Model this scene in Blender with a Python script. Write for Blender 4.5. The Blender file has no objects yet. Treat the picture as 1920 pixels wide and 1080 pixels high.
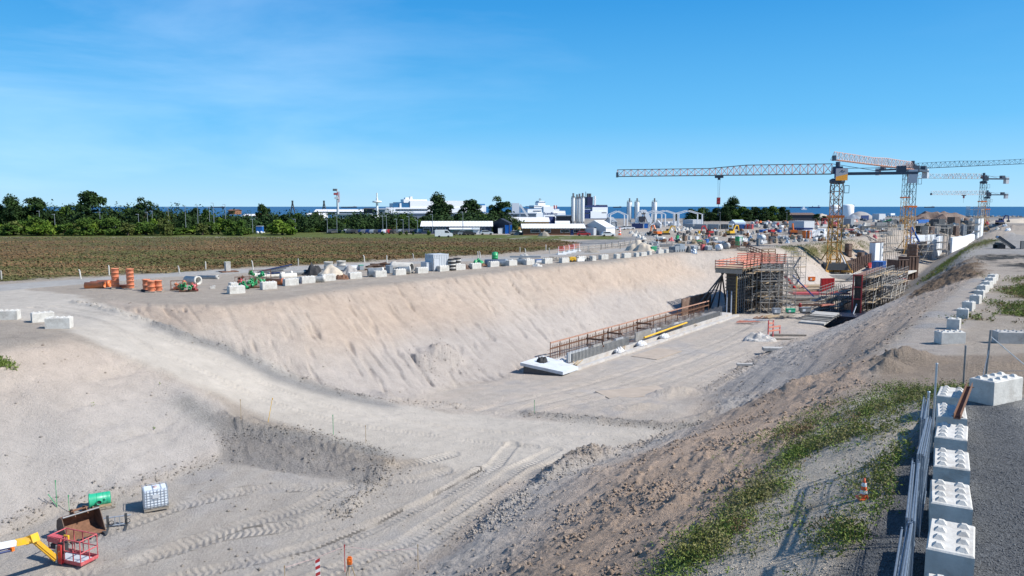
import bpy, bmesh, math, random
import numpy as np
from mathutils import Vector, Matrix
from mathutils.geometry import delaunay_2d_cdt
R = random.Random(7)
rad = math.radians
scene = bpy.context.scene
COL = scene.collection
# ---------------------------------------------------------------- camera
FPX = 1423.0
CAMZ = 7.0
PITCH = math.atan(153.5 / FPX)
cam_d = bpy.data.cameras.new('camera'); cam = bpy.data.objects.new('camera', cam_d); COL.objects.link(cam)
cam_d.sensor_width = 36.0; cam_d.lens = 36.0 * FPX / 1920.0
cam_d.clip_start = 0.1; cam_d.clip_end = 60000
cam.location = (0, 0, CAMZ); cam.rotation_euler = (math.pi / 2 - PITCH, 0, 0)
scene.camera = cam
# ---------------------------------------------------------------- sun, sky, exposure
SUN_EL, SUN_AZ = rad(43), rad(103)      # azimuth clockwise from +Y
sd = Vector((math.cos(SUN_EL) * math.sin(SUN_AZ), math.cos(SUN_EL) * math.cos(SUN_AZ), math.sin(SUN_EL)))
sl = bpy.data.lights.new('sun', 'SUN'); sl.energy = 4.7; sl.angle = rad(0.5); sl.color = (1.0, 0.96, 0.9)
so = bpy.data.objects.new('sun', sl); COL.objects.link(so); so.rotation_euler = sd.to_track_quat('Z', 'Y').to_euler(); so.location = (0, 0, 200)
world = bpy.data.worlds.new('World'); scene.world = world; world.use_nodes = True
wn, wl = world.node_tree.nodes, world.node_tree.links
wn.clear()
w_out = wn.new('ShaderNodeOutputWorld'); w_bg = wn.new('ShaderNodeBackground'); w_sky = wn.new('ShaderNodeTexSky')
w_sky.sky_type = 'NISHITA'; w_sky.sun_disc = False; w_sky.sun_elevation = SUN_EL; w_sky.sun_rotation = SUN_AZ
w_sky.altitude = 20; w_sky.air_density = 1.0; w_sky.dust_density = 0.25; w_sky.ozone_density = 4.0
w_tc = wn.new('ShaderNodeTexCoord'); w_mp = wn.new('ShaderNodeMapping'); w_n = wn.new('ShaderNodeTexNoise'); w_r = wn.new('ShaderNodeValToRGB')
w_mp.inputs['Rotation'].default_value = (rad(10), rad(12), rad(-20)); w_mp.inputs['Scale'].default_value = (1.0, 1.6, 5.5)
w_n.inputs['Scale'].default_value = 1.6; w_n.inputs['Detail'].default_value = 7; w_n.inputs['Roughness'].default_value = 0.55; w_n.inputs['Distortion'].default_value = 0.35
w_r.color_ramp.elements[0].position = 0.44; w_r.color_ramp.elements[1].position = 0.78
w_r.color_ramp.elements[0].color = (0, 0, 0, 1); w_r.color_ramp.elements[1].color = (0.30, 0.30, 0.30, 1)
# thin cirrus lies mostly in the west half of the sky
w_sep = wn.new('ShaderNodeSeparateXYZ'); w_mr = wn.new('ShaderNodeMapRange')
w_mr.inputs['From Min'].default_value = 0.25; w_mr.inputs['From Max'].default_value = -0.55; w_mr.inputs['To Min'].default_value = 0.12; w_mr.inputs['To Max'].default_value = 1.0
w_mul = wn.new('ShaderNodeMath'); w_mul.operation = 'MULTIPLY'
w_mix = wn.new('ShaderNodeMix'); w_mix.data_type = 'RGBA'
wl.new(w_tc.outputs['Generated'], w_mp.inputs['Vector']); wl.new(w_mp.outputs['Vector'], w_n.inputs['Vector']); wl.new(w_n.outputs['Fac'], w_r.inputs['Fac'])
wl.new(w_tc.outputs['Generated'], w_sep.inputs['Vector']); wl.new(w_sep.outputs['X'], w_mr.inputs['Value'])
wl.new(w_r.outputs['Color'], w_mul.inputs[0]); wl.new(w_mr.outputs['Result'], w_mul.inputs[1]); wl.new(w_mul.outputs[0], w_mix.inputs['Factor'])
w_hs = wn.new('ShaderNodeHueSaturation'); w_hs.inputs['Saturation'].default_value = 1.18; w_hs.inputs['Value'].default_value = 1.0
wl.new(w_sky.outputs['Color'], w_hs.inputs['Color'])
w_cr = wn.new('ShaderNodeValToRGB'); w_el = wn.new('ShaderNodeMapRange'); w_el.inputs['From Min'].default_value = -0.01; w_el.inputs['From Max'].default_value = 0.55
wl.new(w_sep.outputs['Z'], w_el.inputs['Value']); wl.new(w_el.outputs['Result'], w_cr.inputs['Fac'])
for i_, (p_, c_) in enumerate([(0, (.42, .74, 1.0)), (0.06, (.29, .66, 1.0)), (.2, (.11, .50, .92)), (.46, (.026, .32, .77)), (1, (.015, .14, .45))]):
    e_ = w_cr.color_ramp.elements[i_] if i_ < 2 else w_cr.color_ramp.elements.new(p_)
    e_.position = p_; e_.color = (*c_, 1)
w_sc = wn.new('ShaderNodeVectorMath'); w_sc.operation = 'SCALE'; w_sc.inputs['Scale'].default_value = 1 / 0.12 / 1.3; wl.new(w_cr.outputs['Color'], w_sc.inputs[0])
w_m2 = wn.new('ShaderNodeMix'); w_m2.data_type = 'RGBA'; w_m2.inputs['Factor'].default_value = 0.85
wl.new(w_hs.outputs['Color'], w_m2.inputs['A']); wl.new(w_sc.outputs[0], w_m2.inputs['B']); wl.new(w_m2.outputs['Result'], w_mix.inputs['A'])
w_mix.inputs['B'].default_value = (7.5, 8.6, 9.8, 1)
wl.new(w_mix.outputs['Result'], w_bg.inputs['Color']); wl.new(w_bg.outputs[0], w_out.inputs[0])
w_bg.inputs['Strength'].default_value = 0.12
scene.view_settings.view_transform = 'Standard'; scene.view_settings.look = 'None'
scene.view_settings.exposure = 0.45; scene.view_settings.gamma = 1.0; scene.view_settings.use_curve_mapping = False
scene.cycles.max_bounces = 5; scene.cycles.diffuse_bounces = 2; scene.cycles.transparent_max_bounces = 6
# ---------------------------------------------------------------- picture <-> world helpers
CP, SP = math.cos(PITCH), math.sin(PITCH)
def ray(px, py):
    u = (px - 960) / FPX; v = (py - 540) / FPX
    return u, CP - v * SP, -(SP + v * CP)
def PH(px, py, H):            # point seen at (px,py) lying H metres below the eye
    u, y, z = ray(px, py); t = H / -z
    return Vector((u * t, y * t, CAMZ - H))
def PZ(px, py, Y):            # point seen at (px,py) at ground distance Y
    u, y, z = ray(px, py); t = Y / y
    return Vector((u * t, Y, CAMZ + z * t))
# ---------------------------------------------------------------- materials
MATS = {}
def nodes(name):
    m = bpy.data.materials.new(name); m.use_nodes = True
    return m, m.node_tree.nodes, m.node_tree.links, m.node_tree.nodes['Principled BSDF']
def mat(name, c, rough=0.7, metal=0.0, var=0.12, scale=3.0, bump=0.0, bscale=20.0, dirt=None, dirt_amt=0.35, spec=None, stripes=None, trans=0, alpha=1):
    """procedural paint / concrete / steel: base colour broken up by two noises, optional dirt patches and corrugation"""
    if name in MATS: return MATS[name]
    m, n, l, b = nodes(name)
    tc = n.new('ShaderNodeTexCoord'); no = n.new('ShaderNodeTexNoise'); no.inputs['Scale'].default_value = scale; no.inputs['Detail'].default_value = 6
    no.inputs['Roughness'].default_value = 0.65
    oi = n.new('ShaderNodeObjectInfo'); va = n.new('ShaderNodeVectorMath'); va.operation = 'ADD'; vb = n.new('ShaderNodeVectorMath'); vb.operation = 'SCALE'; vb.inputs[0].default_value = (17, 31, 9)
    l.new(oi.outputs['Random'], vb.inputs['Scale']); l.new(tc.outputs['Object'], va.inputs[0]); l.new(vb.outputs[0], va.inputs[1]); l.new(va.outputs[0], no.inputs['Vector'])
    mr = n.new('ShaderNodeMapRange'); mr.inputs['From Min'].default_value = 0.3; mr.inputs['From Max'].default_value = 0.7
    mr.inputs['To Min'].default_value = 1 - var; mr.inputs['To Max'].default_value = 1 + var
    l.new(no.outputs['Fac'], mr.inputs['Value'])
    mx = n.new('ShaderNodeVectorMath'); mx.operation = 'SCALE'; mx.inputs[0].default_value = c[:3]
    l.new(mr.outputs['Result'], mx.inputs['Scale'])
    last = mx.outputs['Vector']
    if dirt:
        n2 = n.new('ShaderNodeTexNoise'); n2.inputs['Scale'].default_value = scale * 0.7; n2.inputs['Detail'].default_value = 8; n2.inputs['Roughness'].default_value = 0.75
        l.new(va.outputs[0], n2.inputs['Vector'])
        r2 = n.new('ShaderNodeMapRange'); r2.inputs['From Min'].default_value = 0.48; r2.inputs['From Max'].default_value = 0.68; r2.inputs['To Max'].default_value = dirt_amt * 2
        l.new(n2.outputs['Fac'], r2.inputs['Value'])
        mi = n.new('ShaderNodeMix'); mi.data_type = 'RGBA'; l.new(r2.outputs['Result'], mi.inputs['Factor']); l.new(last, mi.inputs['A']); mi.inputs['B'].default_value = (*dirt[:3], 1)
        last = mi.outputs['Result']
    l.new(last, b.inputs['Base Color'])
    b.inputs['Roughness'].default_value = rough; b.inputs['Metallic'].default_value = metal
    if spec is not None: b.inputs['Specular IOR Level'].default_value = spec
    if trans: b.inputs['Transmission Weight'].default_value = trans
    b.inputs['Alpha'].default_value = alpha
    hs = []
    if bump:
        n3 = n.new('ShaderNodeTexNoise'); n3.inputs['Scale'].default_value = bscale; n3.inputs['Detail'].default_value = 5
        l.new(tc.outputs['Object'], n3.inputs['Vector'])
        bp = n.new('ShaderNodeBump'); bp.inputs['Strength'].default_value = bump; bp.inputs['Distance'].default_value = 0.03
        l.new(n3.outputs['Fac'], bp.inputs['Height']); l.new(bp.outputs['Normal'], b.inputs['Normal'])
    if stripes:                                   # (axis, per metre)
        sp = n.new('ShaderNodeSeparateXYZ'); l.new(tc.outputs['Object'], sp.inputs[0])
        mm = n.new('ShaderNodeMath'); mm.operation = 'MULTIPLY'; mm.inputs[1].default_value = stripes[1] * 2 * math.pi; l.new(sp.outputs[stripes[0]], mm.inputs[0])
        ms = n.new('ShaderNodeMath'); ms.operation = 'SINE'; l.new(mm.outputs[0], ms.inputs[0])
        bp = n.new('ShaderNodeBump'); bp.inputs['Strength'].default_value = 1.0; bp.inputs['Distance'].default_value = 0.04
        l.new(ms.outputs[0], bp.inputs['Height']); l.new(bp.outputs['Normal'], b.inputs['Normal'])
    MATS[name] = m
    return m
# ---------------------------------------------------------------- numpy noise
_rs = np.random.RandomState(3); _perm = _rs.permutation(4096).astype(np.int64); _val = _rs.rand(4096)
def vnoise(x, y, seed=0):
    xi = np.floor(x).astype(np.int64); yi = np.floor(y).astype(np.int64); fx = x - xi; fy = y - yi
    fx = fx * fx * (3 - 2 * fx); fy = fy * fy * (3 - 2 * fy)
    def h(a, b): return _val[_perm[(_perm[(a + seed * 131) & 4095] + b) & 4095]]
    return (h(xi, yi) * (1 - fx) + h(xi + 1, yi) * fx) * (1 - fy) + (h(xi, yi + 1) * (1 - fx) + h(xi + 1, yi + 1) * fx) * fy
def fbm(x, y, oct=4, seed=0, gain=0.5):
    s = 0; a = 1; t = 0
    for k in range(oct):
        s = s + a * (vnoise(x * 2 ** k, y * 2 ** k, seed + k) - 0.5); t += a; a *= gain
    return s / t * 2          # about -1..1
def inpoly(X, Y, poly):
    ins = np.zeros(X.shape, bool); n = len(poly)
    for i in range(n):
        x0, y0 = poly[i]; x1, y1 = poly[(i + 1) % n]
        if y0 == y1: continue
        c = ((y0 > Y) != (y1 > Y)) & (X < (x1 - x0) * (Y - y0) / (y1 - y0) + x0)
        ins ^= c
    return ins
def dpoly(X, Y, pts, closed=False, cut=None):       # distance to a polyline, and (s,t) along / across it
    if cut is not None:
        a = np.array(pts); mk = (X > a[:, 0].min() - cut) & (X < a[:, 0].max() + cut) & (Y > a[:, 1].min() - cut) & (Y < a[:, 1].max() + cut)
        D = np.full(X.shape, 1e9); S = np.zeros(X.shape); T = np.zeros(X.shape)
        D[mk], S[mk], T[mk] = dpoly(X[mk], Y[mk], pts, closed); return D, S, T
    best = np.full(X.shape, 1e9); S = np.zeros(X.shape); T = np.zeros(X.shape); acc = 0
    m = len(pts) if closed else len(pts) - 1
    for i in range(m):
        (x0, y0), (x1, y1) = pts[i], pts[(i + 1) % len(pts)]
        dx, dy = x1 - x0, y1 - y0; L = math.hypot(dx, dy)
        if L < 1e-6: continue
        t = np.clip(((X - x0) * dx + (Y - y0) * dy) / L / L, 0, 1)
        ex = X - x0 - t * dx; ey = Y - y0 - t * dy; d = np.hypot(ex, ey); k = d < best
        best[k] = d[k]; S[k] = acc + t[k] * L; T[k] = ((ex * dy - ey * dx) / L)[k]; acc += L
    return best, S, T
def sstep(a, b, x):
    t = np.clip((x - a) / (b - a), 0, 1); return t * t * (3 - 2 * t)
def zone(X, Y, poly, soft=1.0, wob=0.0):  # 1 inside a ground patch, soft wobbly edge
    a = np.array(poly); cut = soft + wob + 0.1; out = np.zeros(X.shape)
    mk = (X > a[:, 0].min() - cut) & (X < a[:, 0].max() + cut) & (Y > a[:, 1].min() - cut) & (Y < a[:, 1].max() + cut); x = X[mk]; y = Y[mk]
    if not len(x): return out
    d, _, _ = dpoly(x, y, poly, True); s = np.where(inpoly(x, y, poly), d, -d)
    if wob: s = s + wob * fbm(x * 0.35, y * 0.35, 4, 11)
    out[mk] = sstep(-soft, soft, s); return out
# ---------------------------------------------------------------- the ground: break lines -> triangulated heights -> one sheet
SEAH = 15.5
def xy(l): return [(p.x, p.y) for p in (PH(*q) for q in l)]
BL = []      # break lines in world coordinates (x, y, z)
def bl(*pts): BL.append([tuple(PH(*p)) for p in pts])
def bw(*pts): BL.append([(x, y, CAMZ - h) for x, y, h in pts])
rdL = [(-400, 560, 9), (-100, 575, 9), (0, 587, 9), (130, 622, 9.1), (240, 668, 10.6), (350, 715, 12.3), (450, 763, 14.1), (560, 803, 15.2), (700, 848, 15.95), (900, 880, 16.4)]
rdR = [(30, 541, 9), (150, 555, 9), (230, 583, 9.2), (330, 618, 10.3), (420, 655, 11.9), (520, 695, 13.6), (610, 728, 14.9), (720, 755, 15.9), (880, 778, 16.5), (1240, 800, 16.5)]
crL = [(200, 563, 9), (300, 572, 9), (420, 572, 9), (520, 563, 9), (610, 549, 9), (700, 536, 9), (850, 519, 9), (1000, 504, 9), (1150, 489, 9), (1240, 476, 9), (1310, 472, 9), (1400, 469, 9), (1440, 467, 9), (1480, 464, 9), (1560, 455, 9), (1600, 450, 9), (1640, 440, 9), (1690, 431, 9), (1770, 424, 9), (1830, 419, 9)]
toL = [(800, 742, 16.7), (860, 722, 17), (940, 712, 17), (985, 690, 17), (1090, 640, 17), (1200, 607, 17), (1340, 570, 17), (1440, 562, 17), (1520, 541, 16.6), (1590, 513, 15.5), (1650, 493, 14), (1680, 476, 13.8), (1710, 462, 14), (1790, 450, 13.5), (1840, 434, 13)]
crR = [(1030, 1500, 9.3), (1150, 1200, 9.3), (1250, 1080, 9.3), (1330, 1000, 9.3), (1440, 900, 9.2), (1520, 820, 9.2), (1590, 755, 9.2), (1625, 700, 9.2), (1640, 662, 9), (1730, 590, 9), (1820, 522, 9.1), (1828, 500, 9.0), (1803, 478, 9.0), (1822, 460, 9), (1846, 446, 9), (1866, 434, 9)]
toR = [(400, 1500, 16.6), (620, 1200, 16.5), (770, 1080, 16.5), (880, 985, 16.5), (960, 925, 16.5), (1060, 885, 16.5), (1180, 845, 16.5), (1320, 806, 16.5), (1330, 738, 17), (1430, 672, 17), (1500, 640, 17), (1578, 608, 17), (1655, 572, 17), (1708, 526, 16.5), (1760, 484, 14.8), (1800, 464, 14.5), (1850, 442, 14)]
for b in (rdL, rdR, crL, toL, crR, toR): bl(*b)
bl((0, 655, 9.0), (130, 634, 9.2), (235, 680, 11.0)); bl((0, 655, 9.0), (-300, 660, 9))
bl((-300, 1090, 16.6), (-100, 1045, 16.6), (0, 1010, 16.5), (90, 968, 16.4), (250, 930, 16.2), (330, 897, 16.1), (390, 870, 16.0), (425, 848, 15.7), (520, 868, 15.9), (620, 886, 16.1), (700, 900, 16.3), (732, 884, 16.2))
bl((405, 797, 14.6), (430, 800, 14.9), (520, 820, 15.3), (620, 846, 15.7), (712, 869, 16.0))
bl((800, 900, 16.4), (600, 1000, 16.5), (300, 1020, 16.5), (0, 1080, 16.6))
bl((-300, 1300, 16.8), (300, 1300, 16.7))
bl((1500, 1300, 7.4), (1560, 1080, 7.4), (1640, 975, 7.3), (1695, 870, 7.2), (1735, 775, 7.15), (1765, 742, 7.15), (1830, 735, 7.1), (1920, 742, 7.1), (2300, 745, 7.1))
bl((1660, 712, 9.1), (1760, 694, 9.1), (1920, 700, 9.1), (2300, 705, 9.1))
bl((1650, 662, 8.9), (1780, 662, 8.8), (1920, 668, 8.7), (2300, 668, 8.7))
bl((1850, 505, 9.2), (1840, 470, 9.1), (1900, 440, 8.9))
bw((3.0, 5.0, 7.25), (1.0, -12, 7.2), (-5, -60, 7.0)); bw((-1.5, 7, 9.3), (-8, -10, 9.3), (-14, -60, 9.3)); bw((-16, 18, 16.6), (-26, 0, 16.6), (-34, -60, 16.6)); bw((-60, 18, 17), (-60, -60, 17)); bw((-75, 40, 9), (-80, -60, 9))
bw((-1500, -60, 9), (-1500, 300, 9.2), (-1500, 620, 10.5), (-1500, 900, 15.2), (-1500, 1000, 19), (-1500, 1400, 30)); bw((1500, -60, 9), (1500, 300, 9.4), (1500, 620, 11.5), (1500, 900, 14), (1500, 1075, 15.3), (1500, 1100, 19), (1500, 1400, 30))
bw((-600, 300, 9.2), (-200, 300, 9.3), (100, 310, 9.4), (130, 330, 9.4)); bw((300, 340, 9.2), (700, 330, 9.2))
bw((-600, 620, 10.6), (0, 620, 11), (400, 640, 11.6), (800, 640, 11.6)); bw((-600, 900, 15.0), (-50, 900, 14.9), (250, 940, 14.9), (450, 1065, 15.0), (1000, 1070, 15.2)); bw((-600, 960, 19), (250, 970, 19), (450, 1090, 19), (1000, 1100, 19)); bw((-600, 1400, 30), (0, 1400, 30), (800, 1400, 30))
# the foundation trench dug at the near end of the tunnel floor
PV = []; PE = []
for l in BL:
    i0 = len(PV)
    for p in l: PV.append(p)
    for k in range(len(l) - 1): PE.append((i0 + k, i0 + k + 1))
r_ = delaunay_2d_cdt([Vector((p[0], p[1])) for p in PV], PE, [], 0, 1e-4, True)
cv = np.array([(v.x, v.y) for v in r_[0]]); cz = np.zeros(len(cv))
for k, orig in enumerate(r_[3]):
    if orig: cz[k] = np.mean([PV[o][2] for o in orig])
    else:       # a crossing of two break lines: height from the nearest edge
        best = 1e9
        for a, b in PE:
            ax, ay, az = PV[a]; bx, by, bz = PV[b]; dx, dy = bx - ax, by - ay; L = dx * dx + dy * dy
            t = max(0, min(1, ((cv[k, 0] - ax) * dx + (cv[k, 1] - ay) * dy) / L)); d = math.hypot(cv[k, 0] - ax - t * dx, cv[k, 1] - ay - t * dy)
            if d < best: best = d; cz[k] = az + t * (bz - az)
# grid: fine in the middle of the view, rows denser where the ground is near
th = np.concatenate([np.radians(np.linspace(-100, -42, 90, endpoint=False)), np.radians(np.arange(-42, 42, 0.088)), np.radians(np.linspace(42, 100, 90))])
rr = [2.0]
while rr[-1] < 1350:
    r = rr[-1]; rr.append(r * (1 + (0.008 if r < 14 else 0.0042 if r < 100 else 0.0065 if r < 170 else 0.011)))
rr = np.array(rr)
TH, RR = np.meshgrid(th, rr)
GX = RR * np.sin(TH); GY = RR * np.cos(TH)
def tin(X, Y):
    Z = np.full(X.shape, np.nan); sh = X.shape; X = X.ravel(); Y = Y.ravel(); Zf = Z.ravel()
    for f in r_[2]:
        a, b, c = (cv[i] for i in f); za, zb, zc = (cz[i] for i in f)
        den = (b[1] - c[1]) * (a[0] - c[0]) + (c[0] - b[0]) * (a[1] - c[1])
        if abs(den) < 1e-9: continue
        m = np.nonzero((X >= min(a[0], b[0], c[0])) & (X <= max(a[0], b[0], c[0])) & (Y >= min(a[1], b[1], c[1])) & (Y <= max(a[1], b[1], c[1])))[0]
        if not len(m): continue
        x = X[m]; y = Y[m]
        w0 = ((b[1] - c[1]) * (x - c[0]) + (c[0] - b[0]) * (y - c[1])) / den; w1 = ((c[1] - a[1]) * (x - c[0]) + (a[0] - c[0]) * (y - c[1])) / den; w2 = 1 - w0 - w1
        k = (w0 > -1e-6) & (w1 > -1e-6) & (w2 > -1e-6)
        Zf[m[k]] = w0[k] * za + w1[k] * zb + w2[k] * zc
    Zf[np.isnan(Zf)] = -2.2
    return Zf.reshape(sh)
# smooth base on a regular metric grid near the pit (rounded crests and toes), raw triangulation far away
HX0, HX1, HY0, HY1, HS = -110, 200, -20, 330, 0.5
hx = np.arange(HX0, HX1, HS); hy = np.arange(HY0, HY1, HS); HXX, HYY = np.meshgrid(hx, hy)
HZ = tin(HXX, HYY)
def blur(a, n):
    for _ in range(n):
        a[:, 1:-1] = (a[:, :-2] + 2 * a[:, 1:-1] + a[:, 2:]) / 4; a[1:-1] = (a[:-2] + 2 * a[1:-1] + a[2:]) / 4
    return a
HZ = blur(HZ, 3)
def bil(x, y):
    fx = np.clip((x - HX0) / HS, 0, len(hx) - 1.001); fy = np.clip((y - HY0) / HS, 0, len(hy) - 1.001)
    i = fx.astype(int); j = fy.astype(int); u = fx - i; v = fy - j
    return (HZ[j, i] * (1 - u) + HZ[j, i + 1] * u) * (1 - v) + (HZ[j + 1, i] * (1 - u) + HZ[j + 1, i + 1] * u) * v
inn = (GX > HX0 + 1) & (GX < HX1 - 1) & (GY > HY0 + 1) & (GY < HY1 - 1)
GZ = np.where(inn, bil(GX, GY), 0); GZ[~inn] = tin(GX[~inn], GY[~inn])
# the trench for the portal, cut into the floor (a deep square-sided hole)
PD = (math.sin(rad(35.5)), math.cos(rad(35.5)))      # direction in which the cutting runs
PN = (PD[1], -PD[0])                                 # to its right
def loc(o, a, b): return (o[0] + PD[0] * a + PN[0] * b, o[1] + PD[1] * a + PN[1] * b)
# patches --------------------------------------------------------------
Zr = lambda l, **k: zone(GX, GY, xy(l), **k)
z_road = Zr(rdL + [(1330, 845, 16.5), (1340, 803, 16.5)] + rdR[::-1], soft=0.7, wob=0.9)
floor_poly = [(-300, 1090, 16.6), (0, 1010, 16.5), (90, 968, 16.4), (250, 930, 16.2), (390, 870, 16.0), (425, 848, 15.7), (620, 886, 16.1), (732, 884, 16.2), (900, 880, 16.4)] + toR[6:0:-1] + [(300, 1500, 17)]
z_floor = Zr(floor_poly, soft=0.8, wob=0.8)
pit_poly = [(720, 755, 15.9), (800, 742, 16.7)] + toL[1:12] + toR[13:6:-1] + [(880, 778, 16.5)]
z_pit = Zr(pit_poly, soft=1.0, wob=0.6)
z_near = Zr(crR[:9] + toR[8::-1], soft=1.5, wob=2.0)
z_far = Zr(crR[8:12] + toR[12:7:-1], soft=1.0, wob=1.0)
z_bigslope = Zr([(200, 563, 9)] + crL[1:16] + toL[10::-1] + rdR[7:1:-1], soft=1.0, wob=0.8)
z_lslope = Zr([(-300, 660, 9), (0, 655, 9), (130, 634, 9.2), (240, 668, 10.6), (350, 715, 12.3), (430, 760, 13.9), (425, 848, 15.7), (390, 870, 16.0), (250, 930, 16.2), (90, 968, 16.4), (0, 1010, 16.5), (-300, 1090, 16.6)], soft=1.0, wob=0.8)
z_bank = Zr([(400, 785, 14.4), (430, 797, 14.9), (520, 815, 15.25), (620, 842, 15.6), (712, 866, 15.95), (728, 880, 16.1), (695, 905, 16.3), (620, 893, 16.15), (520, 876, 15.95), (420, 858, 15.75)], soft=0.5, wob=0.5)
z_pad = Zr([(1300, 1700, 7.4), (1560, 1080, 7.4), (1640, 975, 7.3), (1695, 870, 7.2), (1735, 775, 7.15), (1765, 748, 7.15), (1830, 742, 7.1), (1920, 745, 7.1), (2300, 745, 7.1), (4000, 1700, 7)], soft=0.35, wob=0.5)
z_berm = np.clip(Zr([(1650, 735, 9.1), (1765, 745, 7.15), (1735, 775, 7.15), (1695, 870, 7.2), (1640, 975, 7.3), (1560, 1080, 7.4), (1500, 1300, 7.4), (1100, 1400, 9.3), (1250, 1080, 9.3), (1440, 900, 9.2), (1520, 820, 9.2), (1590, 755, 9.2)], soft=0.8, wob=1.0), 0, 1)
z_track = Zr([(1650, 664, 9), (1740, 588, 9), (1822, 522, 9.1), (1868, 521, 9), (1850, 550, 8.9), (1815, 615, 8.8), (1800, 665, 8.8)], soft=0.5, wob=0.5)
z_field = Zr([(-700, 545, 9), (0, 527, 9), (200, 517, 9), (480, 501, 9), (700, 489, 9), (900, 478, 9), (1060, 466, 9), (1075, 455, 9), (1030, 450, 9.1), (900, 448, 9.1), (480, 445, 9.1), (0, 444, 9), (-700, 444, 9)], soft=1.5, wob=2.5)
z_grass = Zr([(-1500, 444, 9), (480, 444, 9.1), (900, 449, 9.1), (1160, 449, 9.1), (1160, 443, 9.2), (900, 440, 9.2), (660, 437, 9.2), (480, 434, 9.3), (-900, 432, 9.3)], soft=2, wob=2)
z_backgr = sstep(255, 275, GY) * sstep(-12, -40, GX - 0.02 * GY)      # land under the trees
z_lot = Zr([(1060, 455, 9.1), (1150, 446, 9.1), (1230, 440, 9.2), (1190, 452, 9.1), (1130, 458, 9), (1070, 462, 9)], soft=1.5)
z_haul = Zr([(-500, 560, 9), (0, 534, 9), (300, 512, 9), (600, 497, 9), (800, 489, 9), (1060, 474, 9), (1200, 462, 9), (1230, 447, 9.1), (1190, 437, 9.3), (1215, 434, 9.3), (1255, 447, 9.1), (1235, 462, 9), (1160, 473, 9), (1060, 480, 9), (800, 494, 9), (600, 504, 9), (300, 520, 9), (0, 546, 9), (-500, 590, 9)], soft=0.4, wob=0.2)
z_weed = Zr([(1880, 520, 9), (1870, 560, 8.9), (1850, 620, 8.8), (1930, 600, 8.8), (2300, 600, 8.8), (2300, 500, 8.9)], soft=2, wob=3)
z_dark = Zr([(1790, 482, 9), (1850, 488, 9.1), (1950, 520, 9), (2050, 510, 9), (1930, 478, 9), (1860, 476, 9)], soft=1.5, wob=3)
z_mud = Zr([(1700, 515, 9.3), (1745, 486, 9.2), (1830, 486, 9.2), (1850, 500, 9.2), (1835, 520, 9.2), (1800, 522, 9.2)], soft=1, wob=1.5)
z_ferry = sstep(600, 760, GY)
# relief ----------------------------------------------------------------
X, Y = GX, GY
U = X * PD[0] + Y * PD[1]; V = X * PN[0] + Y * PN[1]
near = sstep(260, 120, RR)
rough = 0.03 * fbm(X * 1.1, Y * 1.1, 4, 1) + 0.10 * fbm(X * 0.12, Y * 0.12, 3, 5)
clod = np.maximum(fbm(X * 2.3, Y * 2.3, 4, 21, 0.65), 0)
clod2 = np.maximum(fbm(X * 0.7, Y * 0.7, 5, 31, 0.6) - 0.05, 0)
rill = np.minimum(fbm(U * 1.5 + 0.5 * V, V * 0.14, 3, 41) + 0.12, 0)
rill2 = np.minimum(fbm(U * 0.9 + 3 * fbm(U * 0.1, V * 0.1, 2, 9), V * 0.22, 4, 47, 0.6) + 0.28, 0)
pock = np.minimum(fbm(U * 1.2 + 0.4 * V, V * 0.7, 4, 61, 0.6) + 0.38, 0)
dash = 1.3 * np.minimum(fbm(U * 1.5 + .6 * V, V * .38, 2, 48) + .42 - .25 * sstep(0, .4, fbm(U * .08, V * .1, 3, 49)), 0)
GZ = GZ + near * rough * (1 - 0.75 * z_road) * (1 - 0.6 * z_pad)
GZ = GZ + near * z_bigslope * (0.35 * rill + 0.3 * rill2 + .12 * pock + .55 * dash + .10 * fbm(U * 1.3, V * .5, 3, 52))
GZ = GZ + near * z_lslope * (0.30 * np.minimum(fbm(X * 1.1 - 0.3 * Y, Y * 0.2, 3, 43) + 0.15, 0) + 0.7 * np.minimum(fbm(X * .8 - 0.4 * Y, Y * 0.25, 4, 44, .6) + 0.3, 0))
zn = np.clip(z_near + z_far, 0, 1) * (1 - z_berm)
GZ = GZ + near * zn * (0.22 * clod * (0.4 + sstep(-.2, .3, fbm(X * .1, Y * .1, 2, 3))) + 0.30 * clod2 * z_near)
zn2 = fbm(U * 0.08, V * 0.6, 4, 71, 0.55)
GZ = GZ + near * zn * 0.22 * zn2                     # long windrows running along the slope
dridge, s_, t_ = dpoly(X, Y, xy([(770, 1080, 16.5), (900, 1010, 15), (1000, 960, 13.8), (1150, 905, 12.6), (1280, 870, 11.8), (1400, 845, 11.2), (1480, 830, 10.8)]), cut=4)
GZ = GZ + 0.16 * np.exp(-(dridge / 0.45) ** 2) * (0.6 + fbm(X * 1.5, Y * 1.5, 3, 8)) - 0.14 * np.exp(-(((t_ - 0.9) / 0.5) ** 2)) * (dridge < 2)
GZ = GZ + 0.3 * z_bank * clod + 0.25 * z_bank * clod2
def heap(px, py, H, rx, ry, h, rot=0, n=0.4):
    global GZ
    p = PH(px, py, H); c, s = math.cos(rad(rot)), math.sin(rad(rot)); dx = X - p.x; dy = Y - p.y
    a = (dx * c + dy * s) / rx; b = (-dx * s + dy * c) / ry; d = np.sqrt(a * a + b * b)
    bmp = np.clip(1 - d, 0, 1); bmp = bmp * bmp * (3 - 2 * bmp)
    GZ = GZ + h * bmp * (1 + n * fbm(X * 1.4, Y * 1.4, 4, 77, .6)) + h * 0.45 * bmp ** .5 * (bmp > 0) * clod
def windrow(pts, w, h, n=1.0):
    global GZ
    d, s, t = dpoly(X, Y, xy(pts), cut=4); g = np.exp(-(d / w) ** 2)
    GZ = GZ + h * g * (0.6 + 0.9 * n * clod + 0.5 * n * fbm(X * 1.2, Y * 1.2, 3, 19))
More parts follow.
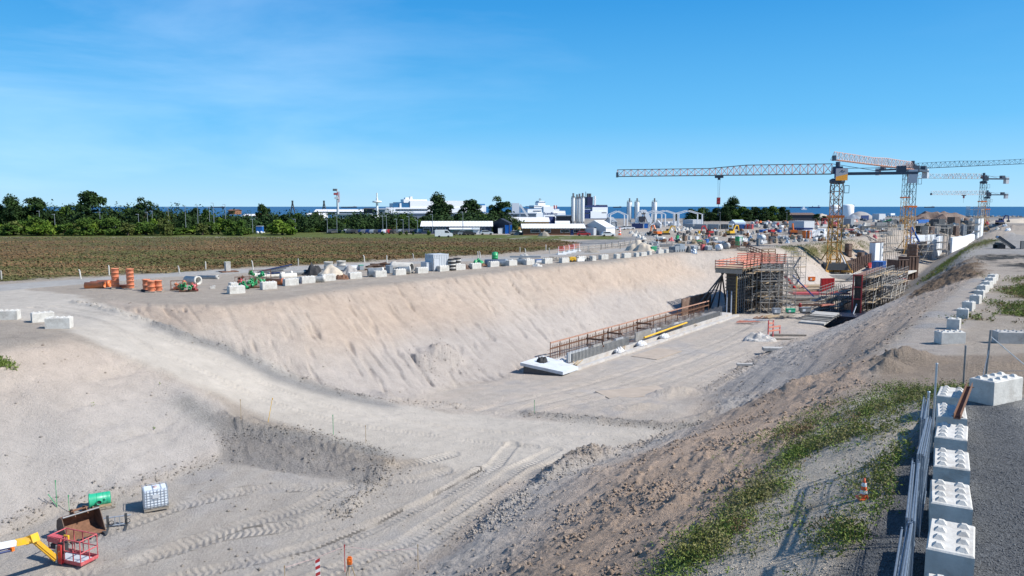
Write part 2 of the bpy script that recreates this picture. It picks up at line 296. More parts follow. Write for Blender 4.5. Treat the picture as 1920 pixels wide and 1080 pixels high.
heap(1095, 880, 16.5, 4.6, 2.2, 1.1, 35); heap(1050, 905, 16.5, 2.5, 1.3, 0.6, 30)
heap(830, 700, 16.8, 3.0, 1.6, 1.3, 20); heap(800, 712, 16.8, 3, 1.4, 0.7)
heap(1270, 738, 16.9, 4, 1.8, 0.7, 20); heap(1200, 765, 16.7, 4, 1.2, 0.4, 10); heap(1490, 745, 12.0, 3.5, 1.6, .35, 10); heap(1340, 775, 16.2, 5, 1.8, 0.5, 25); heap(1420, 760, 14.5, 5, 2, 0.4, 25)
heap(1700, 676, 9.0, 3, 1.4, 0.7, 0); heap(1668, 688, 9.0, 1.6, 1.0, 0.6); heap(1860, 690, 9, 4, 1.2, 0.4)
windrow([(140, 566, 9), (230, 588, 9.2), (300, 610, 9.9), (345, 627, 10.5)], 0.45, 0.4)
windrow([(345, 627, 10.5), (420, 655, 11.9), (520, 695, 13.6), (610, 728, 14.9), (720, 757, 16.1)], 0.55, 0.22)
windrow([(350, 718, 12.1), (450, 766, 13.8), (560, 806, 15.2), (700, 850, 16.1)], 0.7, 0.16)
windrow([(710, 748, 16.2), (780, 758, 16.5), (850, 762, 16.6)], 0.6, 0.35)
windrow([(990, 775, 16.6), (1100, 790, 16.6), (1230, 796, 16.5), (1340, 800, 16.4)], 0.6, 0.30)
windrow([(424, 850, 15.7), (520, 871, 15.9), (620, 889, 16.1), (715, 898, 16.2)], 0.7, -0.38, .6)
windrow([(430, 795, 14.8), (520, 812, 15.2), (620, 838, 15.6), (712, 864, 15.95)], 0.55, 0.42)
windrow([(720, 880, 16.4), (690, 930, 16.6), (640, 965, 16.6), (560, 985, 16.7)], 0.5, 0.2)
windrow([(900, 1010, 16.4), (960, 950, 16.4), (1030, 910, 16.3), (1120, 880, 16.2)], 0.45, 0.3)
windrow([(1180, 842, 16.4), (1260, 822, 16.4), (1340, 803, 16.4), (1440, 780, 15)], 0.5, 0.25)
windrow([(0, 1005, 16.5), (90, 965, 16.4), (250, 925, 16.2), (330, 892, 16.1)], 0.4, 0.18)
windrow([(1490, 650, 17), (1440, 680, 17), (1380, 700, 17)], 0.8, 0.35); windrow([(1330, 735, 17), (1430, 670, 17), (1500, 637, 17)], 0.7, 0.3)
windrow([(440, 548, 9), (600, 540, 9), (700, 524, 9), (880, 507, 9), (1100, 487, 9)], 0.8, 0.12)
GZ = GZ + z_mud * (0.5 * clod2 + 0.35 * clod) * 1.3 + z_dark * 0.5 * clod2
# spoil mound beside the white walls and behind the far track
heap(1878, 446, 9, 12, 5, 1.6, -50, .3); heap(1900, 432, 9, 25, 8, 2.0, -50, .3); heap(1905, 455, 9, 8, 4, 1.0)
GZ = GZ + z_field * (0.35 * (fbm(X * 0.5, Y * 0.5, 4, 33, .6) + .3) * sstep(500, 200, RR)) + (1 - z_field) * 0
# shallow ruts where machines turned on the floor, with their tread spacing kept for the surface
TR = [([(600, 1095), (800, 1015), (930, 935), (1010, 880), (1100, 845)], .7), ([(480, 1075), (700, 985), (850, 915), (930, 870), (960, 830)], .6), ([(560, 1090), (760, 1010), (890, 930), (970, 875), (1040, 840)], .6),
      ([(750, 902), (790, 898), (835, 885)], .55), ([(755, 880), (800, 870), (850, 853)], .55), ([(200, 1060), (330, 1020), (450, 985), (560, 955), (660, 905)], .6), ([(160, 1010), (330, 955), (450, 930), (560, 920), (660, 915)], .6),
      ([(100, 1075), (260, 1045), (420, 1000), (540, 985), (640, 960)], .6), ([(940, 770), (1080, 735), (1230, 690), (1380, 635), (1450, 600)], .5), ([(900, 765), (1060, 722), (1200, 680), (1340, 635), (1420, 595)], .5), ([(980, 776), (1120, 742), (1270, 700), (1400, 650)], .5),
      ([(330, 1075), (500, 1040), (640, 1000), (800, 940), (900, 880)], .5), ([(100, 575), (300, 655), (480, 725), (640, 775), (800, 800), (1000, 812), (1300, 815)], .5), ([(60, 577), (280, 665), (460, 738), (620, 790), (800, 820), (1000, 835)], .5)]
TS = np.zeros(X.shape); TT = np.zeros(X.shape); TW = np.zeros(X.shape)
for pts, w in TR:
    q = [PZ(a, b, 1) for a, b in pts]; q = []
    for a, b in pts:                        # drop onto the floor
        H = 16.4 if b > 700 or a > 800 else 16.8
        if a < 700 and b < 800: H = np.interp(a, [0, 130, 240, 350, 450, 560, 700], [9, 9.1, 10.5, 12.1, 13.7, 15.1, 16.1])
        p = PH(a, b, H); q.append((p.x, p.y))
    # resample with a little curve
    d, s, t = dpoly(X, Y, q, cut=3); k = d < w * 1.3; wgt = sstep(w * 1.2, w * .7, d)
    wgt = wgt * (0.25 if pts[0][1] < 600 else 0.5 if pts[0][0] > 890 else 1); new = k & (wgt > TW); TS[new] = s[new]; TT[new] = t[new]; TW[new] = wgt[new]
    GZ = GZ - 0.07 * sstep(w, w * .6, d) * (1 + .8 * fbm(X * .4, Y * .4, 2, 130)) + 0.03 * np.exp(-((d - w) / .12) ** 2)
# the wheel ruts crossing the pit floor
# dig the portal hole
z_hole = Zr([(1528, 598, 17), (1556, 614, 17), (1612, 600, 17), (1622, 572, 17), (1580, 558, 17), (1545, 572, 17)], soft=0.6)
GZ = GZ - 3.2 * z_hole
# ---------------------------------------------------------------- ground colour by patch (base colours; the hole also carries shade)
C = np.zeros(X.shape + (3,)); C[:] = (0.40, 0.345, 0.285)
ROU = np.full(X.shape, 0.5)
def paint(z, c, r=None):
    global C, ROU
    C = C * (1 - z[..., None]) + np.array(c) * z[..., None]
    if r is not None: ROU = ROU * (1 - z) + r * z
nz = fbm(X * 0.05, Y * 0.05, 4, 90); nz2 = fbm(X * 0.25, Y * 0.25, 4, 95, .6)
paint(sstep(330, 420, RR), (0.30, 0.27, 0.235)); paint(z_backgr, (0.10, 0.12, 0.04)); paint(z_ferry, (0.24, 0.23, 0.22)); paint(sstep(880, 960, Y) * (X > 0), (0.20, 0.17, 0.14))
paint(z_bigslope, (0.51, 0.41, 0.325), 0.5); paint(z_bigslope * sstep(-.1, .5, nz), (0.49, 0.43, 0.37)); paint(z_lslope, (0.53, 0.44, 0.36), 0.5); paint(z_lslope * sstep(-1.0, -7.5, GZ + 2 * nz), (0.49, 0.45, 0.41))
paint(z_bigslope * sstep(-5.0, -7.5, GZ + 1.5 * nz), (0.47, 0.42, 0.375))
paint(z_floor, (0.475, 0.425, 0.365), 0.5); paint(z_pit, (0.50, 0.44, 0.375), 0.45); paint(z_pit * sstep(.1, .5, nz2), (0.42, 0.385, 0.35)); paint(.7 * z_floor * sstep(0.0, .5, nz2), (0.41, 0.385, 0.36)); paint(z_road, (0.475, 0.43, 0.37), 0.2)
paint(z_near, (0.53, 0.40, 0.30), 0.85); lowz = sstep(-5.0, -9.0, GZ + 1.2 * nz + 0.6 * nz2); paint(z_near * lowz, (0.54, 0.495, 0.445), 0.8); paint(z_far, (0.49, 0.395, 0.315), 0.7); paint(z_far * sstep(-4, -8, GZ + nz), (0.47, 0.43, 0.39), 0.7)
paint(z_far * sstep(105, 135, Y), (.38, .35, .315), 0.7)
paint(z_hole, (0.16, 0.15, 0.14), 1.0); gm = lambda p, w: np.exp(-(dpoly(X, Y, xy(p), cut=6)[0] / w) ** 2)  # hole floor painted dark, the shade of the opening put into its colour
paint(.75 * gm([(300, 610, 9.9), (345, 627, 10.5), (420, 655, 11.9), (520, 693, 13.2), (610, 726, 14.6), (720, 754, 15.7)], 1.1), (.345, .335, .32), 1.1); paint(.7 * gm([(350, 720, 12), (450, 768, 13.5), (560, 808, 14.9), (700, 852, 16)], 1.0), (.34, .33, .31), 1.1); paint(.6 * gm([(990, 776, 16.6), (1230, 797, 16.5), (1340, 802, 16.4)], 1.0), (.33, .32, .30), 1.2)
lane = fbm(V * 1.3, U * .05, 4, 150, .6); paint(z_pit * np.clip(lane, 0, 1) * .8, (.56, .47, .385)); paint(z_pit * np.clip(-lane, 0, 1) * .8, (.38, .355, .33))
lane2 = fbm((X - .25 * Y) * 1.1, (Y + .3 * X) * .07, 4, 151, .6); paint(z_floor * (Y < 52) * np.clip(lane2, 0, 1) * .7, (.54, .50, .45)); paint(z_floor * (Y < 52) * np.clip(-lane2, 0, 1) * .7, (.40, .375, .35))
paint(z_bank * .7, (0.32, 0.30, 0.28), 1.0)
paint(z_berm, (0.68, 0.60, 0.49), 0.8); paint(.7 * z_berm * sstep(0.1, .4, nz2), (0.33, 0.28, 0.19), 0.9); paint(z_pad, (0.215, 0.225, 0.235), 1.6); paint(z_pad * sstep(-.25, .35, fbm((X - .55 * Y) * .8, Y * .12, 4, 66, .6)) * sstep(11.5, 14, X * .9 - (Y - 18) * .12), (0.36, .355, .34), 1.0)
paint(Zr([(1650, 722, 9), (1640, 668, 9), (1920, 672, 9), (2400, 672, 9), (2400, 735, 8), (1920, 738, 7.2), (1765, 738, 7.3)], soft=.5, wob=1), (0.37, .30, .235), 1.0)
paint(z_track, (0.38, 0.335, 0.29), 0.3); paint(z_track * sstep(.0, .4, nz2), (0.30, 0.285, 0.27)); paint(z_weed * sstep(-.3, .2, nz2), (0.20, 0.17, 0.085), 0.9)
paint(z_haul, (0.36, 0.345, 0.32), 0.1); paint(z_lot, (0.22, 0.215, 0.21), 0.1)
fg = sstep(-.25, .3, fbm(X * .06, Y * .02, 4, 55)); paint(z_field, (0.125, 0.105, 0.045), 0.6); paint(z_field * fg, (0.155, 0.10, 0.05)); paint(z_field * sstep(125, 97, Y + .1 * X + 6 * nz), (0.16, 0.14, 0.055)); sf = fbm(X * .03, Y * .12, 4, 160, .6); paint(z_field * np.clip(sf, 0, 1) * .9, (.10, .11, .04)); paint(z_field * np.clip(-sf, 0, 1), (.16, .10, .052)); paint(z_field * sstep(170, 215, Y + 12 * nz), (0.12, 0.105, 0.05))
paint(z_grass * (1 - z_field), (0.11, 0.13, 0.035), 0.5); paint(z_mud, (0.22, 0.16, 0.11), 1.2); paint(z_dark * sstep(-.3, .1, nz2), (0.05, 0.052, 0.05), 1.0); paint((1 - z_dark) * Zr([(1740, 487, 9), (1800, 465, 9), (1850, 452, 9), (1930, 440, 9), (2200, 450, 9), (2200, 490, 9), (1850, 485, 9)], soft=2, wob=3), (0.33, 0.315, 0.295), 0.6)
greenline = np.exp(-(dpoly(X, Y, xy([(1750, 484, 9), (1800, 466, 9), (1850, 447, 8), (1862, 436, 7)]))[0] / 2.2) ** 2); paint(np.clip(greenline, 0, 1), (0.13, 0.12, 0.05), 0.8)
yw = sstep(105, 125, Y) * sstep(.12, .5, nz2) * (1 - z_bigslope) * (X > -5) * (1 - z_field) * sstep(330, 260, Y); paint(np.clip(yw * .8, 0, 1) * (1 - z_far) * (1 - z_pit) * (X < 110), (0.31, 0.285, 0.255))
veg2 = np.exp(-(dpoly(X, Y, xy([(1475, 466, 9.2), (1520, 463, 9.2), (1560, 458, 9.2), (1640, 449, 9.2)]))[0] / 2.0) ** 2); paint(np.clip(veg2, 0, 1) * sstep(-.3, .2, nz2), (0.14, 0.13, 0.05), 0.8)
C = C * 0.88 * (1 + 0.10 * nz[..., None] + 0.10 * nz2[..., None] + 0.06 * fbm(X * 1.5, Y * 1.5, 3, 97)[..., None])
# heaps darker/damper soil
nr, nc = X.shape
me = bpy.data.meshes.new('ground')
idx = np.arange(nr * nc).reshape(nr, nc)
q = np.stack([idx[:-1, :-1], idx[:-1, 1:], idx[1:, 1:], idx[1:, :-1]], -1).reshape(-1, 4)
me.vertices.add(nr * nc); me.vertices.foreach_set('co', np.stack([X, Y, GZ], -1).astype(np.float32).ravel())
me.loops.add(q.size); me.loops.foreach_set('vertex_index', q[:, ::-1].astype(np.int32).ravel())
me.polygons.add(len(q)); me.polygons.foreach_set('loop_start', (np.arange(len(q)) * 4).astype(np.int32)); me.polygons.foreach_set('use_smooth', np.ones(len(q), bool))
me.update(calc_edges=True)
at = me.attributes.new('soil', 'FLOAT_COLOR', 'POINT'); at.data.foreach_set('color', np.concatenate([C, ROU[..., None]], -1).astype(np.float32).ravel())
at = me.attributes.new('tread', 'FLOAT_VECTOR', 'POINT'); at.data.foreach_set('vector', np.stack([TS, TT, TW], -1).astype(np.float32).ravel())
ground = bpy.data.objects.new('ground', me); COL.objects.link(ground); ground['kind'] = 'structure'
def ground_mat():
    m, n, l, b = nodes('earth')
    a = n.new('ShaderNodeAttribute'); a.attribute_name = 'soil'; t = n.new('ShaderNodeAttribute'); t.attribute_name = 'tread'
    g = n.new('ShaderNodeNewGeometry')
    def noise(s, d=5, r=.6):
        x = n.new('ShaderNodeTexNoise'); x.inputs['Scale'].default_value = s; x.inputs['Detail'].default_value = d; x.inputs['Roughness'].default_value = r; l.new(g.outputs['Position'], x.inputs['Vector']); return x.outputs['Fac']
    def mth(op, *v):
        x = n.new('ShaderNodeMath'); x.operation = op
        for i, q in enumerate(v):
            if isinstance(q, (int, float)): x.inputs[i].default_value = q
            else: l.new(q, x.inputs[i])
        return x.outputs[0]
    def mr(v, a0, a1, b0, b1):
        x = n.new('ShaderNodeMapRange'); l.new(v, x.inputs[0])
        for i, q in enumerate((a0, a1, b0, b1)): x.inputs[i + 1].default_value = q
        return x.outputs[0]
    n1, n2, n3 = noise(0.9, 8, .7), noise(7, 6, .7), noise(28, 3, .6)
    vo = n.new('ShaderNodeTexVoronoi'); vo.inputs['Scale'].default_value = 11; l.new(g.outputs['Position'], vo.inputs['Vector'])
    amp = a.outputs['Alpha']
    k = mth('ADD', mr(n1, .3, .7, -.10, .10), mth('MULTIPLY', mr(n2, .3, .7, -.30, .30), mth('MULTIPLY', amp, .55)))
    k = mth('ADD', k, mth('MULTIPLY', mr(n3, .3, .7, -.35, .35), mth('MULTIPLY', amp, .45)))
    k = mth('ADD', k, 1.0)
    vs = n.new('ShaderNodeVectorMath'); vs.operation = 'SCALE'; l.new(a.outputs['Color'], vs.inputs[0]); l.new(k, vs.inputs['Scale'])
    l.new(vs.outputs[0], b.inputs['Base Color']); b.inputs['Roughness'].default_value = 0.95; b.inputs['Specular IOR Level'].default_value = 0.15
    # relief: lumps, gravel, tread bars
    sx = n.new('ShaderNodeSeparateXYZ'); l.new(t.outputs['Vector'], sx.inputs[0])
    bars = mth('SINE', mth('ADD', mth('MULTIPLY', sx.outputs[0], 2 * math.pi / .33), mth('MULTIPLY', mth('ABSOLUTE', sx.outputs[1]), 7)))
    bars = mth('MULTIPLY', mth('MULTIPLY', bars, sx.outputs[2]), mr(noise(0.35, 3, .5), .38, .56, 0.004, .036))
    h = mth('ADD', mth('MULTIPLY', mth('MULTIPLY', n2, amp), .22), bars)
    h = mth('ADD', h, mth('MULTIPLY', mth('MULTIPLY', n3, amp), .07))
    h = mth('ADD', h, mth('MULTIPLY', mth('MULTIPLY', vo.outputs['Distance'], mth('MAXIMUM', mth('SUBTRACT', amp, .6), 0)), -.06))
    h = mth('ADD', h, mth('MULTIPLY', n1, .16))
    bp = n.new('ShaderNodeBump'); bp.inputs['Strength'].default_value = 1.0; bp.inputs['Distance'].default_value = 1.0
    l.new(h, bp.inputs['Height']); l.new(bp.outputs['Normal'], b.inputs['Normal'])
    return m
me.materials.append(ground_mat())
# height lookup and picture-ray hits on the finished sheet
def gz(x, y):
    r = math.hypot(x, y); a = math.atan2(x, y)
    i = min(max(int(np.searchsorted(rr, r)) - 1, 0), nr - 2); j = min(max(int(np.searchsorted(th, a)) - 1, 0), nc - 2)
    u = (a - th[j]) / (th[j + 1] - th[j]); v = (r - rr[i]) / (rr[i + 1] - rr[i]); u = min(max(u, 0), 1); v = min(max(v, 0), 1)
    return float((GZ[i, j] * (1 - u) + GZ[i, j + 1] * u) * (1 - v) + (GZ[i + 1, j] * (1 - u) + GZ[i + 1, j + 1] * u) * v)
def G(px, py, ymin=3.0, ymax=1300):
    """the point of the ground seen at picture position (px,py)"""
    u, y, z = ray(px, py); Yd = ymin; prev = Yd
    while Yd < ymax:
        t = Yd / y
        if CAMZ + z * t <= gz(u * t, Yd):
            a, b = prev, Yd
            for _ in range(18):
                m = (a + b) / 2; t = m / y
                if CAMZ + z * t <= gz(u * t, m): b = m
                else: a = m
            t = b / y
            return Vector((u * t, b, gz(u * t, b)))
        prev = Yd; Yd *= 1.01
    return PZ(px, py, ymax)
# the sea
def sea_mat():
    m, n, l, b = nodes('sea_water')
    b.inputs['Base Color'].default_value = (0.006, 0.045, 0.115, 1); b.inputs['Roughness'].default_value = 0.35; b.inputs['Specular IOR Level'].default_value = 0.25
    g = n.new('ShaderNodeNewGeometry'); mp = n.new('ShaderNodeMapping'); mp.inputs['Scale'].default_value = (.004, .02, 1); l.new(g.outputs['Position'], mp.inputs[0])
    x = n.new('ShaderNodeTexNoise'); x.inputs['Scale'].default_value = 1; x.inputs['Detail'].default_value = 8; l.new(mp.outputs[0], x.inputs['Vector'])
    cr = n.new('ShaderNodeValToRGB'); cr.color_ramp.elements[0].position = .35; cr.color_ramp.elements[1].position = .7
    cr.color_ramp.elements[0].color = (.004, .040, .12, 1); cr.color_ramp.elements[1].color = (.008, .065, .17, 1)
    l.new(x.outputs['Fac'], cr.inputs[0]); l.new(cr.outputs[0], b.inputs['Base Color'])
    y = n.new('ShaderNodeTexNoise'); y.inputs['Scale'].default_value = .5; y.inputs['Detail'].default_value = 4; l.new(g.outputs['Position'], y.inputs['Vector'])
    bp = n.new('ShaderNodeBump'); bp.inputs['Strength'].default_value = .6; bp.inputs['Distance'].default_value = .5; l.new(y.outputs[0], bp.inputs['Height']); l.new(bp.outputs[0], b.inputs['Normal'])
    return m
me2 = bpy.data.meshes.new('sea'); zs = CAMZ - SEAH
me2.from_pydata([(-30000, 700, zs), (30000, 700, zs), (30000, 22000, zs), (-30000, 22000, zs)], [], [(0, 1, 2, 3)]); me2.materials.append(sea_mat())
sea = bpy.data.objects.new('sea', me2); COL.objects.link(sea); sea['kind'] = 'structure'
# ---------------------------------------------------------------- object helpers
class MB:
    """collects shapes and links them as one mesh"""
    def __init__(s): s.v = []; s.f = []; s.fm = []; s.M = Matrix.Identity(4); s.cm = 0; s.sm = []
    def add(s, vs, fs, smooth=False):
        o = len(s.v); s.v += [tuple(s.M @ Vector(p)) for p in vs]; s.f += [tuple(i + o for i in f) for f in fs]; s.fm += [s.cm] * len(fs); s.sm += [smooth] * len(fs); return s
    def box(s, c, d, rz=0, ry=0, rx=0):
        M = Matrix.Translation(c) @ Matrix.Rotation(rz, 4, 'Z') @ Matrix.Rotation(ry, 4, 'Y') @ Matrix.Rotation(rx, 4, 'X')
        x, y, z = d[0] / 2, d[1] / 2, d[2] / 2
        vs = [tuple(M @ Vector(p)) for p in ((-x, -y, -z), (x, -y, -z), (x, y, -z), (-x, y, -z), (-x, -y, z), (x, -y, z), (x, y, z), (-x, y, z))]
        return s.add(vs, [(0, 3, 2, 1), (4, 5, 6, 7), (0, 1, 5, 4), (1, 2, 6, 5), (2, 3, 7, 6), (3, 0, 4, 7)])
    def b2(s, a, b):      # box between two corners
        return s.box([(a[i] + b[i]) / 2 for i in range(3)], [abs(b[i] - a[i]) for i in range(3)])
    def tube(s, a, b, r, n=6, r2=None, caps=True):
        a = Vector(a); b = Vector(b); d = b - a
        if d.length < 1e-6: return s
        r2 = r if r2 is None else r2; q = d.to_track_quat('Z', 'Y'); vs = []
        for p, rr_ in ((a, r), (b, r2)):
            for k in range(n): vs.append(tuple(p + q @ Vector((rr_ * math.cos(2 * math.pi * k / n), rr_ * math.sin(2 * math.pi * k / n), 0))))
        fs = [(k, (k + 1) % n, n + (k + 1) % n, n + k) for k in range(n)]
        s.add(vs, fs, n > 7)
        if caps: s.add(vs, [tuple(range(n))[::-1], tuple(range(n, 2 * n))])
        return s
    def path(s, pts, r, n=5):
        for a, b in zip(pts[:-1], pts[1:]): s.tube(a, b, r, n)
        return s
    def lathe(s, prof, n=16, M=None, smooth=True):     # prof: (radius, z)
        vs = []; M = M or Matrix.Identity(4)
        for r, z in prof:
            for k in range(n): vs.append(tuple(M @ Vector((r * math.cos(2 * math.pi * k / n), r * math.sin(2 * math.pi * k / n), z))))
        fs = [(i * n + k, i * n + (k + 1) % n, (i + 1) * n + (k + 1) % n, (i + 1) * n + k) for i in range(len(prof) - 1) for k in range(n)]
        return s.add(vs, fs, smooth)
    def prism(s, poly, y0, y1):       # outline in x,z pulled along y
        n = len(poly); vs = [(x, y0, z) for x, z in poly] + [(x, y1, z) for x, z in poly]
        return s.add(vs, [tuple(range(n)), tuple(range(2 * n - 1, n - 1, -1))] + [(k, n + k, n + (k + 1) % n, (k + 1) % n) for k in range(n)])
    def tr(s, loc=(0, 0, 0), rz=0): s.M = Matrix.Translation(loc) @ Matrix.Rotation(rz, 4, 'Z'); return s
    def build(s, name, m, parent=None, loc=None):
        me = bpy.data.meshes.new(name); me.from_pydata(s.v, [], s.f)
        for k in (m if isinstance(m, (list, tuple)) else [m]): me.materials.append(k)
        me.polygons.foreach_set('material_index', s.fm); me.polygons.foreach_set('use_smooth', s.sm)
        bm = bmesh.new(); bm.from_mesh(me); bmesh.ops.recalc_face_normals(bm, faces=bm.faces); bm.to_mesh(me); bm.free()
        o = bpy.data.objects.new(name, me); COL.objects.link(o)
        if parent: o.parent = parent
        if loc is not None: o.location = loc
        return o
def tag(o, label, cat, group=None, kind=None):
    if label: o['label'] = label
    if cat: o['category'] = cat
    if group: o['group'] = group
    if kind: o['kind'] = kind
    return o
def thing(name, label, cat, loc=(0, 0, 0), rz=0, group=None):
    o = bpy.data.objects.new(name, None); COL.objects.link(o); o.empty_display_size = .3
    o.location = loc; o.rotation_euler = (0, 0, rz); return tag(o, label, cat, group)
def dup(r, loc, rz=None, label=None, group=None, scale=None):
    c = r.copy(); COL.objects.link(c); c.location = loc
    if rz is not None: c.rotation_euler = (r.rotation_euler[0], r.rotation_euler[1], rz)
    if label: c['label'] = label
    if group: c['group'] = group
    if scale is not None: c.scale = scale if hasattr(scale, '__len__') else (scale,) * 3
    for ch in list(r.children):
        d = ch.copy(); COL.objects.link(d); d.parent = c
        for g in list(ch.children):
            e = g.copy(); COL.objects.link(e); e.parent = d
    return c
ORD = ['first', 'second', 'third', 'fourth', 'fifth', 'sixth', 'seventh', 'eighth', 'ninth', 'tenth', 'eleventh', 'twelfth', 'thirteenth', 'fourteenth', 'fifteenth', 'sixteenth', 'seventeenth', 'eighteenth', 'nineteenth', 'twentieth', 'twenty-first', 'twenty-second', 'twenty-third', 'twenty-fourth', 'twenty-fifth', 'twenty-sixth', 'twenty-seventh', 'twenty-eighth', 'twenty-ninth', 'thirtieth']
def mpp(p): return (p.y * CP + (CAMZ - p.z) * SP) / FPX          # metres per picture pixel at a point
def corner(x0, xc, x1, yt, yb, psi, p=None):
    """a box seen corner-on: left edge, near corner, right edge, top and base in the picture -> corner, length, width, height"""
    p = p or G(xc, yb); s = mpp(p); a = math.atan2(p.x, p.y); px_, py_ = math.cos(a), -math.sin(a)
    e = abs(math.cos(psi) * px_ + math.sin(psi) * py_); m = abs(-math.sin(psi) * px_ + math.cos(psi) * py_); k = math.cos(a)
    return p, max(.1, (x1 - xc) * s * k / max(e, .2)), max(.1, (xc - x0) * s * k / max(m, .2)), (yb - yt) * s
# materials
CONC = mat('concrete', (0.56, 0.545, 0.50), .85, var=.16, scale=2.2, bump=.35, bscale=14, dirt=(.34, .31, .27), dirt_amt=.4)
CONC2 = mat('weathered_concrete', (0.42, 0.41, 0.385), .9, var=.14, scale=2, bump=.3, bscale=14, dirt=(.26, .24, .21), dirt_amt=.4)
WCONC = mat('fresh_white_concrete', (0.72, 0.75, 0.77), .8, var=.05, scale=.6, dirt=(.60, .62, .63), dirt_amt=.3)
GALV = mat('galvanised_steel', (0.42, 0.46, 0.50), .42, .6, var=.15, scale=9)
STEEL = mat('dull_steel', (0.22, 0.225, 0.23), .55, .5, var=.2, scale=5)
BLACK = mat('black_rubber', (0.03, 0.03, 0.032), .8, var=.2)
DARK = mat('dark_paint', (0.06, 0.065, 0.07), .6, var=.2)
RUST = mat('rusty_steel', (0.17, 0.085, 0.05), .85, .1, var=.3, scale=6, dirt=(.28, .15, .09), bump=.2)
WOOD = mat('raw_timber', (0.42, 0.32, 0.2), .85, var=.25, scale=4, dirt=(.25, .19, .13))
WOODG = mat('grey_timber', (0.27, 0.24, 0.20), .9, var=.25, scale=4)
PLY = mat('dark_plywood', (0.14, 0.085, 0.06), .7, var=.25, scale=2, dirt=(.3, .24, .2))
ORPIPE = mat('orange_plastic', (0.78, 0.20, 0.06), .45, var=.08, dirt=(.55, .25, .13), dirt_amt=.2)
ORPALE = mat('terracotta_plastic', (0.64, 0.20, 0.095), .6, var=.1, dirt=(.6, .4, .3), dirt_amt=.25)
GREEN = mat('green_plastic', (0.02, 0.32, 0.11), .4, var=.1, dirt=(.1, .33, .18), dirt_amt=.2)
TEALGR = mat('sea_green_plastic', (0.02, 0.36, 0.20), .4, var=.08, scale=2, dirt=(.18, .36, .28), dirt_amt=.25)
RED = mat('red_paint', (0.42, 0.025, 0.03), .45, var=.12, dirt=(.4, .1, .08), dirt_amt=.2)
REDL = mat('faded_red_paint', (0.52, 0.075, 0.09), .5, var=.2, scale=12, dirt=(.45, .3, .25), dirt_amt=.4)
YEL = mat('machine_yellow', (0.75, 0.43, 0.02), .4, var=.1, dirt=(.5, .35, .15), dirt_amt=.3)
ORG = mat('orange_paint', (0.75, 0.17, 0.02), .5, var=.1)
BLUE = mat('blue_paint', (0.02, 0.12, 0.40), .45, var=.12)
NAVY = mat('navy_paint', (0.012, 0.03, 0.12), .5, var=.15)
WHITE = mat('white_paint', (0.78, 0.79, 0.79), .5, var=.05, dirt=(.62, .62, .60), dirt_amt=.2)
LGREY = mat('light_grey_paint', (0.48, 0.51, 0.54), .55, var=.06)
MGREY = mat('mid_grey_paint', (0.24, 0.27, 0.30), .55, var=.08)
SALMON = mat('salmon_shutter_boards', (0.60, 0.24, 0.17), .7, var=.15, scale=4)
GLASS = mat('dark_glass', (0.03, 0.04, 0.05), .12, var=.05, spec=.8)
SANDM = mat('heaped_sand', (0.50, 0.43, 0.34), .95, var=.15, scale=3, bump=.5, bscale=8)
GRAVM = mat('heaped_gravel', (0.33, 0.31, 0.29), .95, var=.2, scale=6, bump=.7, bscale=14)
PE = mat('translucent_plastic', (0.68, 0.74, 0.80), .4, var=.06)
SHEET = mat('white_sheeting', (0.58, 0.58, 0.57), .7, var=.12, scale=5, bump=.4, bscale=5)
# ---------------------------------------------------------------- concrete stacking blocks
def block_mesh(L=1.6, W=.8, Hh=.8, nx=4):
    m = MB(); c = .03
    for z0, z1, i0, i1 in ((0, c, c, 0), (c, Hh - c, 0, 0), (Hh - c, Hh, 0, c)):
        a, b = (L / 2 - i0, W / 2 - i0), (L / 2 - i1, W / 2 - i1)
        vs = [(-a[0], -a[1], z0), (a[0], -a[1], z0), (a[0], a[1], z0), (-a[0], a[1], z0), (-b[0], -b[1], z1), (b[0], -b[1], z1), (b[0], b[1], z1), (-b[0], b[1], z1)]
        m.add(vs, [(0, 1, 5, 4), (1, 2, 6, 5), (2, 3, 7, 6), (3, 0, 4, 7)] + ([(0, 3, 2, 1)] if z0 == 0 else []) + ([(4, 5, 6, 7)] if z1 == Hh else []))
    for i in range(nx):
        for j in (-1, 1):
            x = -L / 2 + L / nx * (i + .5); y = j * W / 4; s, t = .105, .04
            m.add([(x - s, y - s, Hh), (x + s, y - s, Hh), (x + s, y + s, Hh), (x - s, y + s, Hh), (x - t, y - t, Hh + .075), (x + t, y - t, Hh + .075), (x + t, y + t, Hh + .075), (x - t, y + t, Hh + .075)],
                  [(0, 1, 5, 4), (1, 2, 6, 5), (2, 3, 7, 6), (3, 0, 4, 7), (4, 5, 6, 7)])
    return m
BLK = block_mesh().build('concrete_block', CONC); BLKS = block_mesh(.8, .8, .8, 2).build('concrete_block', CONC); BLKL = block_mesh(2.0).build('concrete_block', CONC2)
_used = set()
def block(x, y, ang, label, group, kind=BLK, z=None, sc=1.0, m=None):
    if kind.name not in _used: o = kind; _used.add(kind.name)
    else: o = kind.copy(); COL.objects.link(o)
    o.location = (x, y, (gz(x, y) - .03) if z is None else z); o.rotation_euler = (rad(R.uniform(-.7, .7)), rad(R.uniform(-.7, .7)), ang); o.scale = (sc,) * 3
    return tag(o, label, 'block', group)
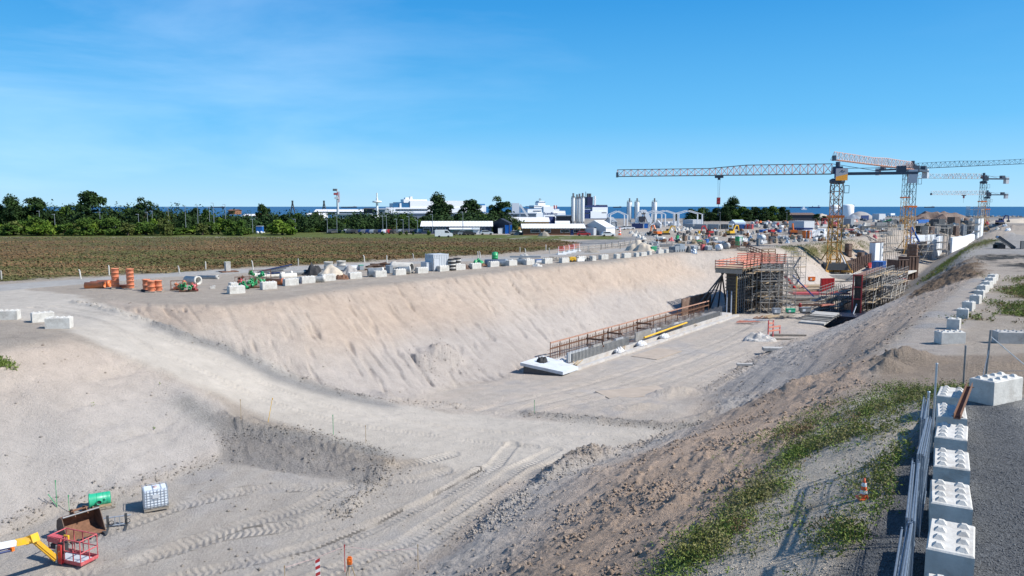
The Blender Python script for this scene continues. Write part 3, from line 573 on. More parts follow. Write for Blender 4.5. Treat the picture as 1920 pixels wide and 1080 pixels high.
# ---------------------------------------------------------------- the row of blocks on the gravel pad
near_pos = [(7.35, 12.0), (8.66, 14.35), (9.97, 16.65), (11.35, 19.0), (12.65, 21.25), (13.85, 23.35), (15.2, 25.7)]
nl = ['nearest white concrete block of the gravel row, cut off at the bottom', 'second white concrete block from the bottom, on dark gravel', 'third white concrete block from the bottom, with faint red marks on top',
      'fourth white concrete block of the gravel row from the bottom', 'fifth white concrete block from the bottom, just short of the rusty beam', 'concrete block under the near end of the rusty beam', 'concrete block under the far end of the rusty beam, beside the turned block']
RA = rad(90 - 30.5)
for (x, y), l, da in zip(near_pos, nl, (1, -1, 2, 1, -1, 2, -3)): block(x, y, RA + rad(da), l, 'white concrete blocks lined up on the gravel')
b8 = PH(1861, 706, 6.15); block(b8.x + .35, b8.y + .3, rad(28), 'big white concrete block turned across the far end of the gravel row', 'white concrete blocks lined up on the gravel', sc=1.12)
# rusty beam lying on two blocks
a = PH(1794, 786, 6.18); b = PH(1818, 722, 6.12); t = thing('steel_beam', 'rusty brown steel channel lying on top of two white blocks', 'beam', a, math.atan2(b.y - a.y, b.x - a.x))
L = (b - a).length; MB().b2((0, -.09, 0), (L, .09, .02)).b2((0, -.09, .02), (L, -.07, .16)).b2((0, .07, .02), (L, .09, .16)).build('channel', RUST, t)
MB().box((.2, 0, .03), (.03, .3, .02)).box((L - .2, 0, .03), (.03, .3, .02)).build('end_plate', RUST, t)
# stacks of temporary fence panels standing on edge beside the blocks
FENCE = mat('fence_steel', (.14, .18, .23), .6, .3, var=.2, scale=8)
def fence_stack(x, y, ang, n, L, Hh, label, jit):
    n = max(3, n - 2)
    x -= .34; t = thing('fence_panel_stack', label, 'fence panels', (x, y, gz(x, y)), ang, 'stacks of steel fence panels')
    for k in range(n):
        m = MB(); off = (k - n / 2) * .042; sl_ = R.uniform(-jit, jit); m.tr((sl_, off, R.uniform(0, .06)), rad(R.uniform(-.4, .4)))
        r = .017
        for z in (.12, Hh): m.tube((0, 0, z), (L, 0, z), r, 6)
        for xx in (0, L): m.tube((xx, 0, -.0), (xx, 0, Hh + .04), r, 6)
        for z in (.75, 1.4): m.tube((0, 0, z), (L, 0, z), .007, 4)
        for q in range(1, 14): m.tube((L * q / 14, 0, .12), (L * q / 14, 0, Hh), .005, 3, caps=False)
        m.build('fence_panel', FENCE, t)
    return t
fa = rad(90 - 30.3)
fence_stack(5.35, 9.5, fa, 6, 3.5, 1.85, 'nearest stack of fence panels, fanned out at the bottom of the picture', .35)
fence_stack(7.25, 12.7, fa + rad(1), 6, 3.5, 1.85, 'middle stack of steel fence panels beside the white blocks', .3)
fence_stack(9.25, 16.1, fa - rad(1), 6, 3.5, 1.8, 'third stack of steel fence panels beside the fourth white block', .25)
fence_stack(10.9, 19.1, fa, 3, 2.6, 1.75, 'farthest short stack of fence panels with the two upright poles', .2)
def pole(x, y, h, r, label, m_=GALV, lean=(0, 0)):
    z = gz(x, y) - .1; mb = MB().tube((0, 0, 0), (lean[0], lean[1], h), r, 8).lathe([(r * 1.25, h), (r * 1.25, h + .03), (.001, h + .04)], 8, Matrix.Translation((lean[0], lean[1], 0)))
    o = mb.build('steel_pole', m_); o.location = (x, y, z); return tag(o, label, 'pole')
pole(12.35, 21.7, 2.75, .03, 'tall thin steel pole rising at the far end of the fence panels'); pole(12.0, 21.4, 2.0, .035, 'short steel pole leaning against the far fence panels')
p = PH(1806, 722, 7.1); pole(p.x, p.y, 2.1, .035, 'single dark pole behind the far end of the rusty beam', STEEL)
p = PH(1846, 722, 7.1); t = thing('fence_post', 'dark fence post with two slanting braces behind the turned block', 'post', (p.x, p.y, gz(p.x, p.y)))
MB().tube((0, 0, 0), (.1, 0, 2.6), .04, 8).build('upright', STEEL, t)
for dx, dy in ((2.6, -.9), (-.55, -.5)): MB().tube((.1, 0, 2.35 if dx > 0 else 1.9), (dx, dy, .05), .022 if dx > 0 else .012, 6).build('brace', GALV, t)
MB().tube((.05, 0, .95), (3.4, .3, .9), .012, 5).build('wire', STEEL, t)
# traffic cone in the weeds
def cone(p, label, s=1.0):
    t = thing('traffic_cone', label, 'cone', p)
    MB().box((0, 0, .02), (.36 * s, .36 * s, .04)).build('foot', mat('cone_orange', (.75, .13, .04), .5), t)
    prof = [(.14, .04), (.115, .2), (.09, .36), (.06, .54), (.03, .7), (.001, .71)]
    for k, (c0, c1) in enumerate(zip(prof[:-2], prof[1:-1])):
        pass
    MB().lathe([(r * s, z * s) for r, z in prof], 14).build('body', MATS['cone_orange'], t)
    for z0, z1 in ((.2, .32), (.44, .56)):
        f = lambda z: (.148 - z * .155)
        MB().lathe([((f(z0) + .006) * s, z0 * s), ((f(z1) + .006) * s, z1 * s)], 14).build('reflective_band', WHITE, t)
cone(G(1619, 936), 'small orange and white traffic cone standing in weeds left of the gravel', .8)
# warning beacon post, survey tripod and stakes at the lower edge
p = G(597, 1100); t = thing('warning_post', 'red and white striped warning post at the bottom edge', 'marker', p, rad(10))
MB().box((0, 0, .62), (.2, .05, 1.24)).build('board', WHITE, t)
m = MB()
for k in range(4):
    z = .18 + k * .3; m.add([(-.099, -.027, z), (-.099, -.027, z + .15), (.099, -.027, z + .24), (.099, -.027, z + .09)], [(0, 1, 2, 3)])
m.build('stripe', RED, t); MB().box((0, 0, .04), (.5, .35, .1)).build('foot', BLACK, t)
p = G(657, 1112); t = thing('survey_tripod', 'orange topped surveying instrument on a tripod at the bottom edge', 'tripod', p)
for k in range(3):
    a = 2.09 * k + .5; MB().tube((.06 * math.cos(a), .06 * math.sin(a), 1.25), (.45 * math.cos(a), .45 * math.sin(a), 0), .022, 6).build('leg', WOOD, t)
MB().lathe([(.001, 1.22), (.1, 1.22), (.1, 1.28), (.001, 1.28)], 12).build('head_plate', STEEL, t)
m = MB().box((0, 0, 1.44), (.2, .16, .28)).tube((0, -.14, 1.46), (0, .14, 1.46), .045, 10).box((0, 0, 1.62), (.14, .06, .05)); m.build('instrument', ORG, t)
def stake(px, py, h, label, m_=WOOD, r=.018, ln=(0, 0)):
    p = G(px, py); mb = MB().tube((0, 0, -.1), (ln[0], ln[1], h), r, 5).box((ln[0], ln[1], h - .06), (r * 2.6, r * 2.6, .12)); o = mb.build('survey_stake', m_); o.location = p
    return tag(o, label, 'stake', 'thin survey stakes')
stake(647, 1072, 1.3, 'red tipped stake behind the survey tripod', RED); stake(784, 1068, 1.2, 'thin wooden stake at the foot of the near slope right of the tripod'); stake(535, 1110, 1.2, 'stake at the bottom edge left of the warning post')
stake(502, 792, 1.7, 'leaning yellow stake above the dark bank', YEL, .02, (.35, .1)); stake(625, 815, 1.4, 'green stake right of the leaning yellow stake', GREEN); stake(686, 830, 1.2, 'pale stake on the haul road edge above the dark bank end'); stake(452, 786, 1.4, 'stake standing above the left end of the dark bank')
stake(1002, 775, 1.1, 'green stake beside the rough soil ridge right of the road junction', GREEN)
stake(130, 960, .95, 'short pale green stake left of the green tank', GREEN, .014); o = stake(107, 951, 1.5, 'tall green stake of the slope profile at far left', GREEN, .016)
p = G(107, 951); q = G(91, 940); o = MB().tube((0, 0, .06), (q - p) + Vector((0, 0, .4)), .02, 5).build('slope_board', GREEN); o.location = p; tag(o, 'slanting green profile board fixed low beside the tall green stake', 'board')
# string line between the low stakes
a, b, c = G(535, 1110) + Vector((0, 0, 1.1)), G(647, 1072) + Vector((0, 0, 1.2)), G(784, 1068) + Vector((0, 0, 1.0))
m = MB(); m.path([a, (a + b) / 2 + Vector((0, 0, -.06)), b, (b + c) / 2 + Vector((0, 0, -.15)), c], .008, 4); tag(m.build('string_line', mat('red_white_tape', (.6, .4, .38), .7)), 'thin marking tape strung between the low stakes at the bottom', 'tape')
# ---------------------------------------------------------------- corner of the lower floor: tank, green chamber, bucket, forks, lift
p = G(292, 951); psi = rad(30); t = thing('water_tank', 'white plastic liquid tank in a steel grid cage on a pallet', 'tank', p, psi)
L, W, Hh = 1.2, 1.0, 1.0; z0 = .16
m = MB().b2((-L / 2 + .03, -W / 2 + .03, z0), (L / 2 - .03, W / 2 - .03, z0 + Hh - .04)); bt = m.build('bottle', PE, t); md = bt.modifiers.new('round', 'BEVEL'); md.width = .07; md.segments = 3
MB().lathe([(.11, z0 + Hh - .04), (.11, z0 + Hh + .02), (.001, z0 + Hh + .02)], 14).build('lid', mat('lid_red', (.4, .3, .3), .5), t)
m = MB(); r = .012
for k in range(8): z = z0 + Hh * k / 7; m.path([(-L / 2, -W / 2, z), (L / 2, -W / 2, z), (L / 2, W / 2, z), (-L / 2, W / 2, z), (-L / 2, -W / 2, z)], r, 5)
for k in range(8): x = -L / 2 + L * k / 7; m.tube((x, -W / 2, z0), (x, -W / 2, z0 + Hh), r, 5).tube((x, W / 2, z0), (x, W / 2, z0 + Hh), r, 5)
for k in range(1, 6): y = -W / 2 + W * k / 6; m.tube((-L / 2, y, z0), (-L / 2, y, z0 + Hh), r, 5).tube((L / 2, y, z0), (L / 2, y, z0 + Hh), r, 5)
m.tube((-.1, -W / 2, z0 + Hh), (-.1, W / 2, z0 + Hh), r, 5).tube((.3, -W / 2, z0 + Hh), (.3, W / 2, z0 + Hh), r, 5); m.build('cage', GALV, t)
MB().box((0, -W / 2 - .015, z0 + .62), (.34, .01, .22)).build('plate', LGREY, t)
m = MB()
for y in (-.45, 0, .45): m.box((0, y, .045), (1.2, .1, .09))
for x in (-.55, -.2, .2, .55): m.box((x, 0, .12), (.12, 1.0, .025))
m.build('pallet', WOODG, t)
# green inspection chamber on a broken pallet
p = G(190, 951); t = thing('plastic_chamber', 'sea green cylindrical plastic chamber lying on a broken pallet', 'chamber', p, rad(28))
Mx = Matrix.Translation((0, 0, .47)) @ Matrix.Rotation(rad(90), 4, 'Y')
m = MB().lathe([(.001, -.58), (.36, -.58), (.38, -.54), (.38, -.5), (.345, -.49), (.345, .40), (.33, .46), (.25, .48), (.25, .44), (.001, .44)], 28, Mx)
for z in (-.2, .1, .3): m.lathe([(.346, z), (.356, z + .012), (.356, z + .03), (.346, z + .042)], 28, Mx)
m.build('shell', TEALGR, t)
M2 = Matrix.Translation((-.08, -.33, .42)) @ Matrix.Rotation(rad(90), 4, 'X')
MB().lathe([(.13, 0), (.13, .1), (.115, .1), (.11, .02)], 18, M2).build('inlet_collar', TEALGR, t); MB().lathe([(.001, .03), (.112, .03)], 18, M2).build('inlet_opening', DARK, t)
MB().lathe([(.05, 0), (.05, .08), (.001, .08)], 12, Matrix.Translation((.2, -.31, .55)) @ Matrix.Rotation(rad(80), 4, 'X')).build('stub', TEALGR, t)
m = MB()
for y in (-.35, 0, .35): m.box((0.05, y, .04), (1.25, .1, .08))
for x in (-.5, -.1, .25, .55): m.box((x, 0.02, .095), (.1, .9, .025), rz=R.uniform(-.1, .1))
m.build('pallet', WOODG, t); MB().box((.05, .27, .17), (.9, .06, .12)).box((.05, -.27, .17), (.9, .06, .12)).build('chock', WOOD, t)
# excavator bucket
p = G(152, 1000); t = thing('excavator_bucket', 'rusty brown wide excavator bucket lying open on the ground', 'bucket', p, rad(52))
prof = [(-.55, 0.0), (-.62, .35), (-.5, .8), (-.2, 1.05), (0.05, 1.1)]       # back curve (y,z); mouth towards the viewer
m = MB(); Wd = 1.75; th_ = .03
outer = [(-.75, .02), (-.1, .0), (.35, .12), (.55, .5), (.45, .88), (.15, 1.08), (-.15, 1.1)]
inner = [(-.73, .06), (-.1, .05), (.3, .16), (.49, .5), (.40, .85), (.13, 1.03), (-.15, 1.06)]
nn = len(outer); vs = []
for x in (-Wd / 2, Wd / 2):
    vs += [(x, y, z) for y, z in outer] + [(x, y, z) for y, z in inner]
fs = []
for k in range(nn - 1):
    fs += [(k, k + 1, 2 * nn + k + 1, 2 * nn + k), (nn + k, 3 * nn + k, 3 * nn + k + 1, nn + k + 1)]
fs += [(0, 2 * nn, 3 * nn, nn), (nn - 1, 2 * nn - 1, 4 * nn - 1, 3 * nn - 1)]
m.add(vs, fs, True); m.build('shell', RUST, t)
for sx_ in (-1, 1):
    x = sx_ * Wd / 2; m = MB(); pl = outer
    vs = [(x, y, z) for y, z in pl] + [(x + sx_ * .035, y, z) for y, z in pl]; n_ = len(pl)
    m.add(vs, [tuple(range(n_)), tuple(range(2 * n_ - 1, n_ - 1, -1))] + [(k, (k + 1) % n_, n_ + (k + 1) % n_, n_ + k) for k in range(n_)]); m.build('side_plate', mat('brown_bucket_steel', (.12, .08, .06), .75, .2, var=.25, dirt=(.25, .2, .15)), t)
m = MB()
for x in (-.28, .28): m.prism([(-.3, 0), (.3, 0), (.2, .3), (-.05, .36)], -.02, .02); m.v = [(vx, vy, vz) for vx, vy, vz in m.v]
hk = MB()
for x in (-.3, .3): hk.M = Matrix.Translation((x, .1, 1.05)) @ Matrix.Rotation(rad(90), 4, 'Z'); hk.prism([(-.35, -.02), (.35, -.1), (.25, .22), (-.1, .3)], -.02, .02)
hk.M = Matrix.Identity(4); hk.tube((-.4, .0, 1.26), (.4, .0, 1.26), .035, 8).tube((-.4, .28, 1.2), (.4, .28, 1.2), .035, 8); hk.build('hitch', RUST, t)
MB().tube((-.86, -.15, 1.12), (.86, -.15, 1.12), .05, 8).build('top_lip', STEEL, t)
m = MB()
for k in range(6): m.box((-.75 + k * .3, -.86, .03), (.1, .26, .06))
m.build('teeth', DARK, t)
# pallet forks
p = G(220, 988); t = thing('pallet_forks', 'dark fork carriage attachment lying beside the bucket', 'forks', p, rad(22))
m = MB().tube((-.65, 0, .55), (.65, 0, .55), .035, 8).tube((-.6, 0, .12), (.6, 0, .12), .04, 8)
for x in (-.45, -.1, .12, .45): m.box((x, 0, .33), (.05, .06, .5))
m.build('carriage', GALV, t)
for x in (-.42, .42): MB().box((x, -.02, .35), (.12, .05, .66)).box((x, -.45, .03), (.11, .9, .045)).build('fork', DARK, t)
for x in (-.25, .5): MB().lathe([(.1, -.02), (.13, 0), (.1, .02)], 12, Matrix.Translation((x, -.06, .28)) @ Matrix.Rotation(rad(90), 4, 'X')).build('hose_loop', BLACK, t)
# boom lift: basket, jib and the end of its telescopic boom
p = G(137, 1052); t = thing('boom_lift', 'yellow boom lift arm with a faded red work basket hovering low', 'boom lift', p, rad(-20))
def LP(px, py, up): q = G(px, py); return t_inv @ (Vector((q.x, q.y, q.z)) + Vector((0, 0, up)))
bpy.context.view_layer.update(); t_inv = (Matrix.Translation(p) @ Matrix.Rotation(rad(-20), 4, 'Z')).inverted()
bl_ = (-.95, -.1, .12); W, D_, Hh = 1.95, .95, 1.12
m = MB(); x0, x1, y0, y1 = -.95, 1.0, -.42, .5; r = .028; z0 = .14
for z in (z0 + .05, z0 + .55, z0 + Hh):
    m.path([(x0, y0, z), (x1, y0, z), (x1, y1, z), (x0, y1, z), (x0, y0, z)], r if z > .6 else .02, 6)
for x, y in ((x0, y0), (x1, y0), (x1, y1), (x0, y1), (.0, y0), (.1, y1), (.55, y0), (x1, .05), (-.45, y1)): m.tube((x, y, z0), (x, y, z0 + Hh), .025, 6)
m.build('basket_rails', REDL, t)
m = MB().b2((x0, y0, .09), (x1, y1, .13)).b2((x0, y0 - .02, .13), (x1, y0, .27)).b2((x0, y1, .13), (x1, y1 + .02, .27)).b2((x1, y0, .13), (x1 + .02, y1, .27)); m.build('basket_floor', REDL, t)
MB().b2((x0 + .15, y0 + .1, .131), (x1 - .1, y1 - .1, .14)).build('floor_grid', LGREY, t)
m = MB().box((-.62, -.30, z0 + .98), (.75, .34, .26), ry=rad(4)); m.build('control_cover', REDL, t); MB().box((-.55, -.36, z0 + .68), (.5, .2, .2)).box((-.15, -.34, .8), (.3, .3, .5)).build('control_box', BLACK, t)
MB().tube((-.2, -.2, z0 + 1.16), (.12, -.25, z0 + 1.2), .05, 8).tube((.12, -.25, z0 + 1.2), (.14, -.28, z0 + 1.02), .04, 8).build('yellow_handle', YEL, t)
MB().b2((-.22, -.58, .1), (-.02, -.44, 1.0)).build('basket_mount', RED, t); MB().tube((-.35, -.56, .12), (-.35, -.5, .95), .05, 8).tube((-.45, -.5, .3), (-.1, -.56, .75), .035, 8).build('slew_cylinder', GALV, t)
# yellow jib from basket foot up to the knuckle, then the boom going out of the picture
K = t_inv @ (PH(62, 1011, 14.4)); E = Vector((-.45, -.5, .28)); d = K - E
def beam(mb, a, b, w, h):
    a = Vector(a); b = Vector(b); d = b - a; q = d.to_track_quat('X', 'Z'); c = (a + b) / 2; Mold = mb.M
    mb.M = Mold @ Matrix.Translation(c) @ q.to_matrix().to_4x4(); mb.box((0, 0, 0), (d.length, w, h)); mb.M = Mold
m = MB(); beam(m, E, K, .17, .2); m.build('jib', YEL, t)
m = MB(); off = Vector((.1, -.16, 0)); beam(m, E + off, K + off * .8, .07, .1); m.build('levelling_link', YEL, t); m = MB(); beam(m, E + Vector((.06, -.08, .1)), K + Vector((.04, -.06, .1)), .05, .05); m.build('hose_tray', BLACK, t)
m = MB(); beam(m, K + Vector((-.3, 0, -.08)), K + Vector((.15, 0, .1)), .34, .36); m.tube(K + Vector((0, -.22, 0)), K + Vector((0, .22, 0)), .09, 10); m.build('knuckle', YEL, t)
Bm = t_inv @ (PH(-60, 1036, 14.1)); m = MB(); beam(m, K + (Bm - K) * .08, K + (Bm - K) * .28, .26, .24); m.build('boom_end', YEL, t)
m = MB(); beam(m, K + (Bm - K) * .2, Bm, .22, .22); m.build('boom', WHITE, t)
m = MB(); beam(m, K + (Bm - K) * .25 + Vector((0, -.16, -.12)), Bm + Vector((0, -.16, -.2)), .05, .06); m.tube(K + (Bm - K) * .3 + Vector((0, -.2, -.25)), Bm + Vector((0, -.2, -.3)), .05, 8); m.build('boom_cylinder', NAVY, t)
MB().box(K + (Bm - K) * .3 + Vector((0, -.15, -.2)), (.25, .12, .16)).build('orange_bracket', ORG, t)
# ---------------------------------------------------------------- blocks beside the ramp at far left
LG = 'white concrete blocks at the top of the ramp'
for px, py, a, l in ((107, 616, 12, 'long white concrete block nearest the ramp at far left'), (76, 604, 40, 'shorter white concrete block behind the long one at far left'), (12, 600, 12, 'white concrete block cut off by the left edge of the picture')):
    p = G(px, py); block(p.x, p.y + .3, rad(a), l, LG, BLK, sc=1.05 if px == 107 else .95)
# ---------------------------------------------------------------- long row of blocks along the yard edge
row = [(440, 551), (501, 543), (543, 536), (575, 531.5), (614, 527), (664, 523), (711, 519.5), (748, 516), (790, 512.5), (830, 509), (861, 506.5), (891, 504), (925, 500.5), (959, 498.5), (992, 497), (1026, 494.5), (1058, 493), (1090, 490), (1112, 489), (1132, 486.5), (1157, 485), (1175, 483.5), (1194, 482), (1206, 480.5), (1218, 478), (1238, 475.5), (1250, 474.5)]
for k, (px, py) in enumerate(row):
    p = G(px, py); w = 1.0 if k < 22 else .9; block(p.x, p.y + .45, rad(38 + R.uniform(-4, 4)), ORD[k].capitalize() + ' concrete block of the long yard edge row, counted from its left end', 'concrete blocks along the yard edge', BLK if k < 18 or k % 2 else BLKS, sc=w)
p = G(432, 545); block(p.x, p.y + .9, rad(38), 'concrete block half hidden behind the first block of the yard row', 'concrete blocks along the yard edge', BLKS)
# far right row beside the levelled track
far = [(1787, 645, 3, BLK), (1794, 618, 52, BLKS), (1810, 598, 55, BLKS), (1821, 583, 40, BLKS), (1834, 570, 42, BLKS), (1841, 560, 45, BLKS), (1847, 549, 45, BLK), (1855, 541, 45, BLK), (1861, 533, 45, BLK), (1865, 527, 45, BLK)]
for k, (px, py, a, kd) in enumerate(far):
    p = G(px, py); block(p.x, p.y + .4, rad(a), ORD[k].capitalize() + ' concrete block beside the levelled track, counted from the near end', 'concrete blocks beside the levelled track', kd)
p = G(1903, 645); block(p.x, p.y + .4, rad(-6), 'low long concrete block cut off by the right edge', 'concrete blocks beside the levelled track', BLKL)
# ---------------------------------------------------------------- storage yard along the top of the cutting
PS = rad(38)          # how most boxes in the yard and the port are turned
def stuffmesh(mb, name, m, p, label, cat, group=None, rz=0):
    o = mb.build(name, m); o.location = p; o.rotation_euler = (0, 0, rz); return tag(o, label, cat, group)
def pipe_mb(L, r, t=.06, collar=True, n=22):          # a hollow pipe lying along x
    Mx = Matrix.Translation((0, 0, r)) @ Matrix.Rotation(rad(90), 4, 'Y')
    prof = [(r - t, 0), (r, 0), (r, L * .86), (r + (t * .7 if collar else 0), L * .87), (r + (t * .7 if collar else 0), L), (r - t, L), (r - t, 0)]
    return MB().lathe(prof, n, Mx)
def pipe(px, py, L, r, ang, label, m_, group=None, name='pipe', z=0, t=.07, collar=True):
    p = G(px, py); return stuffmesh(pipe_mb(L, r, t, collar), name, m_, p + Vector((0, 0, z - .02)), label, 'pipe', group, rad(ang))
OP = 'orange plastic pipes lying on the yard'
pipe(160, 541, 2.0, .36, 8, 'front orange pipe lying with its open end to the right', ORPIPE, OP, 'plastic_pipe'); pipe(170, 539, 2.0, .36, 14, 'second orange pipe lying just behind the front one', ORPIPE, OP, 'plastic_pipe')
pipe(182, 537, 2.2, .36, 20, 'third orange pipe lying before the left ring tower', ORPIPE, OP, 'plastic_pipe'); pipe(222, 540, 1.4, .2, 10, 'short thin orange pipe between the two ring towers', ORPALE, OP, 'plastic_pipe')
def rings(px, py, n, label, grp, r=.37, h=.42, m_=ORPALE, pal=True, name='ring_stack'):
    p = G(px, py); t = thing(name, label, 'rings', p, R.uniform(0, 3), grp); z = 0
    if pal: MB().box((0, 0, .06), (1.0, .9, .12)).build('pallet', WOODG, t); z = .12
    for k in range(n):
        m = MB().lathe([(r, z), (r, z + h * .8), (r + .04, z + h * .82), (r + .04, z + h * .97), (r - .03, z + h)] + ([(r - .06, z + h), (r - .06, z + h * .5)] if k == n - 1 else []), 20)
        m.build('ring', m_, t)
        if k % 2 == 0: MB().lathe([(.1, 0), (.1, .06), (.08, .06), (.07, .0)], 10, Matrix.Rotation(2.2 * k, 4, 'Z') @ Matrix.Translation((r, 0, z + h * .4)) @ Matrix.Rotation(rad(90), 4, 'Y')).build('outlet', m_, t)
        z += h
    return t
rings(217, 541, 5, 'left tower of five stacked orange plastic rings on a pallet', 'towers of stacked orange rings'); rings(245, 542, 5, 'right tower of five stacked orange plastic rings on a pallet', 'towers of stacked orange rings')
for px, py, l in ((275, 545, 'left orange manhole shaft of the group of three'), (284, 548, 'front orange manhole shaft of the group of three'), (297, 547, 'right orange manhole shaft of the group of three')): rings(px, py, 2, l, 'orange manhole shafts on pallets', r=.36, h=.56, name='manhole_shaft')
p = G(270, 547); stuffmesh(MB().box((0, 0, .1), (.5, .3, .2), ry=.3).box((.3, .1, .08), (.4, .2, .12), rz=.6), 'scrap_bag', BLACK, p, 'black bag of scrap beside the orange manhole shafts', 'scrap')
def cage(px, py, L, W, H_, label, col=RUST, ang=20, gr='wire cages on the yard'):
    p = G(px, py); t = thing('wire_cage', label, 'cage', p, rad(ang), gr); m = MB(); r = .022
    for z in (.12, H_ * .5, H_): m.path([(0, 0, z), (L, 0, z), (L, W, z), (0, W, z), (0, 0, z)], r if z != H_ * .5 else .012, 4)
    n = max(2, int(L / .45))
    for k in range(n + 1): x = L * k / n; m.tube((x, 0, .0), (x, 0, H_ if k in (0, n) else H_ * .98), r if k in (0, n) else .01, 4); m.tube((x, W, 0), (x, W, H_), r if k in (0, n) else .01, 4)
    m.build('frame', col, t); MB().box((L / 2, W / 2, .1), (L, W, .05)).build('floor', RUST, t); return p
def fitting(p, ang, s, m_, label, grp):
    t = thing('pipe_fitting', label, 'fitting', p, ang, grp)
    MB().lathe([(.13 * s, 0), (.13 * s, .42 * s), (.16 * s, .43 * s), (.16 * s, .5 * s), (.1 * s, .5 * s)], 12, Matrix.Rotation(rad(70), 4, 'Y')).build('barrel', m_, t)
    MB().lathe([(.11 * s, 0), (.11 * s, .3 * s), (.14 * s, .3 * s), (.14 * s, .36 * s), (.09 * s, .36 * s)], 12, Matrix.Translation((.2 * s, 0, .1 * s)) @ Matrix.Rotation(rad(-50), 4, 'X')).build('branch', m_, t); return t
cage(320, 545, 1.2, .9, 1.0, 'left wire cage with orange fittings beside the concrete pipe'); cage(336, 548, 1.7, 1.0, .9, 'wire cage full of green fittings before the concrete pipe')
fg_ = 'pipe fittings heaped in the cages'
for i, (px, py, z, m_, l) in enumerate([(324, 545, .2, ORPALE, 'orange fitting low in the left cage'), (329, 545, .3, ORPALE, 'orange fitting leaning right in the left cage'), (341, 547, .25, GREEN, 'green fitting at the left end of the green filled cage'), (347, 547, .5, GREEN, 'topmost green fitting of the green filled cage'), (353, 547, .25, GREEN, 'green fitting at the right end of the green filled cage'), (338, 545, .55, ORPALE, 'orange fitting on top behind the green ones'), (361, 545, .3, REDL, 'red fitting right of the green filled cage'), (368, 547, .1, REDL, 'red fitting lying on the soil right of the cages')]):
    p = G(px, py); fitting(p + Vector((0, .3, z)), i * 1.3, 1.2, m_, l, fg_)
pipe(350, 532, 2.0, .47, -28, 'thick short concrete pipe open toward the right behind the green cage', CONC, None, 'concrete_pipe', t=.1); pipe(371, 523, 2.6, .24, -2, 'slim grey pipe with a dark mouth and green end', CONC2, None, 'concrete_pipe')
p = G(399, 541); stuffmesh(MB().box((0, 0, .12), (.5, .35, .24), rz=.4).box((.1, 0, .28), (.3, .25, .14), rz=.2), 'rubble_lump', CONC, p, 'small white lump of rubble alone on the yard', 'rubble')
p, L, W, Hh = corner(421, 424, 433, 492, 510, PS); t = thing('stone_pedestal', 'upright grey concrete box on a slab near the field edge', 'pedestal', p, PS)
MB().b2((0, 0, .1), (L, W, Hh)).build('box', CONC2, t); MB().b2((-.7, -.6, 0), (L + .9, W + .5, .1)).build('slab', RUST, t)
MB().b2((-.04, -.04, Hh), (L + .04, W + .04, Hh + .05)).build('cap', CONC, t)
cage(441, 540, 2.2, 1.0, 1.15, 'red brown rack at the left of the big rack group'); cage(460, 541, 1.9, 1.0, 1.0, 'low rack filled with green fittings behind the first row block'); cage(468, 532, 2.4, 1.1, 1.5, 'tall rack with green fittings before the dark steel profiles')
for i, (px, py, z, m_, l) in enumerate([(446, 539, .35, REDL, 'red fitting in the left red brown rack'), (452, 538, .2, ORPALE, 'orange fitting in the left red brown rack'), (458, 541, .25, GREEN, 'green fitting at left end of the low rack'), (463, 541, .55, GREEN, 'green fitting on top of the low rack'), (470, 541, .3, GREEN, 'green fitting at the right of the low rack'), (464, 543, .1, GREEN, 'green fitting low at the front of the low rack'), (479, 534, .4, GREEN, 'green fitting at left in the tall rack'), (484, 533, .9, GREEN, 'green fitting high in the tall rack'), (488, 536, .3, GREEN, 'green fitting at right low in the tall rack'), (476, 530, .9, GREEN, 'green fitting behind in the tall rack'), (450, 534, .5, RUST, 'rusty fitting behind the left rack')]):
    p = G(px, py); fitting(p + Vector((0, .3, z)), i * 1.7 + .4, 1.35, m_, l, 'pipe fittings heaped in the racks')
p = G(476, 522)
for k in range(5):
    m = MB(); beam(m, (0, 0, 0), (3.0 + .2 * k, 1.2, .35 + .1 * k), .2, .12); stuffmesh(m, 'steel_profile', [NAVY, DARK, STEEL, DARK, NAVY][k], p + Vector((.1 * k, .25 * k, .35 + .12 * k)), ORD[k].capitalize() + ' sloping steel profile of the pile behind the racks, from the front', 'steel beam', 'sloping steel profiles behind the racks')
pipe(500, 533, 2.3, .36, -14, 'orange pipe lying between the second and third row blocks', ORPIPE, OP, 'plastic_pipe')
CPG = 'concrete pipes stored on the yard'
for px, py, L, r, a, l in ((507, 521, 2.0, .33, -160, 'white concrete pipe left in the pipe group behind the third row block'), (520, 519, 1.9, .33, 30, 'white concrete pipe second in the pipe group behind the third row block'), (534, 520, 2.0, .36, -155, 'white concrete pipe open to the left behind the third row block'), (547, 517, 2.0, .33, 35, 'white concrete pipe deep in the pipe group'), (556, 522, 2.0, .36, -150, 'white concrete pipe before the black sheeting'), (570, 530, 2.4, .36, 25, 'white pipe in front, between the fourth and fifth row blocks'), (552, 530, 2.0, .33, 28, 'white pipe behind the gap of the third and fourth row blocks'),
    (690, 519, 2.0, .56, 22, 'concrete pipe with dark round mouth left of the seventh row block'), (747, 514, 1.6, .5, 18, 'smaller concrete pipe ring before the big grey pipe'), (932, 499, 1.7, .42, 12, 'concrete pipe open toward us right of the thirteenth row block'), (941, 497, 1.7, .42, 14, 'second concrete pipe open toward us right of the thirteenth row block'), (969, 496, 1.7, .42, 14, 'concrete pipe open toward us right of the fourteenth row block')):
    pipe(px, py, L, r, a, l, CONC, CPG, 'concrete_pipe', t=.1)
pipe(772, 512, 3.0, .72, 158, 'big grey concrete pipe with its wide mouth to the right', CONC2, CPG, 'concrete_pipe', t=.13); pipe(909, 499, 3.4, .52, 8, 'dark grey pipe lying long before the green barrel', MGREY, CPG, 'concrete_pipe')
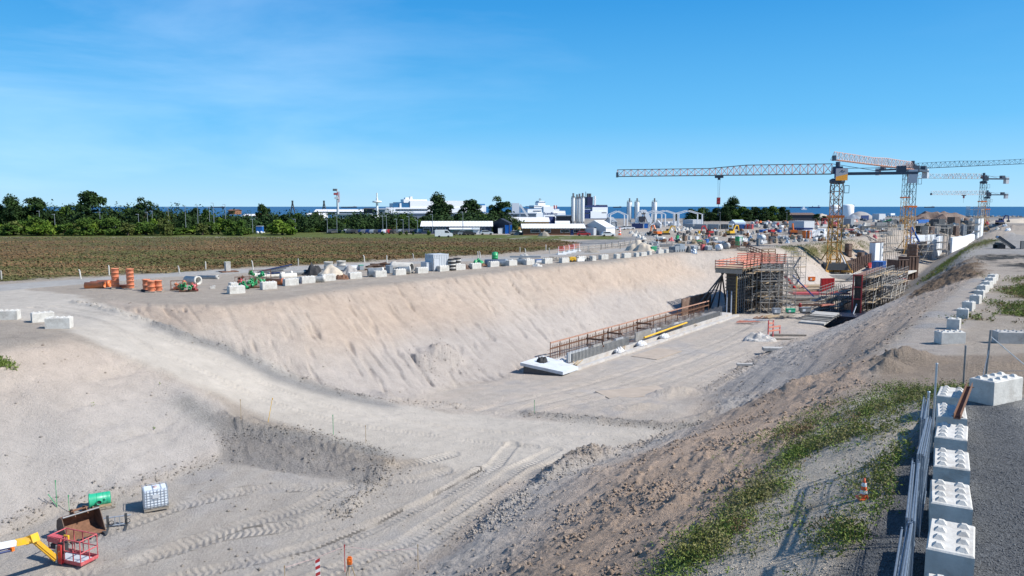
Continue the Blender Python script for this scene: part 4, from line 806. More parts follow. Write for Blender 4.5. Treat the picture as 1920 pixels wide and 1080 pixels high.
# crumpled black sheeting and heaps
def lump(p, rx, ry, h, m_, name, label, cat, ang=0, n=18, amp=.25, seed=0, fold=False):
    vs = []; rr_ = random.Random(seed); N = n
    g = [[rr_.random() for _ in range(9)] for _ in range(9)]
    def nz_(u, v):
        u *= 7.99; v *= 7.99; i, j = int(u), int(v); a, b = u - i, v - j; i = min(i, 7); j = min(j, 7)
        return (g[i][j] * (1 - a) + g[i + 1][j] * a) * (1 - b) + (g[i][j + 1] * (1 - a) + g[i + 1][j + 1] * a) * b
    for i in range(N + 1):
        for j in range(N + 1):
            u, v = i / N, j / N; x, y = (u * 2 - 1), (v * 2 - 1); d = math.sqrt(x * x + y * y); q = max(0, 1 - d ** 1.6); nn_ = nz_(u, v)
            z = h * (q ** .75) * (1 + amp * (nn_ - .5) * 2) - (.15 if q == 0 else 0)
            vs.append((x * rx * (1 + .15 * (nn_ - .5)), y * ry * (1 + .15 * (nn_ - .5)), z))
    fs = [(i * (N + 1) + j, (i + 1) * (N + 1) + j, (i + 1) * (N + 1) + j + 1, i * (N + 1) + j + 1) for i in range(N) for j in range(N)]
    o = MB().add(vs, fs, not fold).build(name, m_); o.location = p; o.rotation_euler = (0, 0, ang); return tag(o, label, cat)
lump(G(581, 517) + Vector((0, 1, 0)), 1.5, 1.0, 1.1, BLACK, 'plastic_sheeting', 'crumpled black plastic sheeting beside the sand heap', 'sheeting', amp=.9, seed=2, n=22, fold=True)
lump(G(616, 523) + Vector((0, 1.2, 0)), 1.75, 1.8, 1.35, SANDM, 'sand_heap', 'pale sand heap behind the fifth row block', 'heap', seed=3); lump(G(653, 521) + Vector((0, 1.2, 0)), 1.5, 1.6, 1.15, GRAVM, 'gravel_heap', 'grey gravel heap on rusty scrap behind the sixth row block', 'heap', seed=5, amp=.4)
lump(G(640, 524) + Vector((0, .3, 0)), .9, .5, .5, RUST, 'scrap_pile', 'rusty brown scrap left of the sixth row block', 'scrap', seed=7, amp=.9, fold=True)
for px, py, l in ((616, 505, 'left concrete shaft ring pair behind the sand heap'), (640, 503, 'right concrete shaft ring pair behind the sand heap')): rings(px, py, 2, l, 'concrete shaft rings', r=.62, h=.55, m_=CONC, pal=False, name='shaft_ring_stack')
def crate(x0, xc, x1, yt, yb, label, m_, name='crate', cat='crate', psi=PS, lid=None, group=None, ribs=0, m2=None):
    p, L, W, Hh = corner(x0, xc, x1, yt, yb, psi); t = thing(name, label, cat, p, psi, group)
    MB().b2((0, 0, .05), (L, W, Hh - .06)).build('body', m_, t); MB().b2((-.03, -.03, Hh - .06), (L + .03, W + .03, Hh)).build('lid', lid or m_, t); MB().b2((.05, .05, 0), (L - .05, W - .05, .05)).build('base', DARK, t)
    if ribs:
        m = MB()
        for k in range(1, ribs): m.box((L * k / ribs, -.02, Hh / 2), (.06, .05, Hh - .2))
        for k in range(1, max(2, int(ribs * W / max(L, .1)))): m.box((-.02, W * k / max(2, int(ribs * W / max(L, .1))), Hh / 2), (.05, .06, Hh - .2))
        m.build('ribs', m2 or m_, t)
    return t
crate(624, 630, 647, 500, 508, 'flat dark box between the two heaps', MGREY, lid=STEEL); crate(647, 650, 672, 499, 508, 'low white box behind the gravel heap', WHITE); crate(672, 675, 682, 497, 507, 'small teal grey box left of the rusty steel pile', MGREY, lid=TEALGR)
for k, (px, py, L, a, z) in enumerate([(684, 507, 3.2, 20, .1), (686, 505, 3.0, -20, .35), (690, 506, 2.8, 30, .5), (694, 505, 3.0, 5, .7), (700, 504, 2.4, 12, .25)]):
    m = MB(); beam(m, (0, 0, 0), (L, 0, .2 * (k % 3)), .18, .2); beam(m, (0, 0, .12), (L, 0, .12 + .2 * (k % 3)), .3, .03); stuffmesh(m, 'rusty_girder', RUST if k % 2 else PLY, G(px, py) + Vector((0, 0, z)), ORD[k].capitalize() + ' rusty girder of the crossed pile behind the seventh row block, counted from the left', 'girder', 'crossed rusty girders', rad(a))
crate(723, 731, 737, 498, 513, 'dark grey cabinet left of the eighth row block', MGREY, 'cabinet', 'cabinet'); crate(731, 736, 744, 499, 512, 'light grey cabinet behind the eighth row block', LGREY, 'cabinet', 'cabinet')
# containers
def container(x0, xc, x1, yt, yb, label, m_, psi=PS, name='shipping_container', group=None, doors='e', door_m=None, cat='container', win=0, p=None, mend=None, rib=True, z=0):
    p, L, W, Hh = corner(x0, xc, x1, yt, yb, psi, p); p = p + Vector((0, 0, z)); t = thing(name, label, cat, p, psi, group)
    MB().b2((.04, .04, .14), (L - .04, W - .04, Hh - .1)).build('walls', m_, t)
    m = MB(); s = .09
    for x in (0, L - s):
        for y in (0, W - s): m.b2((x, y, 0), (x + s, y + s, Hh))
    for z_ in (.02, Hh - .14): m.b2((s, 0, z_), (L - s, .12, z_ + .12)).b2((s, W - .12, z_), (L - s, W, z_ + .12)).b2((0, s, z_), (.12, W - s, z_ + .12)).b2((L - .12, s, z_), (L, W - s, z_ + .12))
    m.build('frame', m_, t); MB().b2((.02, .02, Hh - .1), (L - .02, W - .02, Hh - .02)).build('roof', mend or m_, t)
    if rib:
        m = MB(); n = max(3, int(L / .3)); k2 = max(2, int(W / .3))
        for k in range(n): m.box((.15 + (L - .3) * (k + .5) / n, .02, Hh / 2), ((L - .3) / n * .5, .05, Hh - .3))
        m.build('corrugation', m_, t); m = MB()
        for k in range(4): m.tube((-.0, .2 + (W - .4) * (k + .5) / 4, .2), (-.0, .2 + (W - .4) * (k + .5) / 4, Hh - .2), .025, 5)
        m.box((0.02, W / 2, Hh / 2), (.03, .05, Hh - .3)); m.build('door_bars', GALV, t)
    for k in range(win):
        xx = L * (k + .5) / win; f = MB().box((xx, .0, Hh * .58), (.9, .08, .8)).build('window', WHITE, t); MB().box((xx, -.03, Hh * .58), (.76, .06, .66)).build('pane', GLASS, f)
    return t, L, W, Hh
container(797, 813, 842, 477, 509, 'white ribbed shipping container standing in the yard', LGREY, rad(40)); crate(799, 813, 824, 484, 509, 'tall pale box standing before the white container', LGREY, 'site_box', 'box', rad(40)); crate(789, 800, 812, 492, 509, 'grey and white cabinet before the white container', LGREY, 'cabinet', 'cabinet', rad(40))
def tyres(px, py, n, label):
    p = G(px, py); t = thing('tyre_stack', label, 'tyres', p, 0, 'stacks of white edged rings')
    for k in range(n): MB().lathe([(.22, .0), (.52, .02), (.57, .11), (.52, .2), (.22, .22)], 18, Matrix.Translation((R.uniform(-.03, .03), 0, .24 * k))).build('ring', BLACK if k % 2 == 0 else CONC, t)
tyres(847, 507, 7, 'left stack of dark and white rings beside the white container'); tyres(857, 505, 7, 'right stack of dark and white rings beside the white container')
lump(G(897, 497) + Vector((0, .8, 0)), 1.0, .8, .9, GREEN, 'green_tarpaulin', 'crumpled green tarpaulin over parts behind the twelfth row block', 'tarpaulin', amp=.8, seed=9, fold=True)
for px, py, sx, l, m_ in ((873, 505, .7, 'dark boulder of scrap between the eleventh and twelfth row blocks', PLY), (904, 500, .6, 'rusty scrap right of the green tarpaulin', RUST), (1044, 489, .8, 'brown timber root heap near the sixteenth row block', WOODG), (1008, 500, .6, 'pale rubble behind the fifteenth row block', CONC), (1072, 490, .8, 'yellow scrap heap right of the seventeenth row block', YEL), (1103, 490, .6, 'dark rubble before the nineteenth row block', DARK)): lump(G(px, py) + Vector((0, .6, 0)), sx * 1.3, sx, sx * .7, m_, 'scrap_pile', l, 'scrap', amp=.8, seed=px, fold=True)
p = G(928, 487); t = thing('green_barrel', 'tall green ribbed plastic barrel standing behind grey pipes', 'barrel', p)
MB().lathe([(.001, 0), (.52, 0), (.52, .3), (.56, .34), (.52, .38), (.52, .7), (.56, .74), (.52, .78), (.5, 1.25), (.001, 1.28)], 20).build('drum', GREEN, t); MB().lathe([(.25, 1.26), (.25, 1.33), (.001, 1.33)], 14).build('lid', TEALGR, t)
m = MB(); beam(m, (0, 0, .6), (5.2, 0, .55), .3, .3); stuffmesh(m, 'concrete_beam', MGREY, G(956, 488), 'long dark beam lying behind the fourteenth row block', 'beam', None, rad(5)); lump(G(983, 487) + Vector((0, 1, 0)), 1.1, .9, 1.0, CONC2, 'stone_heap', 'grey pointed stone heap behind the fifteenth row block', 'heap', seed=12)
crate(1002, 1006, 1021, 487, 493, 'flat blue and white box behind the sixteenth row block', LGREY, lid=BLUE); crate(1080, 1083, 1096, 485, 491, 'white low box left of the eighteenth row block', WHITE)
for px, py, L, a, l in ((1021, 488, 2.6, 10, 'brown log left of the sixteenth row block top'), (1030, 486, 2.4, -20, 'brown log lying crosswise behind the sixteenth row block')): stuffmesh(MB().tube((0, 0, .3), (L, 0, .25), .2, 8), 'log', WOODG, G(px, py), l, 'log', None, rad(a))
p = G(1073, 491); t = thing('mini_compactor', 'small yellow compactor machine right of the seventeenth row block', 'compactor', p, rad(20))
MB().b2((-.5, -.3, .3), (.5, .3, .8)).build('body', YEL, t); MB().lathe([(.3, -.35), (.3, .35)], 14, Matrix.Translation((0, 0, .3)) @ Matrix.Rotation(rad(90), 4, 'X')).build('drum', STEEL, t); MB().tube((.5, 0, .7), (1.0, 0, 1.1), .03, 6).build('handle', DARK, t)
# red and white barriers
for k in range(4):
    p = G(1046 + 9.5 * k, 477.5 - 2 * k); t = thing('site_barrier', ORD[k].capitalize() + ' red barrier panel on white feet, from the left', 'barrier', p, rad(18), 'red barrier panels near the field corner')
    for z in (.75, 1.05, 1.35): MB().b2((0, -.02, z), (1.5, .02, z + .16)).build('board', SALMON if k % 2 else RED, t)
    for x in (.15, 1.35): MB().b2((x - .04, -.03, 0), (x + .04, .03, 1.55)).build('post', WHITE, t)
    MB().b2((-.1, -.3, 0), (1.6, .3, .3)).build('foot', WHITE, t)
# marker posts along the haul road
posts = [(3, 524), (152, 523), (205, 516), (337, 513.5), (386, 506), (475, 505.5), (559.5, 498), (684, 492.5), (725.5, 494), (776, 487.5), (896, 484), (901, 485.5), (975, 474), (986, 477.5), (1023.6, 470.5), (1031, 475.5)]
def postobj(px, py, label, group, h=1.0, r=.07, lean=0, m_=CONC):
    p = G(px, py); o = MB().tube((0, 0, -.1), (lean, 0, h * .85), r, 7).tube((lean, 0, h * .85), (lean * 1.6 - .04, 0, h), r, 7, r * .7).build('marker_post', m_); o.location = p; return tag(o, label, 'post', group)
for k, (px, py) in enumerate(posts): postobj(px, py, ORD[k].capitalize() + ' pale marker post along the field road, from the left', 'pale marker posts along the field road', 1.1 + .1 * (k % 3), .085, -.12 * (k % 2), CONC if k % 3 else CONC2)
# low rail fence right of the field corner
def railfence(a, b, n, h, label, m_=WOODG, rails=(.35, .8), group='timber rail fences'):
    A, B = G(*a), G(*b); t = thing('rail_fence', label, 'fence', A, 0, group); d = B - A
    pts = []
    for k in range(n + 1): q = A + d * (k / n); q.z = gz(q.x, q.y); pts.append(q - A)
    for q in pts: MB().tube(q, q + Vector((0, 0, h)), .06, 5).build('post', m_, t)
    for z in rails: m = MB(); m.path([q + Vector((0, 0, z)) for q in pts], .045, 4); m.build('rail', m_, t)
railfence((1082, 470), (1160, 463), 7, 1.0, 'left piece of grey rail fence right of the red barriers', CONC2); railfence((1135, 466), (1192, 458), 5, 1.3, 'middle rail fence with tall posts left of the yard junction'); railfence((1160, 462), (1230, 452), 6, 1.0, 'right rail fence running to the yard junction', CONC2); railfence((1192, 468), (1260, 459), 6, 1.1, 'dark rail fence above the sand bags by the junction', STEEL)
for k, (px, py) in enumerate([(1084, 472), (1103, 471), (1127, 468), (1147, 463), (1163, 467), (1180, 462), (1193, 460)]): postobj(px, py, ORD[k].capitalize() + ' grey bollard right of the red barriers, from the left', 'grey bollards near the junction', 1.2, .09, 0, CONC2 if k % 2 else WOODG)
lump(G(1111, 474) + Vector((0, 1, 0)), 1.6, .8, .5, WOODG, 'soil_heap', 'small dark brown soil heap alone right of the barriers', 'heap', seed=31, amp=.6); lump(G(1197, 470) + Vector((0, 1.5, 0)), 2.4, 1.8, 2.0, SANDM, 'sand_heap', 'left tall sand heap beside the green crate stack', 'heap', seed=32); lump(G(1211, 471) + Vector((0, 1.2, 0)), 2.0, 1.6, 1.7, SANDM, 'sand_heap', 'right sand heap touching the green crate stack', 'heap', seed=33)
for k in range(3):
    p, L, W, Hh = corner(1219, 1222, 1232, 462, 471, PS); t = thing('green_crate', ['bottom', 'middle', 'top'][k] + ' green crate of the stack beside the sand heaps', 'crate', p + Vector((0, 0, k * Hh / 3)), PS, 'stacked green crates'); h = Hh / 3
    MB().b2((0, 0, .03), (L, W, h - .12)).build('body', GREEN, t); MB().b2((-.06, -.06, h - .12), (L + .06, W + .06, h - .03)).build('rim', TEALGR, t)
# ---------------------------------------------------------------- in the cutting: footing, tunnel formwork, scaffolds
HDG = rad(90 - 36)         # direction along the cutting, from +x
def frame(o, rz): return Matrix.Translation(o) @ Matrix.Rotation(rz, 4, 'Z')
# footing strip: origin at its near left corner, x runs along the cutting, -y to the right
FO = PH(1070, 700, 17); t = thing('wall_footing', 'long pale concrete footing strip with starter bars at the foot of the slope', 'footing', FO, HDG)
SANDC = mat('sand_dusted_concrete', (.47, .455, .43), .9, var=.15, scale=1.2, dirt=(.40, .34, .28), dirt_amt=.45)
MB().b2((0, .1, -.3), (50, .7, .25)).build('near_kerb', SANDC, t)
MB().add([(-1.5, 0, .1), (1.5, 0, .1), (1.5, 4.4, .8), (-3.0, 4.2, .8), (-1.5, 0, .42), (1.5, 0, .42), (1.5, 4.4, 1.1), (-3.0, 4.2, 1.1)], [(0, 1, 2, 3), (4, 5, 6, 7), (0, 1, 5, 4), (1, 2, 6, 5), (2, 3, 7, 6), (3, 0, 4, 7)]).build('sloped_apron', mat('apron_concrete', (.55, .59, .62), .8, var=.08, scale=.8, dirt=(.42, .38, .33), dirt_amt=.4), t)
MB().add([(-1.4, .15, -.9), (.9, .15, -.9), (.9, 4.1, -.9), (-2.7, 4.0, -.9), (-1.4, .15, .1), (.9, .15, .1), (.9, 4.1, .8), (-2.7, 4.0, .8)], [(0, 1, 2, 3), (0, 1, 5, 4), (1, 2, 6, 5), (2, 3, 7, 6), (3, 0, 4, 7)]).build('apron_toe', DARK, t)
MB().b2((1.5, 1.3, -.3), (50, 4.4, .42)).build('slab', SANDC, t)
m = MB()
for k in range(150): x = 1.8 + k * .3; m.tube((x, 1.6, .4), (x, 1.62, 1.9 + .1 * math.sin(k)), .034, 4, caps=False)
m.build('front_starter_bars', STEEL, t); MB().b2((3, 1.65, .4), (16, 1.9, 1.35)).b2((24, 1.65, .4), (46, 1.85, 1.1)).build('kicker_wall', mat('damp_concrete', (.27, .28, .28), .7, var=.25, scale=1.5, dirt=(.40, .38, .35)), t); m = MB()
for k in range(120): x = 3 + k * .36; m.tube((x, 4.2, .4), (x + R.uniform(-.05, .05), 4.2, 2.0), .034, 4, caps=False)
for z in (.8, 1.2, 1.6): m.tube((2, 4.2, z), (46, 4.2, z), .02, 4)
m.build('rear_starter_bars', RUST, t)
for k in (0, 1, 2, 3): m = MB().b2((2.4 + k * 5.2, 1.75, .5), (2.4 + k * 5.2 + (4.2 if k != 2 else 2), 1.95, 1.55)); m.build('shutter_panel', LGREY if k % 2 == 0 else CONC2, t)
yp = MB().tube((19, 1.1, .9), (32, 1.1, 1.15), .12, 8).build('yellow_tube', YEL, t)
PINKW = mat('pinkish_timber', (.42, .24, .17), .8, var=.3, scale=3)
gf = thing('guard_rail', 'brown timber guard rail on posts behind the footing', 'railing', FO + Vector((0, 0, 0)), HDG)
m = MB()
for k in range(24): MB().tube((4 + k * 2.0, 5.1, .3), (4 + k * 2, 5.1, 2.1), .05, 5).build('post', RUST, gf)
for z in (1.3, 1.95): MB().b2((4, 5.04, z), (50, 5.12, z + .15)).build('rail', PINKW if z > 1.5 else RUST, gf)
def local(a, b, z=0): return FO + Matrix.Rotation(HDG, 3, 'Z') @ Vector((a, b, z))
for k, (a, b, rz, l) in enumerate([(9.5, 2.6, .1, 'nearest'), (14.5, 2.8, -.1, 'second'), (23.5, 3.4, .05, 'farthest')]):
    p = local(a, b, .5); q = thing('timber_trestle', l + ' brown timber edge guard standing across the footing slab', 'guard', p, HDG + 1.57 + rz, 'timber guards on the footing')
    for x in (-.9, .9): MB().tube((x, 0, 0), (x, 0, 1.9), .07, 5).build('post', RUST, q)
    for z in (.6, 1.3): MB().b2((-1.1, -.05, z), (1.1, .05, z + .2)).build('board', RUST, q)
for k, (a, b, s_, l) in enumerate([(2.2, 2.6, 1.0, 'white'), (6, 3.2, 1.4, 'pale'), (27, 3.3, 1.5, 'peaked white'), (34, 3.0, 1.8, 'long white'), (12, .8, .8, 'small white'), (17.5, .7, .9, 'torn white'), (24, .7, .9, 'flat white'), (40, 2.6, 1.6, 'grey white')]):
    lump(local(a, b, .45), s_, s_ * .6, .3, SHEET if k != 7 else CONC2, 'plastic_sheeting', l + ' sheeting bundle on the footing, ' + ORD[k] + ' of eight listed outward from the near end', 'sheeting', HDG, amp=.9, seed=50 + k, fold=True)
lump(local(-.5, 3.2, 1.0), .7, .5, .5, BLACK, 'plastic_sheeting', 'black sheeting bundle on the white apron of the footing', 'sheeting', HDG, amp=.9, seed=61, fold=True)
for k in range(16):
    a, b = 3 + k * 2.7, [1.05, 2.3, 3.5, 2.9][k % 4]; m = MB()
    for i in range(4): beam(m, (R.uniform(-.5, 0), i * .16, .05 + .08 * (i % 2)), (R.uniform(.8, 1.8), i * .16 + R.uniform(-.3, .3), .08 + R.uniform(0, .3)), .1, .07)
    stuffmesh(m, 'board_pile', [WOOD, RUST, WOODG, SHEET][k % 4], local(a, b, .42 if b > 1.2 else .26), ['Pale boards', 'Rusty bars', 'Grey boards', 'White wrapped boards'][k % 4] + ' left loose on the footing, ' + ORD[k // 4] + ' such pile from the near end', 'timber', 'loose piles on the footing', HDG + R.uniform(-.6, .6))
# dark ply-faced rear wall behind the footing's far end and raking props
def wallbox(p, L, W, z0, z1, rz, name, label, m_, cat='wall'):
    t = thing(name, label, cat, p, rz); MB().b2((0, 0, z0), (L, W, z1)).build('panel', m_, t); return t
def mast_frame(): pass
# scaffold builder ------------------------------------------------------
SCAF = mat('scaffold_tube', (0.30, 0.30, 0.29), .6, .3, var=.35, scale=3, dirt=(.12, .10, .08), dirt_amt=.5)
def scaffold(p, rz, nx, ny, nz, label, bx_=2.0, by=1.1, bz=2.0, stair=False, skip=0, slopefoot=None):
    t = thing('scaffold', label, 'scaffold', p, rz, 'tube scaffolds in the cutting'); m = MB(); r = .045; z0 = -.4
    zt = nz * bz + 1.1
    for i in range(nx + 1):
        for j in range(ny + 1):
            zb = z0 if slopefoot is None else slopefoot(i)
            m.tube((i * bx_, j * by, zb), (i * bx_, j * by, zt), r, 5, caps=False)
    m.build('standards', SCAF, t); m = MB(); dk = MB()
    for k in range(nz + 1):
        z = k * bz + .1
        zz = [z] + ([z + .5, z + 1.0] if k else [])
        for q in zz:
            for j in (0, ny): m.tube((0, j * by, q), (nx * bx_, j * by, q), .035, 5, caps=False)
        for i in range(nx + 1): m.tube((i * bx_, 0, z), (i * bx_, ny * by, z), .03, 4, caps=False)
        if k:
            for i in range(nx):
                if (i * 7 + k * 3) % 5 != 0: dk.b2((i * bx_ + .04, .1, z), (i * bx_ + bx_ - .04, ny * by - .1, z + .05)); dk.b2((i * bx_, -.03, z), (i * bx_ + bx_ - .05, .0, z + .16))
    m.build('ledgers', SCAF, t); dk.build('deck_boards', WOOD if nz % 2 else WOODG, t); m = MB()
    for i in range(nx):
        for k in range(nz):
            s = (i + k) % 2; m.tube((i * bx_, -.04, k * bz + .1), ((i + 1) * bx_, -.04, (k + 1) * bz), .03, 4) if s else m.tube(((i + 1) * bx_, -.04, k * bz + .1), (i * bx_, -.04, (k + 1) * bz), .03, 4)
    m.build('braces', SCAF, t)
    if stair:
        m = MB()
        for k in range(nz): beam(m, Vector((.2 + (k % 2) * 1.6, -.5, k * bz + .1)), Vector((1.8 - (k % 2) * 1.6, -.5, (k + 1) * bz + .1)), .35, .08)
        m.build('stairs', STEEL, t)
    return t
# left tunnel wall in its formwork
VOIDPLY = mat('void_shade_ply', (.05, .038, .03), .75, var=.3, scale=1.5, dirt=(.13, .10, .08)); DRUST = mat('dark_sheet_steel', (.085, .05, .038), .8, .1, var=.3, scale=1.5, dirt=(.18, .11, .08))  # near-black ply colour stands in for the dark voids behind the scaffolds
LW = PH(1379, 588, 17); t = thing('wall_formwork', 'tall dark formwork of the left tunnel wall with salmon work platform', 'formwork', LW, HDG)
Hw = 7.2; MB().b2((0, .1, -.2), (17, 1.5, Hw)).build('ply_panels', VOIDPLY, t); m = MB()
for k in range(12): m.b2((.1, -.05, .3 + k * .58), (17, .1, .42 + k * .58))
m.build('walers', WOODG, t); m = MB()
for k in range(18): m.b2((-.12 + k * .98, -.18, 0), (.0 + k * .98, -.05, Hw))
m.build('soldier_beams', MGREY, t); MB().b2((-.3, .05, -.2), (-.02, 1.55, Hw)).build('stop_end', mat('black_ply', (.035, .03, .028), .7, dirt=(.12, .1, .08)), t)
for z in range(13): MB().b2((-.42, -.1, .2 + z * .55), (-.3, 1.7, .32 + z * .55)).build('end_waler', mat('mossy_timber', (.08, .075, .055), .8), t)
MB().tube((-.45, -.2, 0), (-.45, -.2, 6.0), .09, 8).build('yellow_prop', mat('ochre_prop', (.42, .27, .05), .6), t)
# platform
m = MB().b2((-1.5, -1.4, Hw), (17.5, 2.9, Hw + .12)); m.build('platform_deck', WOOD, t); m = MB()
for k in range(13): m.b2((-1.4 + k * 1.5, -1.5, Hw - .3), (-1.25 + k * 1.5, 3, Hw - .02))
m.build('platform_joists', WOOD, t); m = MB()
for z in (.25, .65, 1.05):
    m.b2((-1.5, -1.45, Hw + z), (17.5, -1.4, Hw + z + .17)).b2((-1.5, 2.9, Hw + z), (17.5, 2.95, Hw + z + .17)).b2((-1.55, -1.4, Hw + z), (-1.5, 2.9, Hw + z + .17))
m.build('platform_boards', SALMON, t); m = MB()
for k in range(12):
    for y in (-1.5, 3.0): m.b2((-1.5 + k * 1.7, y - .04, Hw - .2), (-1.4 + k * 1.7, y + .04, Hw + 1.35))
m.build('platform_posts', RUST, t); m = MB().b2((-1.62, -1.4, Hw - .7), (-1.55, 2.9, Hw - .05)); m.build('end_fascia', WOODG, t)
for k in range(5): MB().tube((.2 - .1 * k, 2.0 + .1 * k, 6.6), (-3.2 + 2.5 * k, 6.0 - .5 * k, .1), .13, 6).build('raking_prop', DARK, t)
for k in range(2): MB().tube((-.4, .6 + k * .7, 3.6), (-2.6, -.2 + k * .7, 0), .1, 6).build('push_prop', GALV, t)
wallbox(LW + Matrix.Rotation(HDG, 3, 'Z') @ Vector((-7, 6.0, 0)), 12, .2, -.2, 2.6, HDG, 'sheet_wall', 'dark brown sheeting wall behind the raking props', PLY)
t = thing('platform_annex', 'second salmon platform at right angles on the farther formwork', 'platform', PH(1431, 594, 17) + Vector((0, 9, 0)), rad(8))
HH = 7.6
MB().b2((0, 0, 0), (6.5, 1.2, HH)).build('ply_panels', VOIDPLY, t); m = MB()
for z in (.25, .65, 1.05, 1.4): m.b2((-.6, -1.25, HH + z), (6.3, -1.2, HH + z + .17)).b2((-.6, 2.4, HH + z), (6.3, 2.45, HH + z + .17))
m.build('boards', SALMON, t); MB().b2((-.6, -1.2, HH), (6.3, 2.4, HH + .12)).build('deck', SALMON, t); m = MB()
for k in range(6): m.b2((-.6 + k * 1.3, -1.32, HH - .1), (-.5 + k * 1.3, -1.24, HH + 1.65))
m.build('posts', RUST, t)
rl = thing('stair_cage', 'wooden railing cage at the right end of the salmon platforms', 'railing', PH(1464, 594, 17) + Vector((0, 10, 0)), rad(8))
for x in (0, 1.2, 2.4): MB().b2((x - .05, -.05, 0), (x + .05, .05, 9.9)).build('post', RUST, rl)
for z in (8.2, 8.8, 9.4, 9.8): MB().b2((0, -.08, z), (2.4, -.02, z + .18)).build('rail', WOOD, rl)
def PL(px, py, H=17, dy=0): q = PH(px, py, H); return q + Vector((0, dy, 0))
RZ = Matrix.Rotation(HDG, 3, 'Z')
scaffold(LW + RZ @ Vector((.8, -2.3, 0)), HDG, 6, 1, 3, 'near scaffold along the left wall formwork', 2.0, 1.2, 2.1)
scaffold(LW + RZ @ Vector((3.5, -4.2, 0)), HDG, 3, 1, 3, 'stair scaffold standing before the left wall formwork', 1.7, 1.2, 2.1, stair=True)
scaffold(PL(1431, 592, 17, 1.5), rad(10), 4, 2, 4, 'broad scaffold under the second salmon platform', 1.5, 1.4, 1.7)
scaffold(PL(1440, 586, 17, 6), rad(10), 4, 1, 4, 'rear scaffold row beneath the railing cage', 1.8, 1.2, 1.8)
scaffold(PL(1496, 548, 15.5, 4), rad(25), 2, 1, 3, 'slim pale access tower at the foot of the tan slope', 1.9, 1.3, 2.0, stair=True)
# right tunnel wall formwork with reddish end
RW = PH(1612, 596, 17.6); t = thing('wall_formwork', 'red framed formwork at the end of the right tunnel wall', 'formwork', RW, HDG)
MB().b2((0, 0, -.5), (18, 1.0, 6.6)).build('ply_panels', VOIDPLY, t); MB().b2((-.1, -.15, 6.6), (19, 1.3, 6.75)).build('top_deck', mat('brown_deck', (.22, .12, .08), .8, var=.25), t)
m = MB()
for y in (-.1, 1.15): m.b2((-.25, y - .09, -.5), (-.07, y + .09, 6.9))
for z in (0.2, 2.9, 4.8, 6.7): m.b2((-.25, .0, z), (-.07, 1.05, z + .16))
m.build('red_frame', RED, t); m = MB()
for k in range(10): m.b2((.2, -.14, .2 + k * .68), (18, -.0, .32 + k * .68))
m.build('walers', WOODG, t); MB().tube((-.2, .5, 2.2), (-2.8, .9, -.8), .1, 6).build('push_prop', GALV, t)
scaffold(RW + RZ @ Vector((.5, -1.7, .3)), HDG, 8, 1, 3, 'scaffold along the outside of the right tunnel wall', 2.0, 1.1, 2.0)
scaffold(RW + RZ @ Vector((4, -3.6, .8)), HDG, 7, 1, 2, 'outer scaffold row stepping down the right slope', 2.0, 1.4, 2.0)
scaffold(RW + RZ @ Vector((-1, 3.0, -.4)), HDG, 6, 1, 2, 'dense scaffold inside the right tunnel wall', 1.5, 1.2, 1.9); scaffold(RW + RZ @ Vector((2, 5.6, -.4)), HDG, 6, 1, 2, 'low scaffold deck left of the right tunnel wall', 1.6, 1.2, 1.8)
scaffold(RW + RZ @ Vector((22, -1.5, -.4)), HDG, 6, 2, 3, 'far scaffold between the right wall and the rusty sheet boxes', 2.0, 1.2, 1.8)
# the deep shaded ramp opening and its slabs; a black sheet imitates its shade
p = PH(1545, 612, 17.2); t = thing('ramp_slab', 'grey sloping concrete slabs over the shaded underpass opening', 'slab', p, HDG)
m = MB().add([(0, 0, .1), (9, 0, .6), (9, 3.5, .6), (0, 3.5, .1), (0, 0, .4), (9, 0, .95), (9, 3.5, .95), (0, 3.5, .4)], [(0, 1, 2, 3), (4, 5, 6, 7), (0, 1, 5, 4), (1, 2, 6, 5), (2, 3, 7, 6), (3, 0, 4, 7)]); m.build('slab', CONC2, t)
m = MB()
for k in range(6): m.b2((1.5 * k, -.6, .7), (1.5 * k + .15, 4, .85))
m.build('joists', WOODG, t)
tag(MB().add([(0, 0, 0), (7.5, -5.2, 0), (12.5, 1.5, 0), (5, 6.5, 0), (0, 0, .25), (7.5, -5.2, .25), (12.5, 1.5, .25), (5, 6.5, .25)], [(0, 1, 2, 3), (4, 5, 6, 7), (0, 1, 5, 4), (1, 2, 6, 5), (2, 3, 7, 6), (3, 0, 4, 7)]).build('shade_sheet', mat('opening_shade_black', (.012, .014, .03), .5), None, PH(1528, 592, 17.05)), 'shade imitating membrane spread in the low opening before the right wall', 'blackout')  # flat black sheet added to stand for the shade in the opening
# rusty sheet piles and posts, white pier
def pier(px, yt, yb, w, d, H, label, m_, name='pier', rz=HDG, cat='pier', dy=0, cap=None, group=None):
    p = PH(px, yb, H); s = mpp(p); h = (yb - yt) * s; p = p + Vector((0, dy, 0)); t = thing(name, label, cat, p, rz, group)
    MB().b2((0, 0, -1), (d, w, h)).build('shaft', m_, t); MB().b2((-.06, -.06, h), (d + .06, w + .06, h + .12)).build('cap', cap or m_, t)
    m = MB()
    for k in range(1, 4): m.b2((-.1, -.1, h * k / 4), (d + .1, w + .1, h * k / 4 + .12))
    m.build('bands', RUST if m_ is PLY else m_, t); return t
pier(1590, 458, 503, 1.2, 1.2, 15, 'tall dark brown formwork column beside the nearest crane mast', PLY, 'formwork_column', rz=rad(30), cat='column'); pier(1614, 474, 504, 1.2, 1.2, 15, 'shorter dark brown formwork column left of the white pier', PLY, 'formwork_column', rz=rad(30), cat='column')
